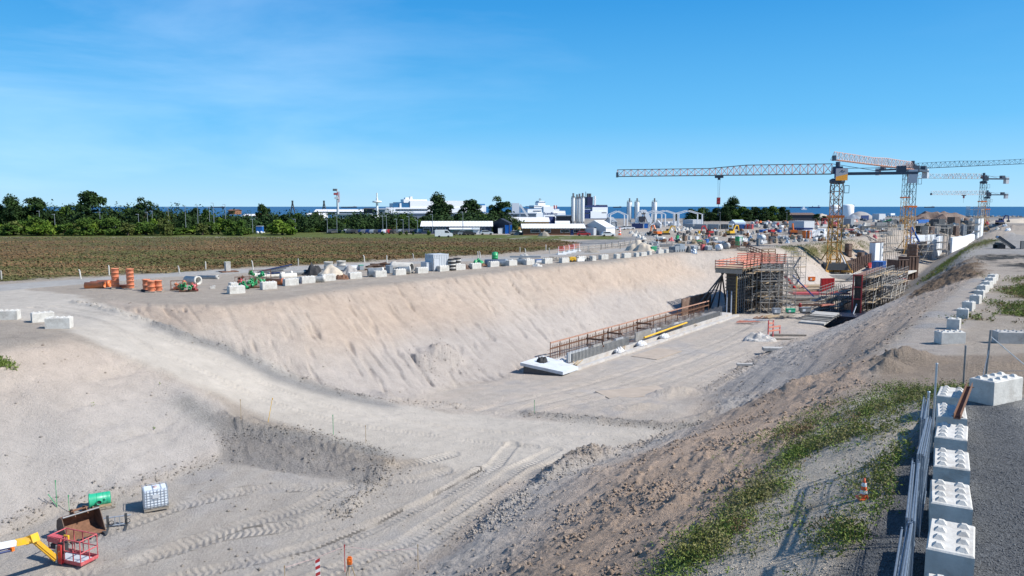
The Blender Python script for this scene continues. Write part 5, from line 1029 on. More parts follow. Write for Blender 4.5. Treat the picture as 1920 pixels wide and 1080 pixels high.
p, L, W, Hh = corner(1632, 1643, 1658, 455, 491, rad(38), PH(1640, 491, 13.5)); t = thing('concrete_pier', 'tall bluish white concrete pier left of the second crane', 'pier', p, rad(38)); MB().b2((0, 0, -1.5), (L, W, Hh)).build('shaft', WCONC, t); MB().b2((L * .62, -.12, -1), (L * .7, 0, Hh)).build('joint_cover', MGREY, t)
m = MB().b2((-.1, -.1, Hh), (L + .1, W + .1, Hh + .08));
for k in range(7): m.tube((L * k / 6, 0, Hh), (L * k / 6, 0, Hh + .9), .03, 4)
m.build('starter_bars', RUST, t)
t = thing('sheet_pile_wall', 'long brown sheet pile wall at the foot of the tan slope', 'wall', PH(1574, 519, 15.6), 0); A = PH(1574, 519, 15.6); B = PH(1644, 494, 14.2); d = B - A
m = MB(); n = 40
for k in range(n): q0 = d * (k / n); q1 = d * ((k + 1) / n); beam(m, q0 + Vector((0, (k % 2) * .3, 1.2)), q1 + Vector((0, (k % 2) * .3, 1.2)), .1, 3.6)
m.build('piles', DRUST, t)
for (x0, xc, x1, yt, yb, l) in ((1683, 1684, 1703, 488, 517, 'left'), (1703, 1704, 1723, 482, 508, 'right')):
    p, L, W, Hh = corner(x0, xc, x1, yt, yb, rad(20), PH(xc, yb, 14)); t = thing('sheet_pile_box', l + ' rusty brown sheet pile box below the second crane', 'sheet piling', p, rad(20)); m = MB(); n = int(L / .5) + 1
    for k in range(n): m.b2((k * L / n, (k % 2) * .15, -2), ((k + 1) * L / n, .15 + (k % 2) * .15, Hh))
    m.b2((0, 0, -2), (.15, 3, Hh)); m.build('piles', DRUST, t); MB().b2((0, -.06, Hh), (L, .3, Hh + .12)).build('capping', PLY, t)
m = MB().b2((0, 0, 0), (17, 1.6, .3)); o = m.build('footing_strip', CONC); o.location = PH(1690, 519, 14.2); o.rotation_euler = (0, 0, rad(52)); tag(o, 'pale concrete strip beside the right rusty sheet pile box', 'footing')
# site boxes in the cutting
container(1537, 1540, 1564, 522, 549, 'bright red site container at the foot of the nearest crane', RED, rad(14), p=PH(1540, 549, 15.5)); t, L, W, Hh = container(1634, 1655, 1663, 491, 505, 'blue site container below the white pier', BLUE, rad(55), p=PH(1655, 505, 14.6))
crate(1626, 1628, 1634, 493, 503, 'small red tank cabinet left of the blue site container', RED, 'cabinet', 'cabinet')
for k, (px, py, w, h, m_, l) in enumerate([(1451, 589, 14, 10, MGREY, 'left dark steel cabinet on the floor before the broad scaffold'), (1477, 587, 16, 7, TEALGR, 'teal machine box on the floor right of the dark cabinet'), (1503, 586, 20, 8, STEEL, 'grey pump box in the middle of the tunnel floor'), (1618, 530, 8, 8, RED, 'red box on the inner scaffold deck'), (1688, 529, 14, 6, RED, 'red plant piece on the slope foot right of the outer scaffold'), (1690, 521, 6, 6, LGREY, 'grey drum on the slope foot above the red plant piece'), (1518, 527, 12, 7, ORG, 'orange machine part left of the red site container')]):
    q = PH(px, py, 16 if py > 560 else 14.6); s = mpp(q); t = thing('site_cabinet', l, 'cabinet', q, rad(12)); L, Hh = w * s, h * s
    MB().b2((0, 0, .1), (L, L * .5, Hh)).build('body', m_, t); MB().b2((-.05, -.05, Hh), (L + .05, L * .5 + .05, Hh + .06)).build('lid', m_, t); MB().b2((L * .1, -.03, Hh * .25), (L * .4, 0, Hh * .8)).build('door', LGREY, t); MB().b2((.1, .1, -.1), (L - .1, L * .4, .1)).build('skids', DARK, t)
# long timber and deck stacks between the walls
for k, (px, py, L, a, m_, l) in enumerate([(1482, 540, 9, 5, WOOD, 'upper pale timber deck left of the red container'), (1484, 547, 9, 3, WOOD, 'middle pale timber deck left of the red container'), (1490, 553, 10, 2, REDL, 'reddish beam layer under the timber decks'), (1480, 562, 11, 0, WOODG, 'grey timber layer under the reddish beams')]):
    q = PH(px, py, 15 + .3 * k); m = MB()
    for i in range(4): m.b2((0, i * .8, 0), (L, i * .8 + .6, .3))
    stuffmesh(m, 'timber_deck', m_, q, l, 'timber', 'timber decks between the walls', rad(a))
m = MB(); beam(m, PL(1486, 516, 12), PL(1526, 556, 15.6), .2, .2); tag(m.build('blue_prop', BLUE), 'slanting blue prop between the wall and the timber decks', 'prop')
m = MB(); beam(m, PL(1480, 520, 12.4, 2), PL(1500, 545, 15.2, 2), .5, .3); tag(m.build('red_prop', RED), 'slanting red panel behind the blue prop', 'prop')
# loose rubble of tubes and boards on the tunnel floor: things one could lift, small
cl = [(WOOD, 'pale board'), (GALV, 'steel tube bundle'), (WOODG, 'grey timber'), (RUST, 'rusty beam'), (SHEET, 'white sheet'), (SALMON, 'salmon board')]
spots = [(1462, 569, 'right of the near scaffold'), (1480, 574, 'before the grey timber layer'), (1497, 570, 'beside the pump box'), (1512, 575, 'behind the pump box'), (1530, 566, 'below the red container'), (1545, 575, 'above the sloping slabs'), (1560, 565, 'below the crane ballast'), (1575, 558, 'inside the right wall'), (1470, 596, 'on the floor edge by the teal box'), (1425, 600, 'below the stair scaffold'), (1405, 603, 'below the wall formwork'), (1390, 606, 'near the yellow prop'), (1440, 597, 'before the dark cabinet'), (1520, 588, 'right of the pump box'), (1535, 582, 'at the membrane edge'), (1585, 545, 'left of the inner scaffold'), (1600, 528, 'above the inner scaffold'), (1650, 512, 'below the blue container'), (1668, 505, 'right of the blue container'), (1680, 498, 'beneath the second crane'), (1575, 530, 'right of the crane ballast'), (1595, 512, 'below the tall dark column'), (1610, 515, 'below the shorter dark column'), (1510, 540, 'beside the orange machine part')]
for k, (px, py, w) in enumerate(spots):
    m_, nm = cl[k % 6]; q = PH(px, py, 16.9 if py > 580 else 15.8 if py > 545 else 14.8); m = MB()
    for i in range(5): beam(m, (R.uniform(-.8, 0), i * .22, .1 + .1 * (i % 3)), (R.uniform(1.5, 3), i * .22 + R.uniform(-.4, .4), .12 + R.uniform(0, .25)), .16, .09)
    stuffmesh(m, 'board_pile', m_, q, nm + ' pile ' + w, 'timber' if k % 6 in (0, 2, 5) else 'steel' if k % 6 in (1, 3) else 'sheet', 'loose piles of boards and tubes', R.uniform(-.3, 1.2))
# sheet steel plates, stone pile, red trestle on the floor
for px, py, l in ((1232, 664, 'large sand coloured road plate lying on the pit floor near the footing'), (1190, 737, 'sand coloured road plate lying near the road junction')):
    q = G(px, py); o = MB().b2((-3.2, -1.6, 0), (3.2, 1.6, .06)).build('road_plate', mat('sandy_plate', (.40, .33, .26), .8, scale=1)); o.location = q + Vector((0, 0, .03)); o.rotation_euler = (0, 0, rad(52 if px > 1200 else 20)); tag(o, l, 'plate')
lump(G(1428, 640) + Vector((0, .5, 0)), 2.1, 1.1, .9, mat('pale_rubble', (.46, .44, .41), .9, var=.3, scale=9, bump=.8), 'rubble_heap', 'pale rubble heap beside the red trestle on the pit floor', 'heap', amp=.9, seed=71, n=26, fold=True)
q = G(1440, 632); t = thing('timber_trestle', 'red and salmon timber guard frame behind the rubble heap', 'trestle', q, rad(30))
for x in (0, .9, 2.2): MB().b2((x - .06, -.06, 0), (x + .06, .06, 2.2 if x < 1 else 1.4)).build('post', REDL, t)
for z in (.7, 1.2, 1.7): MB().b2((0, -.1, z), (2.2 if z < 1.3 else .9, -.05, z + .2)).build('board', SALMON, t)
for px, py, L, W, Hh, l in ((1452, 657, 2.6, 1.1, .35, 'flat concrete slab lying on the floor right of the rubble heap'), (1396, 685, 1.6, .5, .2, 'small concrete slab lying farther out on the pit floor'), (1478, 630, 4.5, .5, .25, 'long timber lying behind the red trestle'), (1470, 637, 4.0, .4, .2, 'second long timber before the first one behind the red trestle')):
    q = G(px, py); stuffmesh(MB().b2((-L / 2, -W / 2, 0), (L / 2, W / 2, Hh)), 'concrete_slab' if 'slab' in l else 'timber_beam', CONC2 if 'slab' in l else WOODG, q, l, 'slab' if 'slab' in l else 'timber', None, rad(-5))
# stairs down from the yard to the platform
A = PH(1400, 469, 9.2); B = PH(1437, 483, 9.9); t = thing('access_stairs', 'rusty brown stairway down from the yard to the salmon platform', 'stairs', A)
d = B - A; m = MB()
for s_ in (-.7, .7): beam(m, Vector((0, s_, 0)), d + Vector((0, s_, 0)), .12, .35)
m.build('stringers', RUST, t); m = MB()
for k in range(14): q = d * ((k + .5) / 14); m.box((q.x, q.y, q.z + .1), (.35, 1.4, .05), rz=math.atan2(d.y, d.x))
m.build('treads', PLY, t); m = MB()
for s_ in (-.75, .75):
    for z in (.6, 1.1): beam(m, Vector((0, s_, z)), d + Vector((0, s_, z)), .07, .1)
    for k in range(8): q = d * (k / 7) + Vector((0, s_, 0)); m.tube(q, q + Vector((0, 0, 1.1)), .04, 4)
m.build('handrails', RUST, t)
A = PH(1362, 465, 9.0); t = thing('edge_railing', 'dark railing and plank deck at the head of the stairway', 'railing', A, rad(5))
for z in (.4, .8, 1.2): MB().b2((0, 0, z), (4.5, .06, z + .15)).build('rail', RUST, t)
for k in range(4): MB().b2((k * 1.45, -.04, 0), (k * 1.45 + .08, .1, 1.4)).build('post', RUST, t)
A = PH(1617, 440, 9.2); B = PH(1634, 455, 10.5); d = B - A; t = thing('access_stairs', 'distant grey stairway at the top of the tan slope before the white pier', 'stairs', A); m = MB()
for z in (0, .6, 1.1):
    for s_ in (-.6, .6): beam(m, Vector((0, s_, z)), d + Vector((0, s_, z)), .1, .12)
m.build('rails', WOODG, t)
# ---------------------------------------------------------------- white tunnel walls farther on
def wallrun(pts, h0, H, name, label, m_, th_=1.0, cap=True):
    """wall following ground points; pts = (px, py top) with the top lying H below the eye"""
    q = [PH(px, py, H) for px, py in pts]; t = thing(name, label, 'wall', q[0])
    for k, (a, b) in enumerate(zip(q[:-1], q[1:])):
        m = MB(); dd = (b - a); dd.z = 0; nrm = Vector((-dd.y, dd.x, 0)).normalized() * th_; A_, B_ = a - q[0], b - q[0]; dn = Vector((0, 0, -h0))
        vs = [A_ + dn, B_ + dn, B_ + nrm + dn, A_ + nrm + dn, A_, B_, B_ + nrm, A_ + nrm]; m.add([tuple(v) for v in vs], [(0, 1, 2, 3), (4, 5, 6, 7), (0, 1, 5, 4), (1, 2, 6, 5), (2, 3, 7, 6), (3, 0, 4, 7)]); m.build('wall_section', m_, t)
    return t
wallrun([(1704, 441.8), (1769, 439.6)], 7.5, 9.0, 'tunnel_wall', 'white concrete cross wall facing us behind the second crane', WCONC)
t = wallrun([(1757, 449), (1769, 441)], 7, 9.2, 'tunnel_wall', 'short white wall running away from the cross wall corner', WCONC)
wallrun([(1786, 446), (1815, 442.5), (1829, 438), (1836, 424)], 8, 8.6, 'tunnel_wall', 'long white concrete wall curving along the grass bank', WCONC)
p = PH(1833, 440, 8.9); s = mpp(p); t = thing('wall_panel', 'tall white wall panel standing at the far end of the curved wall', 'panel', p, rad(38)); MB().b2((0, 0, -2), (4, 1, 5.0)).build('panel', WCONC, t); MB().b2((-.1, -.1, 5.0), (4.1, 1.1, 5.2)).build('cap', CONC, t)
scaffold(PH(1773, 484, 13.5), HDG, 4, 2, 4, 'tall scaffold stair in the gap between the two white walls', 2.0, 1.4, 1.9, stair=True); scaffold(PH(1724, 487, 14.5), rad(38), 4, 2, 2, 'dark scaffold before the white cross wall', 2.0, 1.4, 1.9)
scaffold(PH(1660, 490, 13.5), rad(38), 4, 2, 4, 'tall scaffold right of the white pier', 2.0, 1.4, 2.0); scaffold(PH(1742, 480, 14), HDG, 2, 1, 3, 'thin scaffold standing against the white cross wall', 2, 1.2, 2); scaffold(PH(1836, 447, 10), HDG, 4, 2, 4, 'distant scaffold at the far end of the curved white wall', 3, 2, 2.2)
pier(1718, 459, 486, 2.2, 2.0, 13.5, 'dark brown formwork column before the white cross wall', PLY, 'formwork_column', cat='column'); pier(1736, 454, 462, 2.6, 2.0, 12, 'dark formwork box on the scaffold before the cross wall', PLY, 'formwork_column', cat='column')
t = thing('formwork_brace', 'blue triangular formwork frame beside the second crane mast', 'frame', PH(1706, 468, 13), rad(10)); MB().path([(0, 0, 0), (4.5, 0, 0), (0, 0, 7), (0, 0, 0)], .3, 5).build('frame', BLUE, t); m = MB()
for k in range(1, 4): m.tube((0, 0, 7 * k / 4), (4.5 * (1 - k / 4), 0, 7 * k / 4), .15, 5)
m.build('struts', BLUE, t)
q = PH(1500, 580, 16.6); t = thing('hydrant', 'small red standpipe on the tunnel floor before the grey pump box', 'hydrant', q)
MB().lathe([(.001, 0), (.25, 0), (.22, .1), (.2, .7), (.24, .75), (.2, .95), (.001, 1.05)], 12).build('body', RED, t); MB().tube((-.4, 0, .6), (.4, 0, .6), .1, 8).build('outlet', RED, t)
# ---------------------------------------------------------------- tower cranes
def lattice(m, a, b, w0, w1, n, r, tri=False, rd=None, dm=None, up=Vector((0, 0, 1))):
    """square or triangular trussed boom from a to b"""
    a = Vector(a); b = Vector(b); d = (b - a).normalized(); sd_ = d.cross(up)
    if sd_.length < .01: sd_ = Vector((1, 0, 0))
    sd_.normalize(); uu = sd_.cross(d).normalized(); rd = rd or r * .55; dm = dm or m
    def pts(t):
        c = a + (b - a) * t; w = w0 + (w1 - w0) * t
        if tri: h = w * 1.15; return [c - sd_ * w / 2, c + sd_ * w / 2, c + uu * h]
        return [c - sd_ * w / 2 - uu * w / 2, c + sd_ * w / 2 - uu * w / 2, c + sd_ * w / 2 + uu * w / 2, c - sd_ * w / 2 + uu * w / 2]
    P0, P1 = pts(0), pts(1); k = len(P0)
    for i in range(k): m.tube(P0[i], P1[i], r, 5)
    for s in range(n):
        A, B = pts(s / n), pts((s + 1) / n)
        for i in range(k):
            j = (i + 1) % k; dm.tube(A[i], A[j], rd, 4, caps=False)
            (dm.tube(A[i], B[j], rd, 4, caps=False) if s % 2 else dm.tube(A[j], B[i], rd, 4, caps=False))
    for i in range(k): dm.tube(P1[i], P1[(i + 1) % k], rd, 4)
CR_Y = mat('crane_ochre', (.52, .27, .05), .5, var=.25, scale=2, dirt=(.25, .14, .07), dirt_amt=.5); CR_G = mat('crane_grey_green', (.09, .15, .17), .5, .2, var=.15); CR_R = mat('crane_faded_red', (.50, .27, .23), .55, var=.15); CR_N = mat('crane_dark', (.04, .06, .09), .5)
CR_O = mat('crane_jib_orange', (.70, .33, .20), .55, var=.1); CR_P = mat('crane_pale_pink', (.62, .48, .43), .6)
def crane(base, zbot, Hjib, mast_w, tip, tail, label, jm=CR_G, dm=CR_R, mm=CR_Y, th_=1.5, tw=None, w=1.5, hookt=None, hookdrop=8, r=.075, mast2=None, upper=None, boxm=None, group='tower cranes', nj=30):
    """base (x, y); Hjib = metres of the boom above the eye (negative H)"""
    x, y = base; zj = CAMZ - Hjib; t = thing('tower_crane', label, 'crane', (x, y, zbot), 0, group); O = Vector((x, y, zbot))
    zt = zj - zbot - 1.6; zs = zt * .62
    m = MB(); lattice(m, (0, 0, 1.2), (0, 0, zs), mast_w, mast_w, max(6, int(zs / mast_w)), r * 1.3, rd=r * .8); m.build('lower_mast', mm, t)
    m = MB(); lattice(m, (0, 0, zs), (0, 0, zt - .4), mast_w * .92, mast_w * .92, max(4, int((zt - zs) / mast_w)), r * 1.2, rd=r * .8); m.build('upper_mast', upper or mm, t)
    MB().box((0, 0, zs), (mast_w * 1.3, mast_w * 1.3, .5)).build('collar', ORG, t)
    m = MB()
    for s in (-1, 1): beam(m, Vector((-3 * s, -3, .6)), Vector((3 * s, 3, .6)), .45, .5)
    for a, b in ((1, 1), (1, -1), (-1, 1), (-1, -1)): m.tube((a * 2.8, b * 2.8, .8), (a * mast_w / 2, b * mast_w / 2, 5), .13, 5)
    m.build('base_cross', mm, t)
    for s in (-1, 1): MB().b2((-2.9, s * 1.5 - .8, .9), (2.9, s * 1.5 + .8, 2.3)).build('ballast', DARK, t)
    MB().lathe([(mast_w * .6, 0), (mast_w * .75, .3), (mast_w * .75, .9), (mast_w * .5, 1.2), (.001, 1.2)], 16, Matrix.Translation((0, 0, zt - .6))).build('slewing_ring', CR_N, t)
    m = MB()
    for s in (-1, 1): m.path([(s * 1.6 - .5, -1.4, zt - 2.6), (s * 1.6 + .5, -1.4, zt - 2.6), (s * 1.6 + .5, -1.4, zt - 1), (s * 1.6 - .5, -1.4, zt - 1), (s * 1.6 - .5, -1.4, zt - 2.6)], .06, 4).box((s * 1.6, -1, zt - 2.6), (1, 1, .08))
    m.build('landing', CR_N, t)
    T = Vector(tip) - Vector((x, y)); D = Vector((T.x, T.y, 0)).normalized(); Lj = T.length; zz = zj - zbot
    a = D * 1.2 + Vector((0, 0, zz)); e = D * Lj + Vector((0, 0, zz)); wt = tw or w * .78
    mid1, mid2 = a + (e - a) * .38, a + (e - a) * .55
    m = MB(); dg = MB()
    lattice(m, a, mid1, w, w, int(nj * .38), r, True, rd=r * .7, dm=dg); lattice(m, mid1, mid2, w, wt, int(nj * .17) + 1, r, True, rd=r * .7, dm=dg); lattice(m, mid2, e, wt, wt, int(nj * .45), r * .9, True, rd=r * .6, dm=dg)
    j = m.build('jib', jm, t); dg.build('lacing', dm, j); MB().box(e + Vector((0, 0, .4)), (.4, 1.4, 1.2)).build('jib_tip', CR_N, t)
    C2 = -D; a2 = C2 * .8 + Vector((0, 0, zz)); e2 = C2 * tail + Vector((0, 0, zz)); m = MB(); sdv = Vector((-D.y, D.x, 0))
    for s in (-.65, .65): beam(m, a2 + sdv * s, e2 + sdv * s, .22, .55)
    m.build('counter_jib', CR_N, t); m = MB(); beam(m, a2 + Vector((0, 0, .3)), e2 + Vector((0, 0, .3)), 1.3, .05); m.build('walkway', STEEL, t)
    m = MB(); m.tube(a + Vector((0, 0, w * 1.15)), C2 * (tail * .55) + Vector((0, 0, zz + .4)), .06, 5)
    for s in (-.7, .7): m.tube(a2 + sdv * s + Vector((0, 0, 1.2)), e2 + sdv * s + Vector((0, 0, 1.2)), .03, 4)
    m.build('tie_and_rails', CR_N, t)
    ang = math.atan2(D.y, D.x); q = C2 * (tail - .9) + Vector((0, 0, zz - .7))
    MB().box(q, (1.7, 1.5, 2.9), rz=ang).build('counterweight', LGREY, t); MB().box(C2 * (tail - 3.2) + Vector((0, 0, zz + .9)), (1.8, 1.4, 1.3), rz=ang).build('winch', CR_N, t)
    cb = MB().box(Vector((0, -1.35, zz + .1)), (1.9, 1.5, 2.1)).build('cab', boxm or CR_N, t)
    hd = MB().box((0, 0, zz + .8), (2.0, 1.6, 1.6), rz=ang).tube((0, 0, zz + .8), (0, 0, zz + w * 1.15 + .4), .5, 8).build('head', CR_N, t)
    if hookt:
        h = D * (Lj * hookt) + Vector((0, 0, zz)); MB().box(h + Vector((0, 0, -.35)), (1.9, 1.3, .5), rz=ang).box(h + Vector((0, 0, -.8)), (.6, .5, .5), rz=ang).build('trolley', CR_N, t)
        m = MB()
        for s in (-.25, .25): m.tube(h + Vector((s, 0, -.9)), h + Vector((s * .5, 0, -hookdrop)), .03, 4)
        m.build('hoist_ropes', CR_N, t); hb = MB().box(h + Vector((0, 0, -hookdrop - .7)), (.75, .5, 1.6)).build('hook_block', RED, t); MB().tube(h + Vector((0, 0, -hookdrop - 1.5)), h + Vector((0, 0, -hookdrop - 4.2)), .05, 5).build('chain', CR_N, hb)
    return t, zz, D
def xyat(px, Y, H):
    zd = Y * CP + H * SP; return ((px - 960) / FPX * zd, Y)
# nearest crane: boom to the left over the yard
cb = xyat(1563, 170, 12); t, zz, D = crane(cb, CAMZ - 15, -7.1, 2.15, (25.4, 185), 15.9, 'nearest tower crane, long boom reaching left, orange and grey cab sign', hookt=.516, hookdrop=5.2, boxm=NAVY, w=1.95, tw=1.4, r=.1, upper=mat('crane_mast_mixed', (.30, .24, .2), .55, var=.3, scale=1.2, dirt=(.5, .2, .06)))
sg = MB().b2((-1.3, -2.3, zz - 1.5), (1.3, -2.12, zz + 1.1)).build('sign_board', mat('sign_grey', (.30, .32, .36), .5), t); MB().add([(-1.3, -2.31, zz - 1.5), (1.25, -2.31, zz - 1.5), (1.25, -2.31, zz - .1), (-1.3, -2.31, zz - .7)], [(0, 1, 2, 3)]).build('orange_field', mat('sign_orange', (.80, .34, .03), .5), sg)
MB().path([(-.3, -2.33, zz + .45), (.05, -2.33, zz + .75), (.35, -2.33, zz + .62), (.7, -2.33, zz + .55)], .08, 4).build('emblem', CR_N, sg)
MB().box((0, 0, -.5), (8, 8, 1.0)).build('foundation', CONC2, t); m = MB(); m.tube((1.0, -1.0, 4.6), (4.2, -1.2, -2.0), .2, 8); m.build('white_push_pull_prop', WHITE, t)
crane(xyat(1703, 225, 12), CAMZ - 15, -10.6, 2.0, (74.2, 177), 15, 'second tower crane with pale orange boom pointing toward us', jm=CR_O, dm=CR_P, w=1.9, tw=1.6, upper=CR_G, nj=36)
crane(xyat(1693.5, 320, 12), CAMZ - 13, -15.4, 2.3, (192, 272), 14, 'third tower crane behind the second, thin boom leaving the picture at right', jm=CR_G, dm=CR_G, mm=CR_Y, upper=CR_G, w=1.9, nj=30)
crane(xyat(1838, 350, 12), CAMZ - 12, -12.4, 2.1, (216 - 37, 341), 13.5, 'fourth tower crane far right with a boom level to the left', jm=CR_G, dm=CR_R, upper=CR_G, w=2.0, tw=1.7, nj=24)
crane(xyat(1848, 450, 10), CAMZ - 13, -6.6, 2.2, (281 - 36, 447), 12.5, 'farthest and lowest tower crane with a short pink boom at far right', jm=CR_P, dm=CR_P, upper=CR_G, w=2.0, tw=1.9, nj=24, hookt=.42, hookdrop=.5)
# ---------------------------------------------------------------- buildings
def win_part(t, x, y, z, w, h, dr, fm=WHITE):
    """window in a wall facing -y (dr 0) or -x (dr 1)"""
    if dr == 0: f = MB().b2((x - w / 2, y - .06, z), (x + w / 2, y + .02, z + h)).build('window', fm, t); MB().b2((x - w / 2 + .1, y - .09, z + .1), (x + w / 2 - .1, y - .02, z + h - .1)).build('pane', GLASS, f)
    else: f = MB().b2((y - .06, x - w / 2, z), (y + .02, x + w / 2, z + h)).build('window', fm, t); MB().b2((y - .09, x - w / 2 + .1, z + .1), (y - .02, x + w / 2 - .1, z + h - .1)).build('pane', GLASS, f)
def hut(x0, x1, yr, ye, yb, label, wall, roof, wins=(), W=8, psi=rad(6), cat='building', p=None, name='site_hut', door=()):
    p = p or G(x0, yb); s = mpp(p); L = (x1 - x0) * s / max(.5, math.cos(psi + math.atan2(p.x, p.y))); he = (yb - ye) * s; hr = (yb - yr) * s
    t = thing(name, label, cat, p, psi); MB().b2((0, 0, 0), (L, W, he)).build('wall', wall, t)
    m = MB(); o = .5; rz_ = hr - he + .02
    m.add([(-o, -o, he - .08), (L + o, -o, he - .08), (L + o, W / 2, hr), (-o, W / 2, hr), (-o, W + o, he - .08), (L + o, W + o, he - .08), (-o, -o, he + .08), (L + o, -o, he + .08), (L + o, W / 2, hr + .15), (-o, W / 2, hr + .15), (-o, W + o, he + .08), (L + o, W + o, he + .08)],
          [(0, 1, 2, 3), (3, 2, 5, 4), (6, 7, 8, 9), (9, 8, 11, 10), (0, 1, 7, 6), (4, 5, 11, 10), (0, 6, 9, 3), (3, 9, 10, 4), (1, 2, 8, 7), (2, 5, 11, 8)]); m.build('roof', roof, t)
    m = MB()
    for x in (0, L): m.add([(x, 0, he - .02), (x, W, he - .02), (x, W / 2, hr)], [(0, 1, 2)])
    m.build('gable', wall, t)
    for wx in wins: win_part(t, (wx - x0) * s, 0, he * .38, 1.3, he * .42, 0)
    for dx in door: MB().b2(((dx - x0) * s, -.06, 0), ((dx - x0) * s + 1, .02, he * .8)).build('door', NAVY, t)
    return t, p, L, he, hr, s
BRK = mat('brown_board_wall', (.23, .105, .055), .8, var=.1, stripes=(0, 4)); YWALL = mat('yellow_board_wall', (.55, .33, .09), .8, var=.1, stripes=(0, 4)); NWALL = mat('navy_board_wall', (.03, .045, .09), .7, var=.1); ROOFW = mat('white_roof', (.80, .79, .76), .6, var=.05, stripes=(0, 2)); BWALL = mat('black_board_wall', (.035, .04, .055), .7)
hut(791, 921, 416, 424.5, 438.5, 'long navy site hut with a white roof left of the gabled hut', NWALL, ROOFW, (797, 803, 815, 822, 832, 842, 876, 906), 9, rad(2), door=(838, 862)); hut(822, 874, 427, 429, 438.5, 'low teal shed attached before the long navy hut', mat('teal_wall', (.12, .22, .22), .7), WHITE, (), 3, rad(2), p=G(845, 439.5), name='shed')
hut(981, 1096, 421, 428, 441, 'long brown boarded hut with white roof and paired windows', BRK, ROOFW, (999, 1005, 1009, 1025, 1029, 1055, 1060, 1065, 1079, 1084), 9, rad(2), door=(1070,)); hut(957, 1029, 408.5, 416, 430, 'long yellow boarded hut with white roof behind the brown hut', YWALL, ROOFW, (962, 967, 976, 983, 995, 1003), 9, rad(3))
def gable_hall(x0, xa, xc, x1, yt, ye, yb, label, wall, side, psi=PS, name='hall', cat='hall', p=None, wins=0, roof=None):
    p, L, W, he = corner(x0, xc, x1, ye, yb, psi, p); s = mpp(p); hr = (yb - yt) * s; t = thing(name, label, cat, p, psi)
    MB().b2((0, 0, 0), (L, .1, he)).b2((0, W - .1, 0), (L, W, he)).b2((L - .1, .1, 0), (L, W - .1, he)).build('side_wall', side, t); MB().add([(-.02, 0, 0), (-.02, W, 0), (-.02, W, he), (-.02, W / 2, hr), (-.02, 0, he)], [(0, 1, 2, 3, 4)]).add([(L, 0, he), (L, W, he), (L, W / 2, hr)], [(0, 1, 2)]).build('gable_wall', wall, t)
    m = MB(); m.add([(-.2, -.2, he), (L, -.2, he), (L, W / 2, hr), (-.2, W / 2, hr), (-.2, W + .2, he), (L, W + .2, he), (-.2, -.2, he + .15), (L, -.2, he + .15), (L, W / 2, hr + .15), (-.2, W / 2, hr + .15), (-.2, W + .2, he + .15), (L, W + .2, he + .15)], [(0, 1, 2, 3), (3, 2, 5, 4), (6, 7, 8, 9), (9, 8, 11, 10), (0, 1, 7, 6), (4, 5, 11, 10), (0, 6, 9, 3), (3, 9, 10, 4)]); m.build('roof', roof or side, t)
    if wins: win_part(t, W * .45, -.02, he * .75, 1.2, .8, 1)
    MB().b2((-.1, W * .3, 0), (-.03, W * .55, he * .6)).build('door', MGREY if wall is not MGREY else LGREY, t); return t, L, W, he, hr
gable_hall(1092, 1118, 1136, 1153, 414.5, 427, 441.5, 'white gabled tent hall with shade painted grey on its gable, beside the brown hut', LGREY, WHITE, wins=1)  # greyer gable end imitates the shaded side of a white hall
crate(1093, 1113, 1118, 428, 441.5, 'small pale box shed before the tent hall', LGREY, 'shed', 'shed'); gable_hall(923, 940, 955, 960, 411, 419, 438.5, 'dark gabled hut between the navy hut and the yellow hut', BWALL, NWALL, rad(30), 'site_hut', 'building', roof=BWALL)
container(946, 947, 960, 422, 438.5, 'bright blue container against the dark gabled hut', mat('bright_blue', (.01, .16, .55), .5), rad(4), win=0); container(933, 934, 942, 428, 438.5, 'white site toilet box beside the dark gabled hut', WHITE, rad(4), name='site_toilet', cat='toilet', rib=False); container(886, 887, 900, 426, 439.5, 'white tall box before the long navy hut', WHITE, rad(4), name='white_box', cat='box', rib=False)
p = G(1042, 428.5); t = thing('tent', 'white rounded tent roof behind the brown hut', 'tent', p, rad(2)); s = mpp(p); MB().lathe([(7 * s, 0), (7 * s, 28 * s)], 20, Matrix.Translation((0, 4, 7 * s)) @ Matrix.Rotation(rad(90), 4, 'Y')).build('cover', WHITE, t); MB().b2((0, 2, 0), (28 * s, 6, 8 * s)).build('base', LGREY, t)
# grey tower and slide left of the ferry, dark and blue boxes
crate(959, 960, 973.5, 381, 404, 'pale grey tower block left of the white ferry', LGREY, 'plant_tower', 'tower', rad(20)); p = G(975, 412)
m = MB(); s = mpp(p); beam(m, Vector((0, 0, 28 * s)), Vector((15 * s, 0, 6 * s)), 1.2 * 2, 1.6); beam(m, Vector((0, 0, 28 * s)), Vector((0, 0, 0)), .8, .8); beam(m, Vector((13 * s, 0, 8 * s)), Vector((13 * s, 0, 0)), .8, .8); tag(m.build('conveyor', WHITE, None, p), 'white sloping conveyor beside the pale grey tower block', 'conveyor')
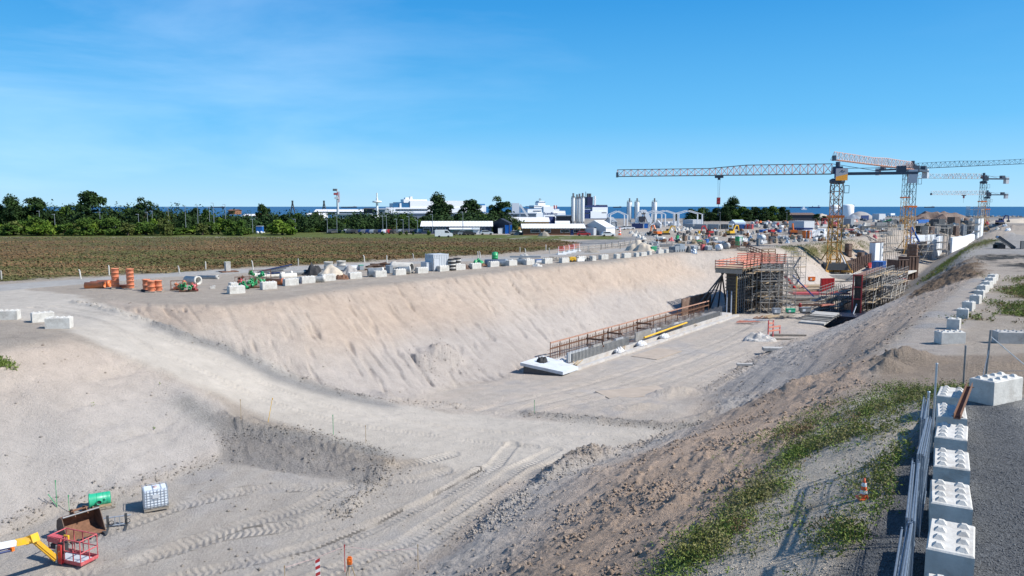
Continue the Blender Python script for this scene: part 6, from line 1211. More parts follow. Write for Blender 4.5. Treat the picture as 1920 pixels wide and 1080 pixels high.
# silos
def silo(px, w, yt, yb, label, group, ring=True):
    p = G(px, yb); s = mpp(p); r = w * s / 2; h = (yb - yt) * s; t = thing('silo', label, 'silo', p, 0, group); hc = h * .2
    MB().lathe([(.3, hc * .35), (r, hc), (r, h * .97), (r * .85, h), (.001, h * 1.005)], 22).build('tank', mat('silo_white', (.74, .75, .74), .45, var=.05, dirt=(.6, .6, .58)), t); m = MB()
    for a in range(4): m.tube((r * .8 * math.cos(a * 1.57 + .7), r * .8 * math.sin(a * 1.57 + .7), 0), (r * .8 * math.cos(a * 1.57 + .7), r * .8 * math.sin(a * 1.57 + .7), hc * 1.1), .18, 5)
    m.build('legs', STEEL, t); m = MB()
    for k in range(10): a = .63 * k; m.tube((r * math.cos(a), r * math.sin(a), h * .97), (r * math.cos(a), r * math.sin(a), h * .97 + 1.1), .06, 4)
    m.path([(r * math.cos(.63 * k), r * math.sin(.63 * k), h * .97 + 1.1) for k in range(11)], .06, 4); m.build('railing', STEEL, t); MB().tube((0, 0, h), (0, 0, h + 2.2), .45, 8).build('filter', STEEL, t)
    m = MB()
    for y in (-.3, .3): m.tube((-r - .15, y, hc), (-r - .15, y, h), .07, 4)
    for k in range(int(h / 1.0)): m.tube((-r - .15, -.3, hc + k), (-r - .15, .3, hc + k), .04, 3)
    m.build('ladder', STEEL, t)
for px, w, yt, yb, l in ((1074.5, 6.4, 371, 424, 'leftmost silo of the close group of four by the blue funnel'), (1081.5, 6, 373, 423, 'second silo of the close group of four'), (1086, 6, 372, 424, 'third silo of the close group of four'), (1092, 7, 371, 425, 'rightmost silo of the close group of four')): silo(px, w, yt, yb, l, 'close group of four white silos')
for px, w, yt, yb, l in ((1179.8, 8.5, 379, 419, 'left silo of the three spaced silos'), (1194, 8.5, 379, 419, 'middle silo of the three, behind the arched conveyor'), (1226.5, 9, 379, 419, 'right silo of the three, standing alone')): silo(px, w, yt, yb, l, 'three spaced white silos')
# batching plant
p = G(1186, 428); s = mpp(p); t = thing('batching_plant', 'white arched conveyor and hopper of the concrete plant between the silos', 'plant', p)
m = MB(); A = [(11, 3, 6), (13, 3, 20), (17, 3, 29), (22, 3, 31), (26, 3, 29), (36, 3, 8), (42, 3, 4)]
for a, b in zip(A[:-1], A[1:]): beam(m, Vector((a[0] * s, a[1], a[2] * s)), Vector((b[0] * s, b[1], b[2] * s)), 2.4, 1.9)
m.build('conveyor_arch', WHITE, t); MB().b2((13 * s, 1, 8 * s), (24 * s, 6, 22 * s)).build('mixer_house', BWALL, t); m = MB()
for x in (2, 12, 20, 30): m.b2((x * s, 0, 0), (x * s + .4, .4, 12 * s))
m.b2((-2 * s, 0, 9 * s), (32 * s, 5, 10.5 * s)); m.build('steel_frame', LGREY, t)
container(1184, 1185, 1205, 419, 428.5, 'navy container with white squares under the concrete plant', NAVY, rad(4)); container(1205, 1206, 1215, 419, 428, 'bright blue container right of the navy one under the plant', mat('bright_blue', (.01, .16, .55), .5), rad(4)); gable_hall(1228, 1233, 1238, 1240, 414, 420, 428, 'small grey gabled shed right of the concrete plant', LGREY, LGREY, rad(30), 'shed', 'shed')
for (x0, x1, yt, yb, l) in ((1144, 1176, 396, 428, 'left white open portal roof beside the spaced silos'), (1213, 1247, 395, 425, 'middle white open portal roof behind the right silo'), (1228, 1272, 395, 425, 'third white open portal roof'), (1270, 1316, 395, 425, 'right white open portal roof before the tree row')):
    p = G(x0, yb); s = mpp(p); L = (x1 - x0) * s; h = (yb - yt) * s; t = thing('canopy', l, 'canopy', p, 0, 'white open portal roofs'); m = MB(); he = h * .78
    for y in (0, 9): beam(m, Vector((0, y, he)), Vector((L / 2, y, h)), .35, .35); beam(m, Vector((L / 2, y, h)), Vector((L, y, he)), .35, .35)
    m.build('rafters', WHITE, t); m = MB()
    for x in (0, L):
        for y in (0, 9): m.tube((x, y, 0), (x, y, he), .3, 6)
    m.build('posts', WHITE, t)
gable_hall(1133, 1140, 1148, 1157, 408, 417, 428, 'grey gabled shed behind the tent hall', LGREY, MGREY, rad(30), 'shed', 'shed')
hut(1045, 1074, 404, 405, 424, 'dark low terminal shed below the stern of the white ferry', BWALL, MGREY, (), 12, 0, p=G(1045, 424)); crate(1022, 1030, 1041, 406, 424, 'blue box building below the ferry lettering', NAVY, 'shed', 'shed')
# office containers right of centre
for a in ((1280, 1299, 1318, 412, 421, 'upper grey and white office container near the portal roof', LGREY), (1280, 1299, 1312, 420, 429, 'lower grey office container near the portal roof', MGREY)): container(*a, group='stacked office containers')
for k, (x0, x1, m_, l) in enumerate([(1302, 1327, MGREY, 'dark grey container first in the container row'), (1327, 1350, MGREY, 'dark grey container second in the container row'), (1351, 1365, DARK, 'black container in the container row'), (1376, 1386, NAVY, 'navy container right of the yellow sign'), (1386, 1397, BLUE, 'blue container right of the navy one'), (1397, 1404, RED, 'small red container in the container row'), (1404, 1413, REDL, 'faded red container at the right end of the container row')]): container(x0, x1 - 3, x1, 420.5, 429.5, l, m_, rad(62), group='row of containers behind the yard')
t, L, W, Hh = container(1365, 1374, 1376, 420, 429.5, 'white container with a yellow and brown sign in the container row', WHITE, rad(62), group='row of containers behind the yard', rib=False); MB().b2((-.06, W * .2, Hh * .35), (0, W * .8, Hh * .75)).build('sign', mat('sign_yellow', (.85, .5, .02), .5), t); MB().b2((-.08, W * .35, Hh * .45), (-.05, W * .6, Hh * .65)).build('emblem', RUST, t)
gable_hall(1367, 1372, 1378, 1398, 413, 418, 425, 'pale blue tent behind the container row', LGREY, mat('pale_blue', (.42, .52, .62), .6), rad(30), 'tent', 'tent')
container(1478, 1507, 1527, 413.5, 427.5, 'upper grey and white double office container beside the nearest crane', LGREY, rad(38), p=G(1507, 437.5) + Vector((0, 0, 0)), z=mpp(G(1507, 437.5)) * 9, rib=False); container(1477, 1508, 1524, 427.5, 439, 'lower dark office container with open front beside the nearest crane', NAVY, rad(38), win=0)
p = G(1492, 439); container(1493, 1494, 1508, 430, 438.5, 'maroon open bay under the upper office container', PLY, rad(20), p=G(1496, 440))
hut(1478, 1525, 399.5, 403, 414, 'long dark brown barn beyond the office containers', BWALL, PLY, (), 14, rad(0), p=G(1478, 414), name='barn'); 
for px, w, yt, yb, l in ((1564, 19, 384, 409, 'left white storage tank behind the nearest crane mast'), (1589, 21, 383, 409, 'right white storage tank behind the nearest crane mast')):
    p = G(px, yb); s = mpp(p); r = w * s / 2; h = (yb - yt) * s; t = thing('storage_tank', l, 'tank', p, 0, 'white storage tanks'); MB().lathe([(r, 0), (r, h * .88), (r * .7, h * .97), (.001, h)], 28).build('shell', WHITE, t); MB().tube((r + .5, 0, 0), (r + .5, 0, h), .4, 6).build('pipe', LGREY, t)
lump(G(1621, 410) + Vector((0, 10, 0)), 14, 12, 7.5, GRAVM, 'gravel_stockpile', 'tall grey conical stockpile right of the storage tanks', 'stockpile', seed=81, amp=.05); lump(G(1600, 410), 9, 8, 4.5, MGREY, 'gravel_stockpile', 'lower dark stockpile beside the storage tanks', 'stockpile', seed=82, amp=.1); lump(G(1548, 409) + Vector((0, 12, 0)), 11, 9, 5, SANDM, 'sand_stockpile', 'sand coloured stockpile left of the storage tanks', 'stockpile', seed=83, amp=.2)
for x0, xc, x1, yt, yb, m_, l in ((1581, 1595, 1601, 410, 424, MGREY, 'dark grey shed just right of the nearest crane mast'), (1614, 1615, 1629, 404, 413, NAVY, 'navy box shed below the conical stockpile'), (1635, 1648, 1660, 401, 412, LGREY, 'grey and white block building right of the stockpile'), (1662, 1670, 1678, 400, 406, WHITE, 'white low building left of the second crane mast'), (1782, 1784, 1789, 403, 409, WHITE, 'small white box on the dark far spoil heap'), (1667, 1672, 1682, 412, 420, DARK, 'dark shed left of the second crane mast'), (1718, 1722, 1742, 412, 419, BLUE, 'blue shed right of the second crane mast'), (1613, 1615, 1668, 424, 432, DARK, 'long dark stacked platform behind the crane yard'), (1640, 1644, 1664, 417, 424, STEEL, 'grey steel deck left of the crane masts'), (1872, 1874, 1880, 418, 423, NAVY, 'navy cabin far right on the grey spoil')):
    crate(x0, xc, x1, yt, yb, l, m_, 'shed', 'shed')
m = MB(); p = G(1652, 421); s = mpp(p); beam(m, Vector((0, 0, .5)), Vector((19 * s, 0, 10 * s)), 1, .8); beam(m, Vector((0, 0, 0)), Vector((0, 0, 4 * s)), 1, .6); beam(m, Vector((12 * s, 0, 0)), Vector((12 * s, 0, 6 * s)), .5, .5); tag(m.build('green_conveyor', mat('conveyor_green', (.02, .16, .07), .6), None, p), 'dark green sloping conveyor left of the second crane mast', 'conveyor')
# crushing plant on the right
p = G(1872, 466); s = mpp(p); t = thing('screening_plant', 'black mobile screening plant with a long sloping conveyor on grey spoil', 'plant', p, rad(-10)); m = MB(); beam(m, Vector((-3 * s, 0, 22 * s)), Vector((26 * s, 0, 1 * s)), 1.2, .4); m.build('conveyor', GALV, t); m = MB(); beam(m, Vector((-3 * s, -.7, 22.5 * s)), Vector((26 * s, -.7, 1.5 * s)), .15, .5); beam(m, Vector((-3 * s, .7, 22.5 * s)), Vector((26 * s, .7, 1.5 * s)), .15, .5); m.build('side_rails', DARK, t)
MB().b2((-4 * s, -1, .8), (6 * s, 1, 9 * s)).b2((-2 * s, -1.4, 9 * s), (3 * s, 1.4, 11 * s)).build('hopper', DARK, t)
for y in (-1.1, 1.1): MB().b2((-5 * s, y - .25, 0), (7 * s, y + .25, .9)).build('track', BLACK, t)
crate(1912, 1914, 1926, 452, 467, 'black box machine cut off at the right edge behind the screening plant', DARK, 'machine', 'machine')
# dark formwork and scaffold town beyond the white walls
k = 0
for (x0, xc, x1, yt, yb, m_, nm) in [(1715, 1728, 1740, 424, 440, DARK, 'dark panel stack'), (1741, 1746, 1752, 425, 440, PLY, 'brown panel stack'), (1752, 1757, 1761, 428, 439, CONC, 'white column head'), (1763, 1775, 1786, 423, 439, DARK, 'black panel block'), (1786, 1792, 1798, 424, 443, PLY, 'brown panel block'), (1799, 1806, 1812, 422, 443, MGREY, 'grey frame block'), (1812, 1820, 1826, 424, 443, DARK, 'dark frame block'), (1705, 1711, 1716, 428, 440, CONC, 'white column block'), (1683, 1690, 1696, 421, 432, CONC, 'white pier block'), (1661, 1668, 1673, 434, 443, CONC2, 'grey concrete block'), (1744, 1760, 1772, 411, 424, DARK, 'distant black rack'), (1775, 1790, 1800, 407, 424, PLY, 'distant brown rack'), (1800, 1815, 1822, 414, 424, DARK, 'distant dark rack'), (1822, 1835, 1850, 418, 424, MGREY, 'distant grey rack')]:
    c = crate(x0, xc, x1, yt, yb, nm + ' beyond the white walls, ' + ORD[k] + ' of the fourteen far panel racks', m_, 'panel_rack', 'rack', ribs=6, m2=STEEL, group='panel racks beyond the white walls'); k += 1
for k, (px, py, l) in enumerate([(1725, 441, 'far scaffold behind the cross wall at left'), (1770, 440, 'far scaffold behind the gap of the white walls'), (1800, 441, 'far scaffold left above the curved wall'), (1818, 440, 'far scaffold right above the curved wall')]): scaffold(G(px, py) + Vector((0, 0, -1)), HDG, 4, 2, 2, l, 2.6, 2, 2.4)
lump(G(1785, 414) + Vector((0, 20, 0)), 26, 14, 4.5, PLY, 'dark_spoil_heap', 'wide dark brown spoil heap far behind the white walls', 'heap', seed=90, amp=1.0, n=30, fold=True); lump(G(1908, 418), 16, 8, 2.6, SANDM, 'sand_spoil_heap', 'flat sand coloured spoil heap at the far right edge', 'heap', seed=91, amp=.3)
# rock armour along the shore
m = MB(); rr_ = random.Random(5)
for k in range(900):
    x = 330 + k * 1.0 + rr_.uniform(-1, 1); y = 1063 + rr_.uniform(-4, 5); s = rr_.uniform(1, 2.2); m.box((x, y, CAMZ - 15.2 + rr_.uniform(0, 1.2)), (s, s, s), rz=rr_.random() * 3, rx=rr_.random())
tag(m.build('rock_armour', CONC2), 'grey rock armour along the far shore', 'rocks', None, 'stuff')
# ---------------------------------------------------------------- ferries and ships
def bx(m, x0, x1, yt, yb, y0, y1, Y, p):      # box from picture edges at ground distance Y, thickness y0..y1 behind
    a = PZ(x0, yb, Y) - p; b = PZ(x1, yt, Y) - p; m.b2((a.x, y0, a.z), (b.x, y1, b.z))
def ship(label, px, Y, parts, wins=()):
    p = PZ(px, 400, Y); p.z = CAMZ - SEAH; t = thing('ferry', label, 'ship', p)
    t.rotation_euler = (0, 0, rad(22)); t.scale = (1.06, 1, 1)
    for nm, m_, x0, x1, yt, yb, d in parts: m = MB(); bx(m, x0, x1, yt, yb, d[0], d[1], Y, p); m.build(nm, m_, t)
    for x0, x1, yt, yb, n, d in wins:
        for k in range(n): m = MB(); w = (x1 - x0) / n; bx(m, x0 + w * k + w * .22, x0 + w * (k + 1) - w * .1, yt, yb, d - .5, d + .1, Y, p); m.build('window', GLASS, t)
    return t, p
BGL = mat('blue_glass', (.03, .12, .25), .2, spec=.7); WSH = mat('ship_white', (.82, .82, .80), .5, var=.04)
ship('white ferry with blue glass decks left of the big round tree', 728, 985, [('hull', WSH, 726, 890, 398, 410, (0, 24)), ('car_deck', MGREY, 745, 885, 399, 406, (-.6, 0)), ('main_deck', WSH, 724, 888, 389, 398.5, (.2, 24)), ('bow_block', MGREY, 724, 730, 391, 398, (-.3, .2)), ('blue_deck', BGL, 737, 771, 381, 389.2, (2, 22)), ('blue_deck_upper', BGL, 743, 768, 379, 382, (4, 20)), ('white_deck', WSH, 768, 884, 376, 389.2, (1, 23)), ('stair', WSH, 749, 752, 381, 389, (1, 2)), ('upper_deck', WSH, 757, 800, 373.5, 380, (3, 20)), ('funnel', WSH, 761, 768, 370, 374, (6, 14)), ('dome', WSH, 770, 774, 368, 374, (6, 14)), ('funnel_right', mat('funnel_blue', (.04, .2, .42), .5), 903, 912, 382, 385, (4, 16)), ('tower_right', WSH, 904, 914, 385, 398, (4, 16)), ('aft_deck', WSH, 845, 905, 391, 398, (2, 22))], [(741, 800, 392, 395, 20, .2)])
t, p = ship('white ferry with lettering on its side and a red white flag mark', 987, 985, [('hull', WSH, 988, 1064, 399, 412, (0, 22)), ('side_block', WSH, 1020, 1040, 387, 412, (-.4, 20)), ('fore_deck', WSH, 990, 1020, 392, 400, (1, 20)), ('bridge_deck', WSH, 1003, 1034, 385, 392, (2, 18)), ('glass_band', BGL, 989, 1018, 390.5, 392, (1.5, 20)), ('glass_band_upper', BGL, 996, 1018, 386.5, 388, (2, 19)), ('stern_deck', WSH, 1040, 1052, 392, 400, (1, 20)), ('stern_block', WSH, 1052, 1064, 395.5, 404, (1, 20)), ('wheelhouse', WSH, 1013, 1027, 380, 385, (5, 15)), ('wheelhouse_glass', BGL, 1013, 1027, 378.5, 380, (5, 15)), ('top_deck', WSH, 1014.5, 1025, 376.5, 378.5, (5, 15)), ('radar_mast', STEEL, 1018.5, 1019.5, 371.5, 376.5, (9, 10)), ('radar_mast_arm', STEEL, 1016, 1022, 373, 373.6, (9, 10)), ('flag_mark_red', RED, 1041, 1047, 385, 391, (.5, 2)), ('flag_mark_white', WSH, 1043, 1045, 385, 391, (.2, .5))], [(1000, 1016, 395, 396.5, 6, 1)])
def lettering(body, size, loc, m_, parent, rx=90, rz=0, name='lettering', ext=.05):
    cu = bpy.data.curves.new(name, 'FONT'); cu.body = body; cu.size = size; cu.extrude = ext; cu.align_x = 'CENTER'; o = bpy.data.objects.new(name, cu); COL.objects.link(o); bpy.context.view_layer.update()
    me = bpy.data.meshes.new_from_object(o.evaluated_get(bpy.context.evaluated_depsgraph_get())); bpy.data.objects.remove(o); me.materials.append(m_); o = bpy.data.objects.new(name, me); COL.objects.link(o); o.parent = parent; o.location = loc; o.rotation_euler = (rad(rx), 0, rad(rz)); return o
q = PZ(1034, 407, 985) - p; lettering('Scandlines', 4.6, (q.x, -.7, q.z + 3.2), NAVY, t)
ship('white and navy ferry with a tall black funnel behind the silos', 1096, 985, [('hull', WSH, 1108, 1141, 396, 413, (0, 20)), ('navy_deck', NAVY, 1094, 1130, 393, 399, (1, 20)), ('white_deck', WSH, 1094, 1124, 388, 393.5, (2, 18)), ('navy_band', NAVY, 1094, 1143, 385, 388.5, (1, 20)), ('bow', WSH, 1112, 1143, 388.5, 401, (.4, 19)), ('car_deck', NAVY, 1097, 1114, 401, 411, (1, 18)), ('funnel', mat('funnel_navy', (.008, .012, .06), .5), 1106, 1117, 369, 386, (6, 14)), ('funnel_pipe', DARK, 1107.5, 1110.5, 362.5, 369, (7, 10)), ('funnel_pipe', DARK, 1111.5, 1114.5, 362.5, 369, (7, 10)), ('mast', WSH, 1121.5, 1124.5, 367, 388, (8, 10)), ('mast_arm', WSH, 1119, 1127, 374, 375, (8, 9)), ('pole', STEEL, 1104, 1104.8, 359, 384, (8, 9)), ('bridge_wing', STEEL, 1126, 1143, 384, 386, (2, 18))], [(1130, 1140, 398, 400, 4, .4), (1097, 1120, 389.5, 391.5, 8, 2)])
def farship(label, px0, px1, py, Y, hm, parts):
    a = PZ(px0, py, Y); z0 = CAMZ - SEAH; t = thing('cargo_ship', label, 'ship', (a.x, Y, z0)); L = (px1 - px0) * Y / FPX; h = Y / FPX
    MB().add([(0, 0, 0), (L, 0, 0), (L * 1.03, 0, 2.2 * h), (-.03 * L, 0, 1.6 * h), (0, 20, 0), (L, 20, 0), (L * 1.03, 20, 2.2 * h), (-.03 * L, 20, 1.6 * h)], [(0, 1, 2, 3), (4, 5, 6, 7), (0, 1, 5, 4), (1, 2, 6, 5), (2, 3, 7, 6), (3, 0, 4, 7)]).build('hull', hm, t)
    for nm, m_, a0, a1, h0, h1 in parts: MB().b2((L * a0, 4, h0 * h), (L * a1, 16, h1 * h)).build(nm, m_, t)
farship('dark cargo ship at anchor on the horizon right of the dark barn trees', 1518, 1538, 388, 6500, NAVY, [('bridge', WHITE, .85, .95, 1.5, 5), ('crane', STEEL, .3, .33, 1.5, 3.5)]); farship('small dark ship left of the white one on the horizon', 1482, 1502, 389, 6500, NAVY, [('bridge', WHITE, .02, .1, 1.5, 3)]); farship('white ship under way on the horizon right of the dark trees', 1503, 1513, 390, 3200, WHITE, [('bridge', WHITE, .3, .7, 1.5, 6)])
for k, (a, b, l) in enumerate([(1150, 1165, 'left tiny ship on the horizon above the portal roof'), (395, 420, 'tiny ship on the horizon above the left trees'), (1735, 1752, 'tiny ship on the horizon between the crane masts'), (640, 668, 'tiny ship on the horizon right of the antenna mast')]): farship(l, a, b, 388, 7500, DARK, [('bridge', WHITE, .8, .95, 1, 3)])
# ---------------------------------------------------------------- masts and port buildings at left
def rmast(px, yt, yb, Y, r, label, m_, plat=None, ant=False):
    p = PZ(px, yb, Y); s = mpp(p); h = (yb - yt) * s; t = thing('antenna_mast', label, 'mast', p); MB().tube((0, 0, 0), (0, 0, h * .8), r, 8, r * .7).tube((0, 0, h * .8), (0, 0, h), r * .45, 6).build('shaft', m_, t)
    if plat: MB().lathe([(r, 0), (r * 3.2, .3), (r * 3.2, 1.0), (r, 1.2)], 14, Matrix.Translation((0, 0, h * plat))).build('platform', m_, t)
    if ant:
        for k in range(3): MB().box((-1.2 + .4 * k, 0, h * (.97 - .16 * k)), (2.2, 1.6, 1.2)).build('antenna', [STEEL, REDL, WHITE][k], t)
        m = MB()
        for k in range(12): m.box((.8, 0, h * .5 + k * h * .035), (.8, .8, h * .018))
        m.build('marker_bands', REDL, t)
rmast(633.5, 355, 402, 420, .75, 'thick antenna mast with dishes above the left port roofs', LGREY, None, True); rmast(707.5, 362, 411, 420, .8, 'slim antenna mast with a round platform left of the white ferry', WHITE, .62)
for px, l in ((549, 'left dark pointed pylon before the sea'), (608, 'right dark pointed pylon before the sea')):
    p = PZ(px, 400, 600); s = mpp(p); t = thing('pylon', l, 'pylon', p, 0, 'dark pointed pylons'); m = MB(); h = 22 * s
    for x in (-4 * s, 4 * s): m.tube((x, 0, 0), (0, 0, h), .5, 5)
    m.tube((-2 * s, 0, h * .5), (2 * s, 0, h * .5), .3, 4).box((0, 0, h), (1.2, 1.2, 1.5)); m.build('legs', DARK, t)
for (x0, x1, yr, ye, yb, wl_, rf, l, Y, ws) in [(590, 680, 393, 397, 403, MGREY, ROOFW, 'long white roofed port hall below the pylons', 560, ()), (622, 692, 401, 402, 412, WHITE, MGREY, 'white port office with a row of windows before the long hall', 420, tuple(range(630, 690, 5))), (574, 604, 400, 403, 410, WHITE, ROOFW, 'white roofed shed at left of the long port hall', 430, ()), (682, 700, 390, 392, 405, BWALL, DARK, 'black port building right of the long hall', 520, ()), (700, 722, 391, 393, 408, MGREY, MGREY, 'grey port building beside the slim antenna mast', 520, (704, 710, 716)), (350, 372, 404, 407, 414, WHITE, ROOFW, 'white roofed building among the left trees', 420, ()), (455, 480, 402, 405, 412, WHITE, ROOFW, 'white shed left of the lone round tree', 430, ()), (480, 492, 400, 403, 408, BRK, mat('red_roof', (.4, .1, .06), .7), 'small house with a red roof under the lone round tree', 420, ()), (428, 440, 393, 395, 402, BRK, RUST, 'brown brick block among the left trees', 500, ()), (400, 424, 405, 407, 412, BLUE, BLUE, 'blue building glimpsed among the left trees', 430, ()), (690, 728, 407, 409, 411, WHITE, WHITE, 'thin white bridge deck right of the slim antenna mast', 400, ()), (690, 1000, 399, 401, 412, MGREY, MGREY, 'long grey quay building below the ferries', 800, ())]:
    hut(x0, x1, yr, ye, yb, l, wl_, rf, ws, 12, 0, p=PZ(x0, yb, Y))
# light poles
def lamp(px, yt, yb, label, Y=None, group='tall street lamps'):
    p = PZ(px, yb, Y) if Y else G(px, yb); s = mpp(p); h = (yb - yt) * s; t = thing('street_lamp', label, 'lamp', p, 0, group); MB().tube((0, 0, 0), (0, 0, h), .1, 6, .06).build('pole', MGREY, t); MB().box((-.35, 0, h), (.9, .25, .12)).build('lamp_head', LGREY, t)
lp = [(76, 396), (104, 402), (189, 398), (217, 414), (261, 402), (278, 398), (287, 396), (317, 389), (349, 387), (372, 385), (394, 389), (402, 381), (424, 384), (474, 411), (554, 411), (614, 412), (632, 405), (718, 405), (725, 405), (744, 411), (756, 412), (767, 406), (783, 413), (811, 402), (868, 398)]
for k, (px, yt) in enumerate(lp): lamp(px, yt, 436, ORD[k].capitalize() + ' street lamp before the left trees, counted from the left', 248)
for px, yt, yb, l in ((1319, 388, 420, 'street lamp before the dark tree row left'), (1350, 398, 418, 'second street lamp before the dark tree row'), (1475, 398, 420, 'street lamp at the right end of the dark tree row')): lamp(px, yt, yb, l)
# ---------------------------------------------------------------- vehicles
def car(p, rz, label, cm, kind='car', group=None, name='parked_car', s=1.0):
    t = thing(name, label, kind, p, rz, group)
    L, W, H_ = (4.3, 1.75, 1.45) if kind == 'car' else (5.3, 2.0, 2.2)
    if kind == 'car': prof = [(-2.15, .3), (-2.12, .8), (-1.9, .92), (-1.5, 1.38), (.35, 1.43), (1.1, .95), (2.0, .82), (2.15, .6), (2.15, .3)]; wn_ = [(-1.75, .95), (-1.42, 1.33), (.32, 1.38), (.95, .96)]
    else: prof = [(-2.6, .35), (-2.6, 2.1), (-2.4, 2.2), (1.1, 2.2), (1.9, 1.35), (2.6, 1.1), (2.65, .35)]; wn_ = [(.3, 1.35), (.3, 2.0), (1.05, 2.0), (1.7, 1.35)]
    MB().prism(prof, -W / 2, W / 2).build('body', cm, t); MB().prism(wn_, -W / 2 - .015, W / 2 + .015).build('windows', GLASS, t)
    for x in (-1.35, 1.35):
        for y in (-W / 2 + .08, W / 2 - .08): MB().lathe([(.001, -.11), (.32, -.1), (.32, .1), (.001, .11)], 12, Matrix.Translation((x, y, .32)) @ Matrix.Rotation(rad(90), 4, 'X')).build('wheel', BLACK, t)
    return t
CC = [DARK, NAVY, MGREY, DARK, LGREY, BLACK, NAVY, STEEL, WHITE, DARK, RED, MGREY]
CN = {'dark_paint': 'dark', 'navy_paint': 'navy', 'mid_grey_paint': 'grey', 'light_grey_paint': 'silver', 'black_rubber': 'black', 'dull_steel': 'dull grey', 'white_paint': 'white', 'red_paint': 'red'}
base_c = {}
def cars(lst, grp, tail, rz):
    for k, (px, py, ci) in enumerate(lst):
        cm = CC[ci % 12]; l = ORD[k].capitalize() + ' car from the left ' + tail + ', ' + CN[cm.name]; p = G(px, py); a = rz + R.uniform(-.08, .08)
        if cm.name in base_c: dup(base_c[cm.name], p, a, l, grp)
        else: base_c[cm.name] = car(p, a, l, cm, 'car', grp)
cars([(622, 438, 0), (628, 437.5, 1), (640, 437, 4), (650, 437, 4), (659, 438, 3), (667, 438.3, 5), (676, 438, 1), (684, 438, 7), (692, 438, 6), (699, 438, 2), (707, 438, 0), (715, 438, 1), (722, 438, 8), (730, 438, 10), (738, 438, 5), (745, 437.5, 0), (752, 437.5, 2), (759, 437.5, 9), (766, 437, 1), (773, 437, 0), (780, 437, 3), (787, 437, 8), (794, 437.5, 2)], 'cars in the far car park', 'in the far car park', rad(75))
cars([(860, 441, 0), (870, 441, 2), (880, 441, 5), (912, 440, 4), (968, 440.5, 7), (1140, 443, 8), (1164, 431, 8), (1172, 430, 2), (1180, 430, 8), (1248, 421, 7)], 'cars near the huts', 'in the line of cars near the huts', rad(10))
car(G(832, 445), rad(8), 'white pickup van standing alone on the grass before the navy hut', WHITE, 'van', None, 'van'); car(G(1094, 442), rad(3), 'red pickup parked at the end of the brown hut', RED, 'car', None, 'pickup_car')
car(G(1531, 446), rad(20), 'white van facing right beside the lower office container', WHITE, 'van', 'vans near the crane', 'van'); car(G(1541, 442), rad(60), 'second white van just behind the first near the crane', WHITE, 'van', 'vans near the crane', 'van'); car(G(1254, 424), rad(30), 'white truck right of the small gabled shed', WHITE, 'van', None, 'truck'); car(G(1266, 424), rad(10), 'white lorry cab left of the office containers', WHITE, 'van', None, 'truck')
p = G(486, 438.5); t = thing('trailer', 'blue box trailer on white wheels at the field edge', 'trailer', p, rad(5)); s = mpp(p); MB().b2((-5.5 * s, 0, .6), (5.5 * s, 2.4, 14 * s)).build('box', BLUE, t); MB().b2((-7 * s, .3, .4), (8 * s, 2.1, .6)).build('chassis', WHITE, t); MB().b2((-5.7 * s, -.1, 14 * s), (5.7 * s, 2.5, 14.6 * s)).build('roof', LGREY, t)
for x in (-3, 4): MB().lathe([(.001, 0), (.45, 0), (.45, .25), (.001, .25)], 12, Matrix.Translation((x * s, .05, .45)) @ Matrix.Rotation(rad(90), 4, 'X')).build('wheel', WHITE, t)
lump(G(1020, 443), 1.8, 1.2, 1.5, WOODG, 'root_stump', 'brown domed stump heap on the grass before the brown hut', 'stump', seed=95, amp=.3); crate(965, 967, 985, 433, 437, 'green edged flatbed skip left of the brown hut', WHITE, 'skip', 'skip', lid=GREEN); cone(G(1162, 441), 'distant orange cone post right of the tent hall', 3.4)
# excavators
def excavator(px, py, rz, m_, label, s=1.0, bend=1):
    s *= .72
    p = G(px, py); t = thing('excavator', label, 'excavator', p, rz, 'excavators on the site'); 
    for y in (-1, 1): MB().b2((-1.8 * s, y * s - .3 * s, 0), (1.8 * s, y * s + .3 * s, .8 * s)).build('track', BLACK, t)
    MB().b2((-1.7 * s, -1.3 * s, .9 * s), (1.2 * s, 1.3 * s, 1.9 * s)).build('house', m_, t); MB().b2((.1 * s, .2 * s, 1.9 * s), (1.3 * s, 1.3 * s, 2.9 * s)).build('cab', GLASS, t)
    m = MB(); beam(m, Vector((1.0 * s, -.3 * s, 1.6 * s)), Vector((2.6 * s, -.3 * s, 4.4 * s)), .4 * s, .6 * s); beam(m, Vector((2.6 * s, -.3 * s, 4.4 * s)), Vector((4.2 * s, -.3 * s, 4.2 * s)), .4 * s, .5 * s); m.build('boom', m_, t)
    m = MB(); beam(m, Vector((4.1 * s, -.3 * s, 4.4 * s)), Vector((4.6 * s, -.3 * s, 1.9 * s)), .35 * s, .4 * s); m.build('stick', m_, t); MB().b2((4.0 * s, -.9 * s, 1.0 * s), (4.9 * s, .3 * s, 1.9 * s)).build('bucket', DARK, t)
excavator(1232, 442, rad(120), ORG, 'small orange excavator left in the middle of the yard'); excavator(1249, 440, rad(0), YEL, 'low yellow excavator right of the small orange one', .9); excavator(1487, 440, rad(80), ORG, 'orange excavator with raised arm before the office containers', 1.1); excavator(1330, 440, rad(200), RED, 'red machine in the middle yard row', .9); excavator(1875, 420, rad(10), NAVY, 'dark excavator on the far right spoil', 1.4); excavator(1370, 441, rad(30), YEL, 'yellow excavator among timber in the middle yard', 1.0)
excavator(1560, 428, rad(150), RED, 'red excavator behind the nearest crane mast', 1.3)
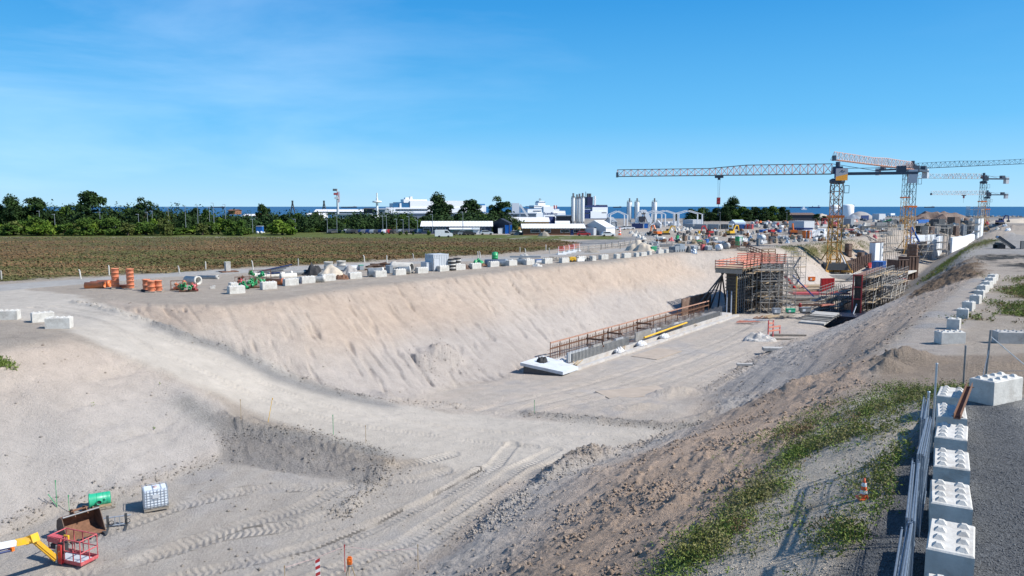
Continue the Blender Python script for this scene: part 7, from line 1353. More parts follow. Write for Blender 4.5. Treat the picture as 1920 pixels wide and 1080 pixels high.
# ---------------------------------------------------------------- goods stored in rows on the yard behind the cutting
def goods(kind, px, py, w, h, m_, label, group):
    p = G(px, py); s = mpp(p); L, H_ = w * s, h * s; a = rad(R.uniform(25, 45)) if kind not in ('pipes', 'long') else rad(R.uniform(-5, 12))
    if kind == 'box':
        t = thing('goods_box', label, 'box', p, a, group); MB().b2((0, 0, .1), (L * .8, L * .6, H_)).build('body', m_, t); MB().b2((-.05, -.05, H_), (L * .8 + .05, L * .6 + .05, H_ + .08)).build('lid', WHITE if m_ is MGREY else m_, t); MB().b2((.1, .1, 0), (L * .7, L * .5, .1)).build('skid', WOODG, t)
    elif kind == 'pipes':
        r = min(H_ / 3, .35); n = 0
        t = thing('pipe_bundle', label, 'pipes', p, a, group)
        for row in range(2):
            for k in range(3 - row): pipe_mb(L, r, r * .2, False, 10).build('pipe', m_, t, (0, k * 2.05 * r + row * r, row * 1.75 * r))
    elif kind == 'pallets':
        t = thing('pallet_stack', label, 'pallets', p, a, group); n = max(2, int(H_ / .3)); w_ = L * .75
        for k in range(n): MB().b2((0, 0, k * .3), (w_, w_ * .8, k * .3 + .05)).b2((0, 0, k * .3 + .12), (w_, w_ * .8, k * .3 + .2)).b2((.1, .1, k * .3 + .05), (.3, w_ * .7, k * .3 + .12)).build('pallet', m_, t)
    elif kind == 'panels':
        t = thing('panel_stack', label, 'panels', p, a, group); n = 5
        for k in range(n): MB().b2((0, k * .35, 0), (L * .85, k * .35 + .2, H_ * R.uniform(.8, 1))).build('panel', m_, t)
        m = MB()
        for x in (0, .5, 1): m.b2((L * .85 * x - .06, -.1, 0), (L * .85 * x + .06, 1.8, H_ * .3))
        m.build('rack', STEEL, t)
    elif kind == 'drum':
        t = thing('storage_drum', label, 'drum', p, a, group); MB().lathe([(.001, 0), (H_ / 2, 0), (H_ / 2, L), (.001, L)], 20, Matrix.Translation((0, 0, H_ / 2)) @ Matrix.Rotation(rad(90), 4, 'Y')).build('shell', m_, t); MB().b2((L * .2, -H_ * .4, 0), (L * .3, H_ * .4, .3)).b2((L * .7, -H_ * .4, 0), (L * .8, H_ * .4, .3)).build('cradle', STEEL, t)
    elif kind == 'long':
        t = thing('beam_stack', label, 'beams', p, a, group); n = max(2, int(H_ / .3))
        for k in range(n): m = MB(); m.b2((R.uniform(-.3, .3), 0, k * .32), (L, .25, k * .32 + .24)).b2((0, .5, k * .32), (L + R.uniform(-.4, .3), .75, k * .32 + .24)); m.build('beam', m_, t)
    elif kind == 'heap': lump(p, L / 2, L / 2.5, H_, m_, 'goods_heap', label, 'heap', amp=.9, seed=int(px * 7 + py), fold=True)['group'] = group
    elif kind == 'person_toilet':
        t = thing('site_toilet', label, 'toilet', p, a, group); MB().b2((0, 0, 0), (1.1, 1.1, 2.2)).build('cabin', m_, t); MB().b2((-.05, -.05, 2.2), (1.15, 1.15, 2.35)).build('roof', WHITE, t); MB().b2((.2, -.03, .1), (.9, 0, 2.0)).build('door', LGREY, t)
NM = {'box': 'box', 'pipes': 'pipe bundle', 'pallets': 'pallet stack', 'panels': 'upright panel stack', 'drum': 'drum', 'long': 'beam stack', 'heap': 'heap', 'person_toilet': 'toilet cabin'}
MN = {'mid_grey_paint': 'grey', 'dark_paint': 'black', 'dull_steel': 'steel grey', 'concrete': 'white', 'white_paint': 'white', 'weathered_concrete': 'stone grey', 'rusty_steel': 'rusty', 'raw_timber': 'timber coloured', 'grey_timber': 'grey timber', 'dark_plywood': 'brown', 'green_plastic': 'green', 'blue_paint': 'blue', 'navy_paint': 'navy', 'red_paint': 'red', 'orange_paint': 'orange', 'faded_red_paint': 'faded red', 'galvanised_steel': 'galvanised', 'salmon_shutter_boards': 'salmon', 'light_grey_paint': 'pale grey', 'white_sheeting': 'white wrapped', 'heaped_sand': 'sand coloured', 'machine_yellow': 'yellow'}
rows = {
 'front': [(y, k) for y, k in []],
}
F = [('box', 1236, 472, 8, 7, CONC), ('long', 1254, 474, 9, 5, STEEL), ('panels', 1266, 473, 15, 13, MGREY), ('panels', 1275, 472, 14, 15, GALV), ('heap', 1290, 473, 10, 8, DARK), ('box', 1301, 471, 13, 9, MGREY), ('heap', 1300, 474, 14, 7, GALV), ('box', 1317, 470, 9, 11, REDL), ('box', 1327, 470, 14, 8, MGREY), ('drum', 1345, 470, 8, 12, WHITE), ('drum', 1360, 467, 8, 12, CONC2), ('long', 1368, 466, 18, 6, RUST), ('person_toilet', 1385, 462, 6, 10, GREEN), ('long', 1384, 470, 20, 4, WOODG), ('heap', 1404, 463, 10, 7, DARK), ('box', 1422, 460, 8, 12, STEEL), ('pallets', 1444, 457, 10, 11, PLY), ('pallets', 1455, 456, 8, 10, WOOD), ('pallets', 1464, 455, 9, 9, WOODG), ('heap', 1476, 456, 9, 6, GALV), ('heap', 1490, 454, 10, 5, CONC2), ('box', 1500, 454, 7, 5, STEEL), ('heap', 1512, 453, 9, 5, MGREY), ('heap', 1536, 452, 10, 5, DARK), ('heap', 1548, 450, 9, 4, GALV), ('box', 1562, 450, 6, 5, WHITE), ('heap', 1582, 445, 8, 6, DARK), ('box', 1588, 443, 7, 7, WHITE), ('heap', 1604, 442, 10, 5, RUST), ('heap', 1640, 446, 10, 5, REDL), ('box', 1655, 446, 8, 5, CONC)]
M_ = [('heap', 1206, 456, 10, 6, RUST), ('heap', 1216, 459, 12, 4, WOODG), ('box', 1225, 458, 6, 6, WHITE), ('long', 1240, 463, 22, 5, STEEL), ('box', 1232, 452, 7, 7, MGREY), ('panels', 1243, 452, 8, 8, WHITE), ('heap', 1258, 452, 11, 5, REDL), ('box', 1270, 452, 6, 10, GREEN), ('box', 1274, 455, 7, 7, WHITE), ('box', 1284, 452, 9, 9, PLY), ('box', 1294, 450, 8, 7, CONC), ('box', 1306, 450, 8, 6, WHITE), ('long', 1300, 455, 24, 4, GREEN), ('heap', 1292, 457, 9, 5, CONC2), ('box', 1325, 458, 9, 9, BLUE), ('long', 1336, 460, 26, 7, DARK), ('long', 1340, 456, 20, 5, WHITE), ('pipes', 1368, 455, 10, 7, PLY), ('pipes', 1380, 454, 10, 8, RUST), ('heap', 1396, 454, 9, 6, WHITE), ('heap', 1408, 452, 12, 8, GALV), ('drum', 1424, 453, 12, 13, LGREY), ('box', 1436, 450, 9, 10, PLY), ('heap', 1452, 449, 11, 6, DARK), ('box', 1462, 449, 8, 6, WHITE), ('heap', 1470, 449, 8, 6, LGREY), ('heap', 1482, 448, 7, 7, ORG), ('heap', 1490, 447, 8, 5, SALMON), ('box', 1500, 448, 8, 6, STEEL), ('person_toilet', 1510, 447, 5, 9, ORG), ('person_toilet', 1517, 447, 5, 9, ORG), ('person_toilet', 1523, 446, 4, 9, REDL), ('heap', 1556, 440, 10, 4, CONC2), ('heap', 1612, 438, 12, 4, STEEL), ('long', 1630, 436, 20, 4, RED), ('long', 1650, 438, 16, 3, CONC)]
B_ = [('heap', 1193, 437, 7, 4, CONC), ('heap', 1201, 440, 8, 4, CONC2), ('heap', 1212, 441, 7, 4, CONC), ('heap', 1221, 442, 7, 4, WOODG), ('box', 1290, 437, 7, 4, DARK), ('heap', 1296, 441, 9, 4, WOODG), ('box', 1305, 440, 6, 6, MGREY), ('box', 1311, 439, 6, 6, YEL), ('box', 1318, 439, 6, 5, DARK), ('heap', 1328, 446, 9, 6, RED), ('box', 1342, 441, 6, 7, DARK), ('pallets', 1351, 442, 9, 8, WOOD), ('heap', 1360, 441, 8, 6, WOOD), ('long', 1372, 440, 24, 5, MGREY), ('box', 1392, 440, 8, 6, STEEL), ('heap', 1403, 440, 8, 5, WHITE), ('heap', 1412, 440, 9, 6, CONC2), ('box', 1420, 437, 7, 5, DARK), ('box', 1430, 436, 14, 5, BLUE), ('box', 1446, 436, 14, 5, RED), ('box', 1462, 436, 9, 5, BLUE), ('box', 1472, 434, 6, 5, LGREY), ('heap', 1535, 436, 9, 5, BLUE), ('heap', 1548, 434, 8, 5, CONC2), ('heap', 1566, 434, 9, 4, CONC), ('long', 1570, 431, 18, 3, SALMON), ('long', 1590, 432, 14, 3, RED), ('heap', 1600, 431, 8, 3, CONC)]
E_ = [('heap', 1418, 421, 7, 5, REDL), ('heap', 1425, 420, 8, 5, ORG), ('box', 1432, 422, 6, 4, STEEL), ('heap', 1440, 420, 10, 5, SALMON), ('person_toilet', 1437, 427, 3, 6, WHITE), ('heap', 1450, 421, 8, 4, CONC2), ('heap', 1458, 423, 8, 4, RED), ('long', 1466, 421, 10, 3, CONC), ('heap', 1474, 418, 7, 4, ORG), ('heap', 1532, 422, 9, 5, SALMON), ('long', 1540, 425, 14, 4, WHITE), ('heap', 1546, 420, 9, 5, REDL), ('long', 1556, 420, 16, 5, RED), ('heap', 1566, 424, 9, 5, REDL), ('heap', 1580, 420, 7, 4, CONC), ('heap', 1604, 416, 9, 4, SALMON), ('long', 1605, 423, 18, 3, STEEL), ('long', 1625, 424, 20, 3, SALMON), ('long', 1648, 428, 18, 3, WOODG), ('heap', 1640, 416, 10, 4, CONC), ('heap', 1392, 414, 5, 3, ORG), ('heap', 1410, 413, 6, 4, LGREY), ('heap', 1690, 416, 9, 4, RUST), ('heap', 1706, 414, 10, 4, PLY), ('heap', 1728, 410, 12, 3, REDL), ('heap', 1745, 420, 12, 5, DARK), ('heap', 1760, 414, 12, 5, PLY), ('heap', 1822, 415, 9, 5, CONC), ('heap', 1850, 420, 9, 4, RED), ('heap', 1858, 424, 8, 4, CONC2), ('heap', 1884, 424, 9, 4, LGREY), ('heap', 1870, 430, 9, 4, CONC), ('heap', 1890, 432, 10, 4, WHITE)]
for nm, L_ in (('front', F), ('middle', M_), ('rear', B_), ('farthest', E_)):
    cnt = {}
    for k, (kd, px, py, w, h, m_) in enumerate(sorted(L_, key=lambda q: q[1])):
        key = (MN[m_.name], NM[kd]); cnt[key] = cnt.get(key, 0) + 1
        goods(kd, px, py, w, h, m_, f'{MN[m_.name].capitalize()} {NM[kd]}, {ORD[cnt[key] - 1]} such from the left in the {nm} yard row', 'stored goods in the ' + nm + ' yard row')
# low white boulders marking the yard edge in the middle distance
WB = None
for k, (px, py) in enumerate([(1258, 432), (1266, 433), (1272, 432), (1280, 433), (1288, 431), (1296, 431), (1270, 430), (1283, 429), (1300, 429), (1240, 437), (1190, 443), (1198, 446), (1206, 449), (1184, 438)]):
    p = G(px, py)
    if WB is None: WB = lump(p, .9, .8, .9, CONC, 'white_boulder', 'First white boulder edging the middle yard, by list from the left group', 'boulder', seed=4, amp=.6); o = WB
    else: o = WB.copy(); COL.objects.link(o); o.location = p; o.rotation_euler = (0, 0, k)
    o['label'] = ORD[k].capitalize() + (' white boulder in the strip before the office containers' if k < 9 else ' white boulder along the curving yard road'); o['group'] = 'white boulders edging the yard'
# small loose pieces lying between the goods
dbs = []
for k, (m_, nm, l) in enumerate([(DARK, 'scrap_piece', 'small dark scrap piece lying loose between the goods of the back yard'), (CONC, 'rubble_piece', 'small white rubble piece lying loose between the goods of the back yard'), (RUST, 'steel_piece', 'small rusty steel piece lying loose between the goods of the back yard'), (WOOD, 'board_piece', 'short pale board piece lying loose between the goods of the back yard'), (STEEL, 'metal_piece', 'small grey metal piece lying loose between the goods of the back yard'), (SHEET, 'wrapped_piece', 'small white wrapped piece lying loose between the goods of the back yard')]):
    m = MB(); beam(m, (0, 0, .25), (1.3, .2, .5), .5, .45); beam(m, (.1, -.4, .2), (.9, .6, .25), .3, .35); m.box((.3, .2, .6), (.5, .4, .5), rz=.5); o = m.build(nm, m_); dbs.append((tag(o, l, 'scrap', 'loose scrap in the back yard'), l))
for k in range(290):
    if k < 190: px = R.uniform(1205, 1660); lim = np.interp(px, [1205, 1300, 1400, 1480, 1560, 1660], [466, 470, 463, 459, 452, 438]); py = R.uniform(max(428, lim - 34), lim)
    elif k < 245: px = R.uniform(1395, 1720); py = R.uniform(414, 428)
    else: px = R.uniform(1660, 1840); py = R.uniform(410, 425)
    if 1150 < px < 1260 and py < 441: continue
    o, l = dbs[k % 6]; 
    if k >= 6: o = o.copy(); COL.objects.link(o)
    o.location = G(px, py); o.rotation_euler = (0, 0, R.uniform(0, 6.3)); s = R.uniform(.7, 1.5) * (1 if py > 430 else 1.6); o.scale = (s, s, s)
# ---------------------------------------------------------------- trees, bushes, weeds, clods
def leaf_mat(name, c1, c2, scale=.35):
    m, n, l, b = nodes(name); tc = n.new('ShaderNodeNewGeometry'); no = n.new('ShaderNodeTexNoise'); no.inputs['Scale'].default_value = scale; no.inputs['Detail'].default_value = 4; l.new(tc.outputs['Position'], no.inputs['Vector'])
    cr = n.new('ShaderNodeValToRGB'); cr.color_ramp.elements[0].position = .38; cr.color_ramp.elements[1].position = .62; cr.color_ramp.elements[0].color = (*c1, 1); cr.color_ramp.elements[1].color = (*c2, 1)
    l.new(no.outputs['Fac'], cr.inputs[0]); l.new(cr.outputs[0], b.inputs['Base Color']); b.inputs['Roughness'].default_value = .8; b.inputs['Specular IOR Level'].default_value = .15; return m
LEAF = [leaf_mat('dark_leaves', (.014, .032, .010), (.035, .068, .018)), leaf_mat('mid_leaves', (.035, .075, .012), (.075, .125, .02)), leaf_mat('bright_leaves', (.07, .13, .012), (.13, .19, .025)), leaf_mat('olive_leaves', (.05, .07, .018), (.10, .12, .03))]
BARK = mat('bark', (.09, .065, .045), .95, var=.3, bump=.5)
def quads(P, N_, S, rs, name, m, asp=.7):
    """leaf-sized faces at points P, roughly facing N_, of size S"""
    n = len(P); r = rs.normal(size=(n, 3)); a = np.cross(N_, r); a /= np.linalg.norm(a, axis=1)[:, None] + 1e-9; b = np.cross(N_, a); b /= np.linalg.norm(b, axis=1)[:, None] + 1e-9
    a *= S[:, None] * .5; b *= S[:, None] * .5 * asp; V = np.stack([P - a, P - b * .9, P + a, P + b], 1).reshape(-1, 3)
    me = bpy.data.meshes.new(name); me.vertices.add(4 * n); me.vertices.foreach_set('co', V.astype(np.float32).ravel()); me.loops.add(4 * n); me.loops.foreach_set('vertex_index', np.arange(4 * n, dtype=np.int32)); me.polygons.add(n); me.polygons.foreach_set('loop_start', np.arange(n, dtype=np.int32) * 4)
    me.update(calc_edges=True); 
    for q in (m if isinstance(m, list) else [m]): me.materials.append(q)
    return me
def crown_pts(rs, w, h, z0, nl, n, flat=.8):
    """points on the shells of many irregular lobes"""
    P = []; N_ = []; L = []
    for k in range(nl):
        a = rs.uniform(0, 6.28); q = rs.uniform(0, 1) ** .6; zz = rs.uniform(0, 1); env = math.sin(math.pi * min(1, .18 + .8 * zz)) ** .6
        L.append((q * w * .36 * env * math.cos(a), q * w * .36 * env * math.sin(a), z0 + h * (.12 + .74 * zz), w * rs.uniform(.11, .2)))
    for k in range(n):
        x, y, z, r = L[rs.randint(nl)]; d = rs.normal(size=3); d /= np.linalg.norm(d); 
        if d[2] < -.5: d[2] *= -.6
        rr_ = r * rs.uniform(.55, 1.12); P.append((x + d[0] * rr_, y + d[1] * rr_, z + d[2] * rr_ * flat)); N_.append(d * .6 + rs.normal(size=3) * .5 + (0, 0, .25))
    return np.array(P), np.array(N_), L
PT = {}
def tree_proto(kind, seed, w, h, trunk, nl, n, ls, lm):
    rs = np.random.RandomState(seed); t = thing('tree' if trunk > .8 else 'bush', 'x', 'tree' if trunk > .8 else 'bush'); z0_ = trunk if trunk > 1.5 else -.5; P, N_, L = crown_pts(rs, w, h - z0_, z0_, nl, n)
    me = quads(P, N_, rs.uniform(ls * .6, ls * 1.3, n), rs, 'crown', lm); o = bpy.data.objects.new('crown', me); COL.objects.link(o); o.parent = t
    m = MB(); r = w * .022 + .06; m.tube((0, 0, -.4), (0, 0, trunk + h * .25), r * 1.5, 7, r)
    for x, y, z, q in L[:10]: m.tube((0, 0, trunk * .8 + .12 * z), (x * .8, y * .8, z), r * .5, 5, .04)
    m.build('trunk', BARK, t); PT[kind] = [t, w, h, False]; return t
tree_proto('big0', 1, 12, 14, 2.2, 34, 5200, .75, LEAF[0]); tree_proto('big1', 2, 13, 13, 1.8, 30, 5200, .75, LEAF[0]); tree_proto('big2', 3, 10, 13, 2.2, 24, 4200, .7, LEAF[0])
tree_proto('mid0', 4, 8, 7.5, .85, 20, 2400, .65, LEAF[0]); tree_proto('mid1', 5, 8, 7, .9, 18, 2400, .65, LEAF[1]); tree_proto('mid2', 12, 9, 7, .9, 20, 2400, .65, LEAF[3])
tree_proto('bush0', 6, 6, 4, .3, 14, 1500, .55, LEAF[1]); tree_proto('bush1', 7, 6.5, 3.8, .3, 14, 1500, .55, LEAF[2]); tree_proto('bush2', 8, 6, 4, .3, 13, 1500, .55, LEAF[3]); tree_proto('thin', 9, 10, 12, 2.5, 15, 2000, .6, LEAF[0])
def plant(kind, px, yt, yb, wpx, label, group, Y=None):
    t, w, h, used = PT[kind]; p = PZ(px, yb, Y) if Y else G(px, yb)
    if Y: p.z = gz(p.x, p.y) if abs(p.x) < 1400 else p.z
    top = PZ(px, yt, p.y).z; s = mpp(p); sz = max(.3, (top - p.z) / h / 1.0); sw = wpx * s / w
    if not used: PT[kind][3] = True; t.location = p; t.rotation_euler = (0, 0, R.uniform(0, 6.28)); o = t
    else: o = dup(t, p, R.uniform(0, 6.28))
    o.scale = (sw, sw, sz); tag(o, label, 'bush' if 'bush' in kind else 'tree', group); return o
SB = 'single big trees'
for k, px, yt, w, Y, l in [('big1', 26, 366, 62, 262, 'broad dark tree left of the pair at the far left'), ('big0', 66, 364, 62, 264, 'dark tree right of the pair at the far left'), ('big0', 172, 351, 74, 262, 'tallest dark tree of the left belt with a wide crown'), ('thin', 272, 367, 56, 262, 'loose crowned tree with sky showing through, left belt'), ('big2', -8, 370, 40, 262, 'dark tree cut off by the left edge'), ('mid0', 494, 380, 34, 330, 'lone round dark tree before the sea left of the pylon'), ('mid0', 367, 387, 28, 300, 'dark round tree at the right end of the left belt'), ('big1', 823, 362, 66, 330, 'big round dark tree right of the glass decked ferry'), ('big0', 880, 369, 62, 335, 'second big round tree, between the two others behind the navy hut'), ('big2', 937, 366, 50, 330, 'third big tree, tall, left of the pale tower block'), ('big1', 1372, 369, 44, 520, 'tallest tree rising from the dark row at right')]: plant(k, px, yt, 440, w, l, SB, Y)
for k, (px, yt, w) in enumerate([(100, 392, 40), (127, 384, 42), (150, 392, 36), (205, 390, 40), (222, 394, 40), (245, 388, 36), (298, 390, 42), (322, 392, 36), (345, 396, 34), (388, 391, 26), (5, 385, 50), (410, 404, 34), (436, 406, 36), (0, 396, 50), (460, 406, 30), (518, 398, 34), (535, 400, 40), (560, 398, 34), (590, 396, 28), (600, 394, 26), (572, 404, 34), (628, 406, 30), (665, 404, 26), (712, 404, 26), (738, 404, 30), (755, 400, 30), (795, 404, 34), (850, 404, 34), (860, 398, 36), (905, 400, 34), (918, 398, 30), (960, 402, 24)]):
    plant(['mid0', 'mid1', 'mid0', 'mid2'][k % 4], px, yt, 440, w, ORD[k % 30].capitalize() + (' dark tree of the rear belt, listed from the left edge' if k < 16 else ' tree of the rear belt right of the lone round tree, by list') if k < 30 else ['small tree behind the third big tree', 'small tree left of the pale tower block'][k - 30], 'trees of the rear belt', 275 + 9 * (k % 4))
for k, px in enumerate(range(-30, 800, 17)):
    yt = [427, 419, 409, 422, 406, 425, 414][(k * 5) % 7] + (0 if px < 430 else 2) - (4 if px < 120 else 0); kd = ['bush0', 'bush1', 'bush2', 'bush0', 'mid1', 'bush0', 'bush1'][(k * 3) % 7]
    if 470 < px < 500: continue
    plant(kd, px + R.uniform(-3, 3), yt, 441, [30, 46, 38, 58, 34][k % 5], ('B' if k % 2 else 'Leafy b') + 'ush of the front hedge, ' + ORD[k % 25] + (' from the left edge' if k < 25 else ' right of the blue trailer'), 'bushes of the front hedge', (242 if px < 560 else 272) + 4 * (k % 3))
for k, (px, yt, w) in enumerate([(68, 414, 50), (95, 412, 52), (125, 416, 40), (160, 408, 50), (20, 418, 46), (210, 406, 44), (240, 418, 40), (310, 400, 40), (450, 410, 36)]): plant(['bush1', 'bush1', 'bush0', 'mid1', 'bush0', 'mid1', 'bush2', 'mid2', 'bush0'][k], px, yt, 441, w, ORD[k].capitalize() + ' of the larger bright bushes standing before the dark left trees', 'bright bushes before the dark trees', 238)
for k, (px, yt, w) in enumerate([(751, 433, 9), (762, 433, 7), (804, 432, 12), (717, 433, 8), (836, 436, 10), (883, 436, 9), (676, 434, 8), (775, 434, 5)]): plant('bush0', px, yt, 441, w, ORD[k].capitalize() + ' small round bush on the grass strip before the car park, by list', 'small bushes on the grass strip')
for k, (px, yt, w) in enumerate([(1296, 390, 26), (1318, 388, 34), (1343, 388, 30), (1360, 385, 30), (1392, 386, 34), (1415, 386, 34), (1432, 387, 26), (1448, 385, 32), (1466, 386, 28), (1476, 392, 20), (1308, 396, 24), (1268, 399, 10), (1404, 392, 36), (1380, 392, 36), (1354, 396, 34), (1330, 396, 34), (1440, 395, 34), (1532, 400, 22), (1545, 404, 18), (1556, 404, 18)]): plant(['mid0', 'mid1', 'mid0'][k % 3], px, yt, 416, w, ORD[k].capitalize() + ' tree of the dark row right of the silos, by list', 'dark tree row right of the silos', 500 + 14 * (k % 3))
# the mass of foliage between and behind
rs = np.random.RandomState(77)
P = []; N_ = []
for k in range(230):
    px = rs.uniform(-260, 960) if k < 190 else rs.uniform(1290, 1475); Y = rs.uniform(262, 330) if k < 190 else rs.uniform(520, 560); q = PZ(px, 440, Y); z0 = gz(q.x, q.y); hh = rs.uniform(4, 6.8) if px > 400 else rs.uniform(6, 9); ww = rs.uniform(3.5, 6)
    d = rs.normal(size=(520, 3)); d /= np.linalg.norm(d, axis=1)[:, None]; d[:, 2] = np.abs(d[:, 2]); rr_ = rs.uniform(.7, 1.1, 520)[:, None] * (1 + .3 * np.sin(d[:, :1] * 7 + k) * np.cos(d[:, 1:2] * 6))
    P.append(np.array([q.x, q.y, z0]) + d * rr_ * (ww, ww, hh)); N_.append(d + rs.normal(size=d.shape) * .5)
P = np.concatenate(P); N_ = np.concatenate(N_); me = quads(P, N_, rs.uniform(.5, 1.1, len(P)), rs, 'woodland', LEAF[0]); o = bpy.data.objects.new('woodland', me); COL.objects.link(o); tag(o, 'dense woodland mass closing the gaps behind the separate trees', 'woodland', None, 'stuff')
# vectorised lookup on the ground sheet
def gsample(mask, n, rs):
    """random ground points, chosen where mask is high (screen-even because the sheet is polar)"""
    w = mask.ravel() / mask.sum(); k = rs.choice(w.size, n, p=w); i = np.clip(k // nc, 0, nr - 2); j = np.clip(k % nc, 0, nc - 2); u = rs.rand(n); v = rs.rand(n)
    f = lambda A: (A[i, j] * (1 - u) + A[i, j + 1] * u) * (1 - v) + (A[i + 1, j] * (1 - u) + A[i + 1, j + 1] * u) * v
    return f(GX), f(GY), f(GZ), C[i, j], k
cell = np.ones_like(GX)
# clods and stones
def stones(name, mask, n, s0, s1, seed, label, cat, tint=1.0):
    rs = np.random.RandomState(seed); x, y, z, c, _ = gsample(mask, n, rs); s = s0 * (s1 / s0) ** (rs.rand(n) ** 2.2)
    base = np.array([(1, 0, 0), (0, 1, 0), (-1, 0, 0), (0, -1, 0), (0, 0, 1), (0, 0, -1.0)]) * .6; V = base[None] * s[:, None, None] * rs.uniform(.6, 1.3, (n, 6, 3)); a = rs.rand(n) * 6.28; ca, sa = np.cos(a), np.sin(a)
    X_ = V[..., 0] * ca[:, None] - V[..., 1] * sa[:, None]; Y_ = V[..., 0] * sa[:, None] + V[..., 1] * ca[:, None]; V = np.stack([X_ + x[:, None], Y_ + y[:, None], V[..., 2] * .8 + z[:, None] + s[:, None] * .15], -1)
    F_ = np.array([(0, 1, 4), (1, 2, 4), (2, 3, 4), (3, 0, 4), (1, 0, 5), (2, 1, 5), (3, 2, 5), (0, 3, 5)]); F2 = (F_[None] + (np.arange(n) * 6)[:, None, None]).reshape(-1)
    me = bpy.data.meshes.new(name); me.vertices.add(6 * n); me.vertices.foreach_set('co', V.astype(np.float32).ravel()); me.loops.add(len(F2)); me.loops.foreach_set('vertex_index', F2.astype(np.int32)); me.polygons.add(8 * n); me.polygons.foreach_set('loop_start', np.arange(8 * n, dtype=np.int32) * 3); me.update(calc_edges=True)
    at = me.attributes.new('soil', 'FLOAT_COLOR', 'POINT'); cc = np.repeat(c * tint * rs.uniform(.8, 1.12, (n, 1)), 6, axis=0); at.data.foreach_set('color', np.concatenate([cc, np.full((6 * n, 1), .6)], -1).astype(np.float32).ravel())
    me.materials.append(ground.data.materials[0]); o = bpy.data.objects.new(name, me); COL.objects.link(o); tag(o, label, cat, None, 'stuff')
def wr(pts, w): d, _, _ = dpoly(GX, GY, xy(pts), cut=w * 4); return np.exp(-(d / w) ** 2)
ridge = wr([(900, 1010, 16.4), (960, 950, 16.4), (1030, 910, 16.3), (1120, 880, 16.2)], 1.0) + wr([(990, 778, 16.6), (1100, 792, 16.6), (1230, 798, 16.5), (1340, 802, 16.4)], .9) + wr([(720, 880, 16.4), (690, 930, 16.6), (640, 965, 16.6)], .9) + wr([(420, 768, 13.2), (560, 806, 15.2), (700, 850, 16.1)], .8) + wr([(345, 627, 10.5), (420, 655, 11.9), (520, 695, 13.6), (610, 728, 14.9), (720, 757, 16.1), (860, 765, 16.6)], .6) + wr([(140, 566, 9), (230, 588, 9.2), (345, 627, 10.5)], .4) + wr([(0, 1005, 16.5), (90, 965, 16.4), (250, 925, 16.2), (390, 872, 16.0)], .5) + wr([(1060, 890, 16.5), (1180, 845, 16.5), (1320, 806, 16.5)], 1.2) + wr([(1330, 735, 17), (1430, 672, 17), (1500, 640, 17)], 1.0) + wr([(800, 716, 16.9), (860, 706, 17)], 1.5)
pat = sstep(-.1, .35, fbm(GX * .5, GY * .5, 4, 120, .6))
stones('soil_clods', (z_near * (1 - z_berm) * (.03 + .5 * pat ** 2) + z_far * .25 * pat + z_bank * .15 + ridge * .9 + .05 * z_lslope * pat + .05 * z_floor * (1 - z_road) * pat + .05 * z_bigslope * pat + z_mud * .4) * (RR > 12) * (RR < 150), 26000, .03, .20, 201, 'loose clods and stones strewn over slopes and windrows', 'stones', .95)
stones('pad_gravel', z_pad * (RR < 32) * (RR > 7), 26000, .02, .055, 202, 'dark blue grey gravel stones covering the pad', 'gravel', 1.25)
stones('berm_stones', z_berm * (RR < 45), 9000, .015, .07, 203, 'pale stones between the weeds on the berm', 'stones', 1.1)
# weeds: upright leafy stems
def weeds(name, mask, n, h0, h1, per, ls, ms, seed, label, dens=None, spread=.25, upright=.8):
    rs = np.random.RandomState(seed); x, y, z, c, k = gsample(mask, n, rs); hgt = rs.uniform(h0, h1, n); m_ = n * per; ii = np.repeat(np.arange(n), per); t = rs.rand(m_)
    P = np.stack([x[ii] + rs.normal(size=m_) * spread * hgt[ii], y[ii] + rs.normal(size=m_) * spread * hgt[ii], z[ii] + t * hgt[ii]], -1); N_ = rs.normal(size=(m_, 3)); N_[:, 2] = N_[:, 2] * .5 + .6
    me = quads(P, N_, rs.uniform(.6, 1.4, m_) * ls, rs, name, ms, .4); mi = (vnoise(P[:, 0] * .8, P[:, 1] * .8, 5) * len(ms) * .999 + rs.uniform(-.5, .5, m_)).clip(0, len(ms) - 1).astype(np.int32); me.polygons.foreach_set('material_index', mi)
    o = bpy.data.objects.new(name, me); COL.objects.link(o); tag(o, label, 'weeds', None, 'stuff')
W1 = leaf_mat('weed_green', (.10, .15, .035), (.20, .26, .06), 3); W2 = leaf_mat('weed_dry', (.16, .11, .06), (.24, .18, .09), 3); W4 = leaf_mat('weed_olive', (.14, .15, .06), (.24, .22, .10), 3); W3 = leaf_mat('weed_yellow', (.10, .13, .03), (.17, .18, .05), 3)
green = np.clip(wr([(1250, 1100, 9.3), (1340, 1010, 9.3), (1440, 905, 9.2), (1500, 850, 9.2)], .75) * 1.1 + wr([(1560, 800, 9.2), (1620, 770, 9), (1690, 745, 8.6), (1735, 760, 7.9)], 2.2) * 1.6 + wr([(1580, 850, 9), (1650, 800, 8.6), (1720, 770, 7.8)], 1.8) + .8 * wr([(1580, 1060, 7.7), (1640, 950, 7.7), (1700, 840, 7.5)], .55), 0, 2)
pt = sstep(-.15, .3, fbm(GX * .6, GY * .6, 4, 140, .6))
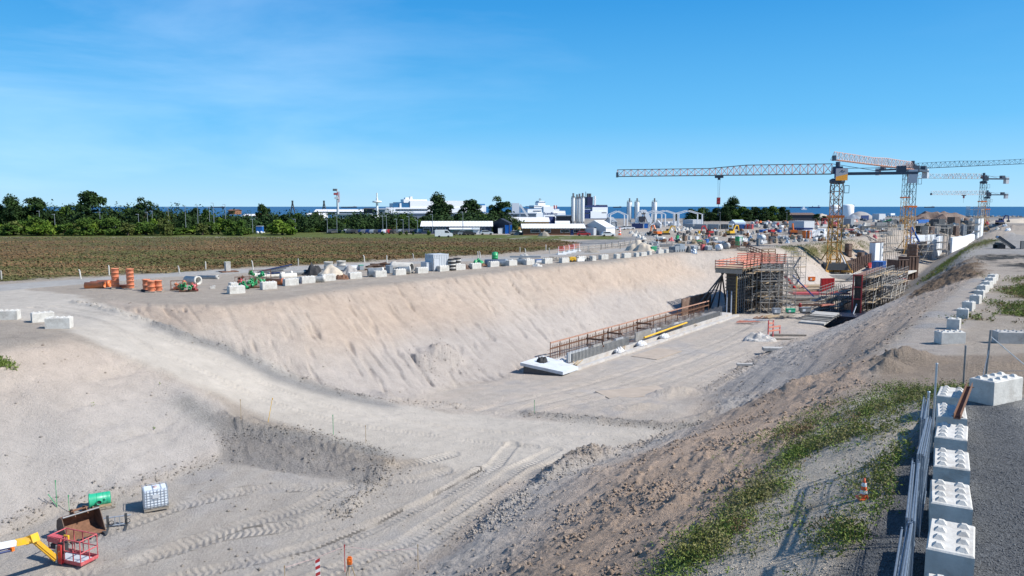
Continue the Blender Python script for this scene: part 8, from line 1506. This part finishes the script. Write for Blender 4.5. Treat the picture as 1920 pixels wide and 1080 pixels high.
weeds('berm_weeds', (green * (.25 + pt) + z_berm * pt ** 3 * .10) * (RR < 60) * (1 - z_pad), 5000, .12, .5, 13, .08, [W1, W1, W3, W4, W1, W2], 301, 'green and yellowing weeds growing over the berm beside the gravel')
weeds('far_weeds', (np.clip(veg2 * 1.4, 0, 1) * 3 + z_weed * sstep(-.2, .2, nz2) + greenline * 1.5) * (RR < 260), 9000, .12, .45, 9, .15, [W3, W1, W2], 302, 'patches of weeds on the far crest and right of the block row')
weeds('slope_weeds', Zr([(-20, 665, 9.2), (18, 672, 9.4), (20, 685, 9.8), (-20, 690, 9.9)], soft=.4) + .0001 * z_lslope, 260, .1, .3, 9, .12, [W1], 303, 'small green weed patch on the left slope edge')
G1 = leaf_mat('meadow_brown', (.13, .08, .038), (.175, .11, .053), .08); G2 = leaf_mat('meadow_straw', (.165, .13, .06), (.215, .17, .085), .08); G3 = leaf_mat('meadow_green', (.08, .08, .028), (.11, .11, .04), .08)
rs = np.random.RandomState(9); x, y, z, c, _ = gsample(z_field * (np.abs(TH) < rad(48)), 60000, rs); n = len(x); h_ = rs.uniform(.12, .32, n); P = np.repeat(np.stack([x, y, z + h_ * .35], -1), 2, 0); P += rs.normal(size=P.shape) * (.3, .3, .05); N_ = rs.normal(size=P.shape) * .8; N_[:, 2] = np.abs(N_[:, 2]) + 1.5; N_[:, 0] += .5
me = quads(P, N_, np.repeat(h_, 2) * 1.5, rs, 'meadow_grass', [G1, G2, G3], .6); fbn = .2 + 1.3 * fbm(P[:, 0] * .03, P[:, 1] * .12, 4, 160, .6); edge = P[:, 1] + .1 * P[:, 0] < 102; g = fbn * 1.3 + rs.normal(size=len(P)) * .25 + .5 * sstep(165, 215, P[:, 1]); mi = np.where(g > .42, 2, np.where((g < -.75) | (edge & (rs.rand(len(P)) < .5)), 1, 0)).astype(np.int32)
me.polygons.foreach_set('material_index', mi); o = bpy.data.objects.new('meadow_grass', me); COL.objects.link(o); tag(o, 'brown and green meadow grass between the haul road and the trees', 'grass', None, 'stuff')
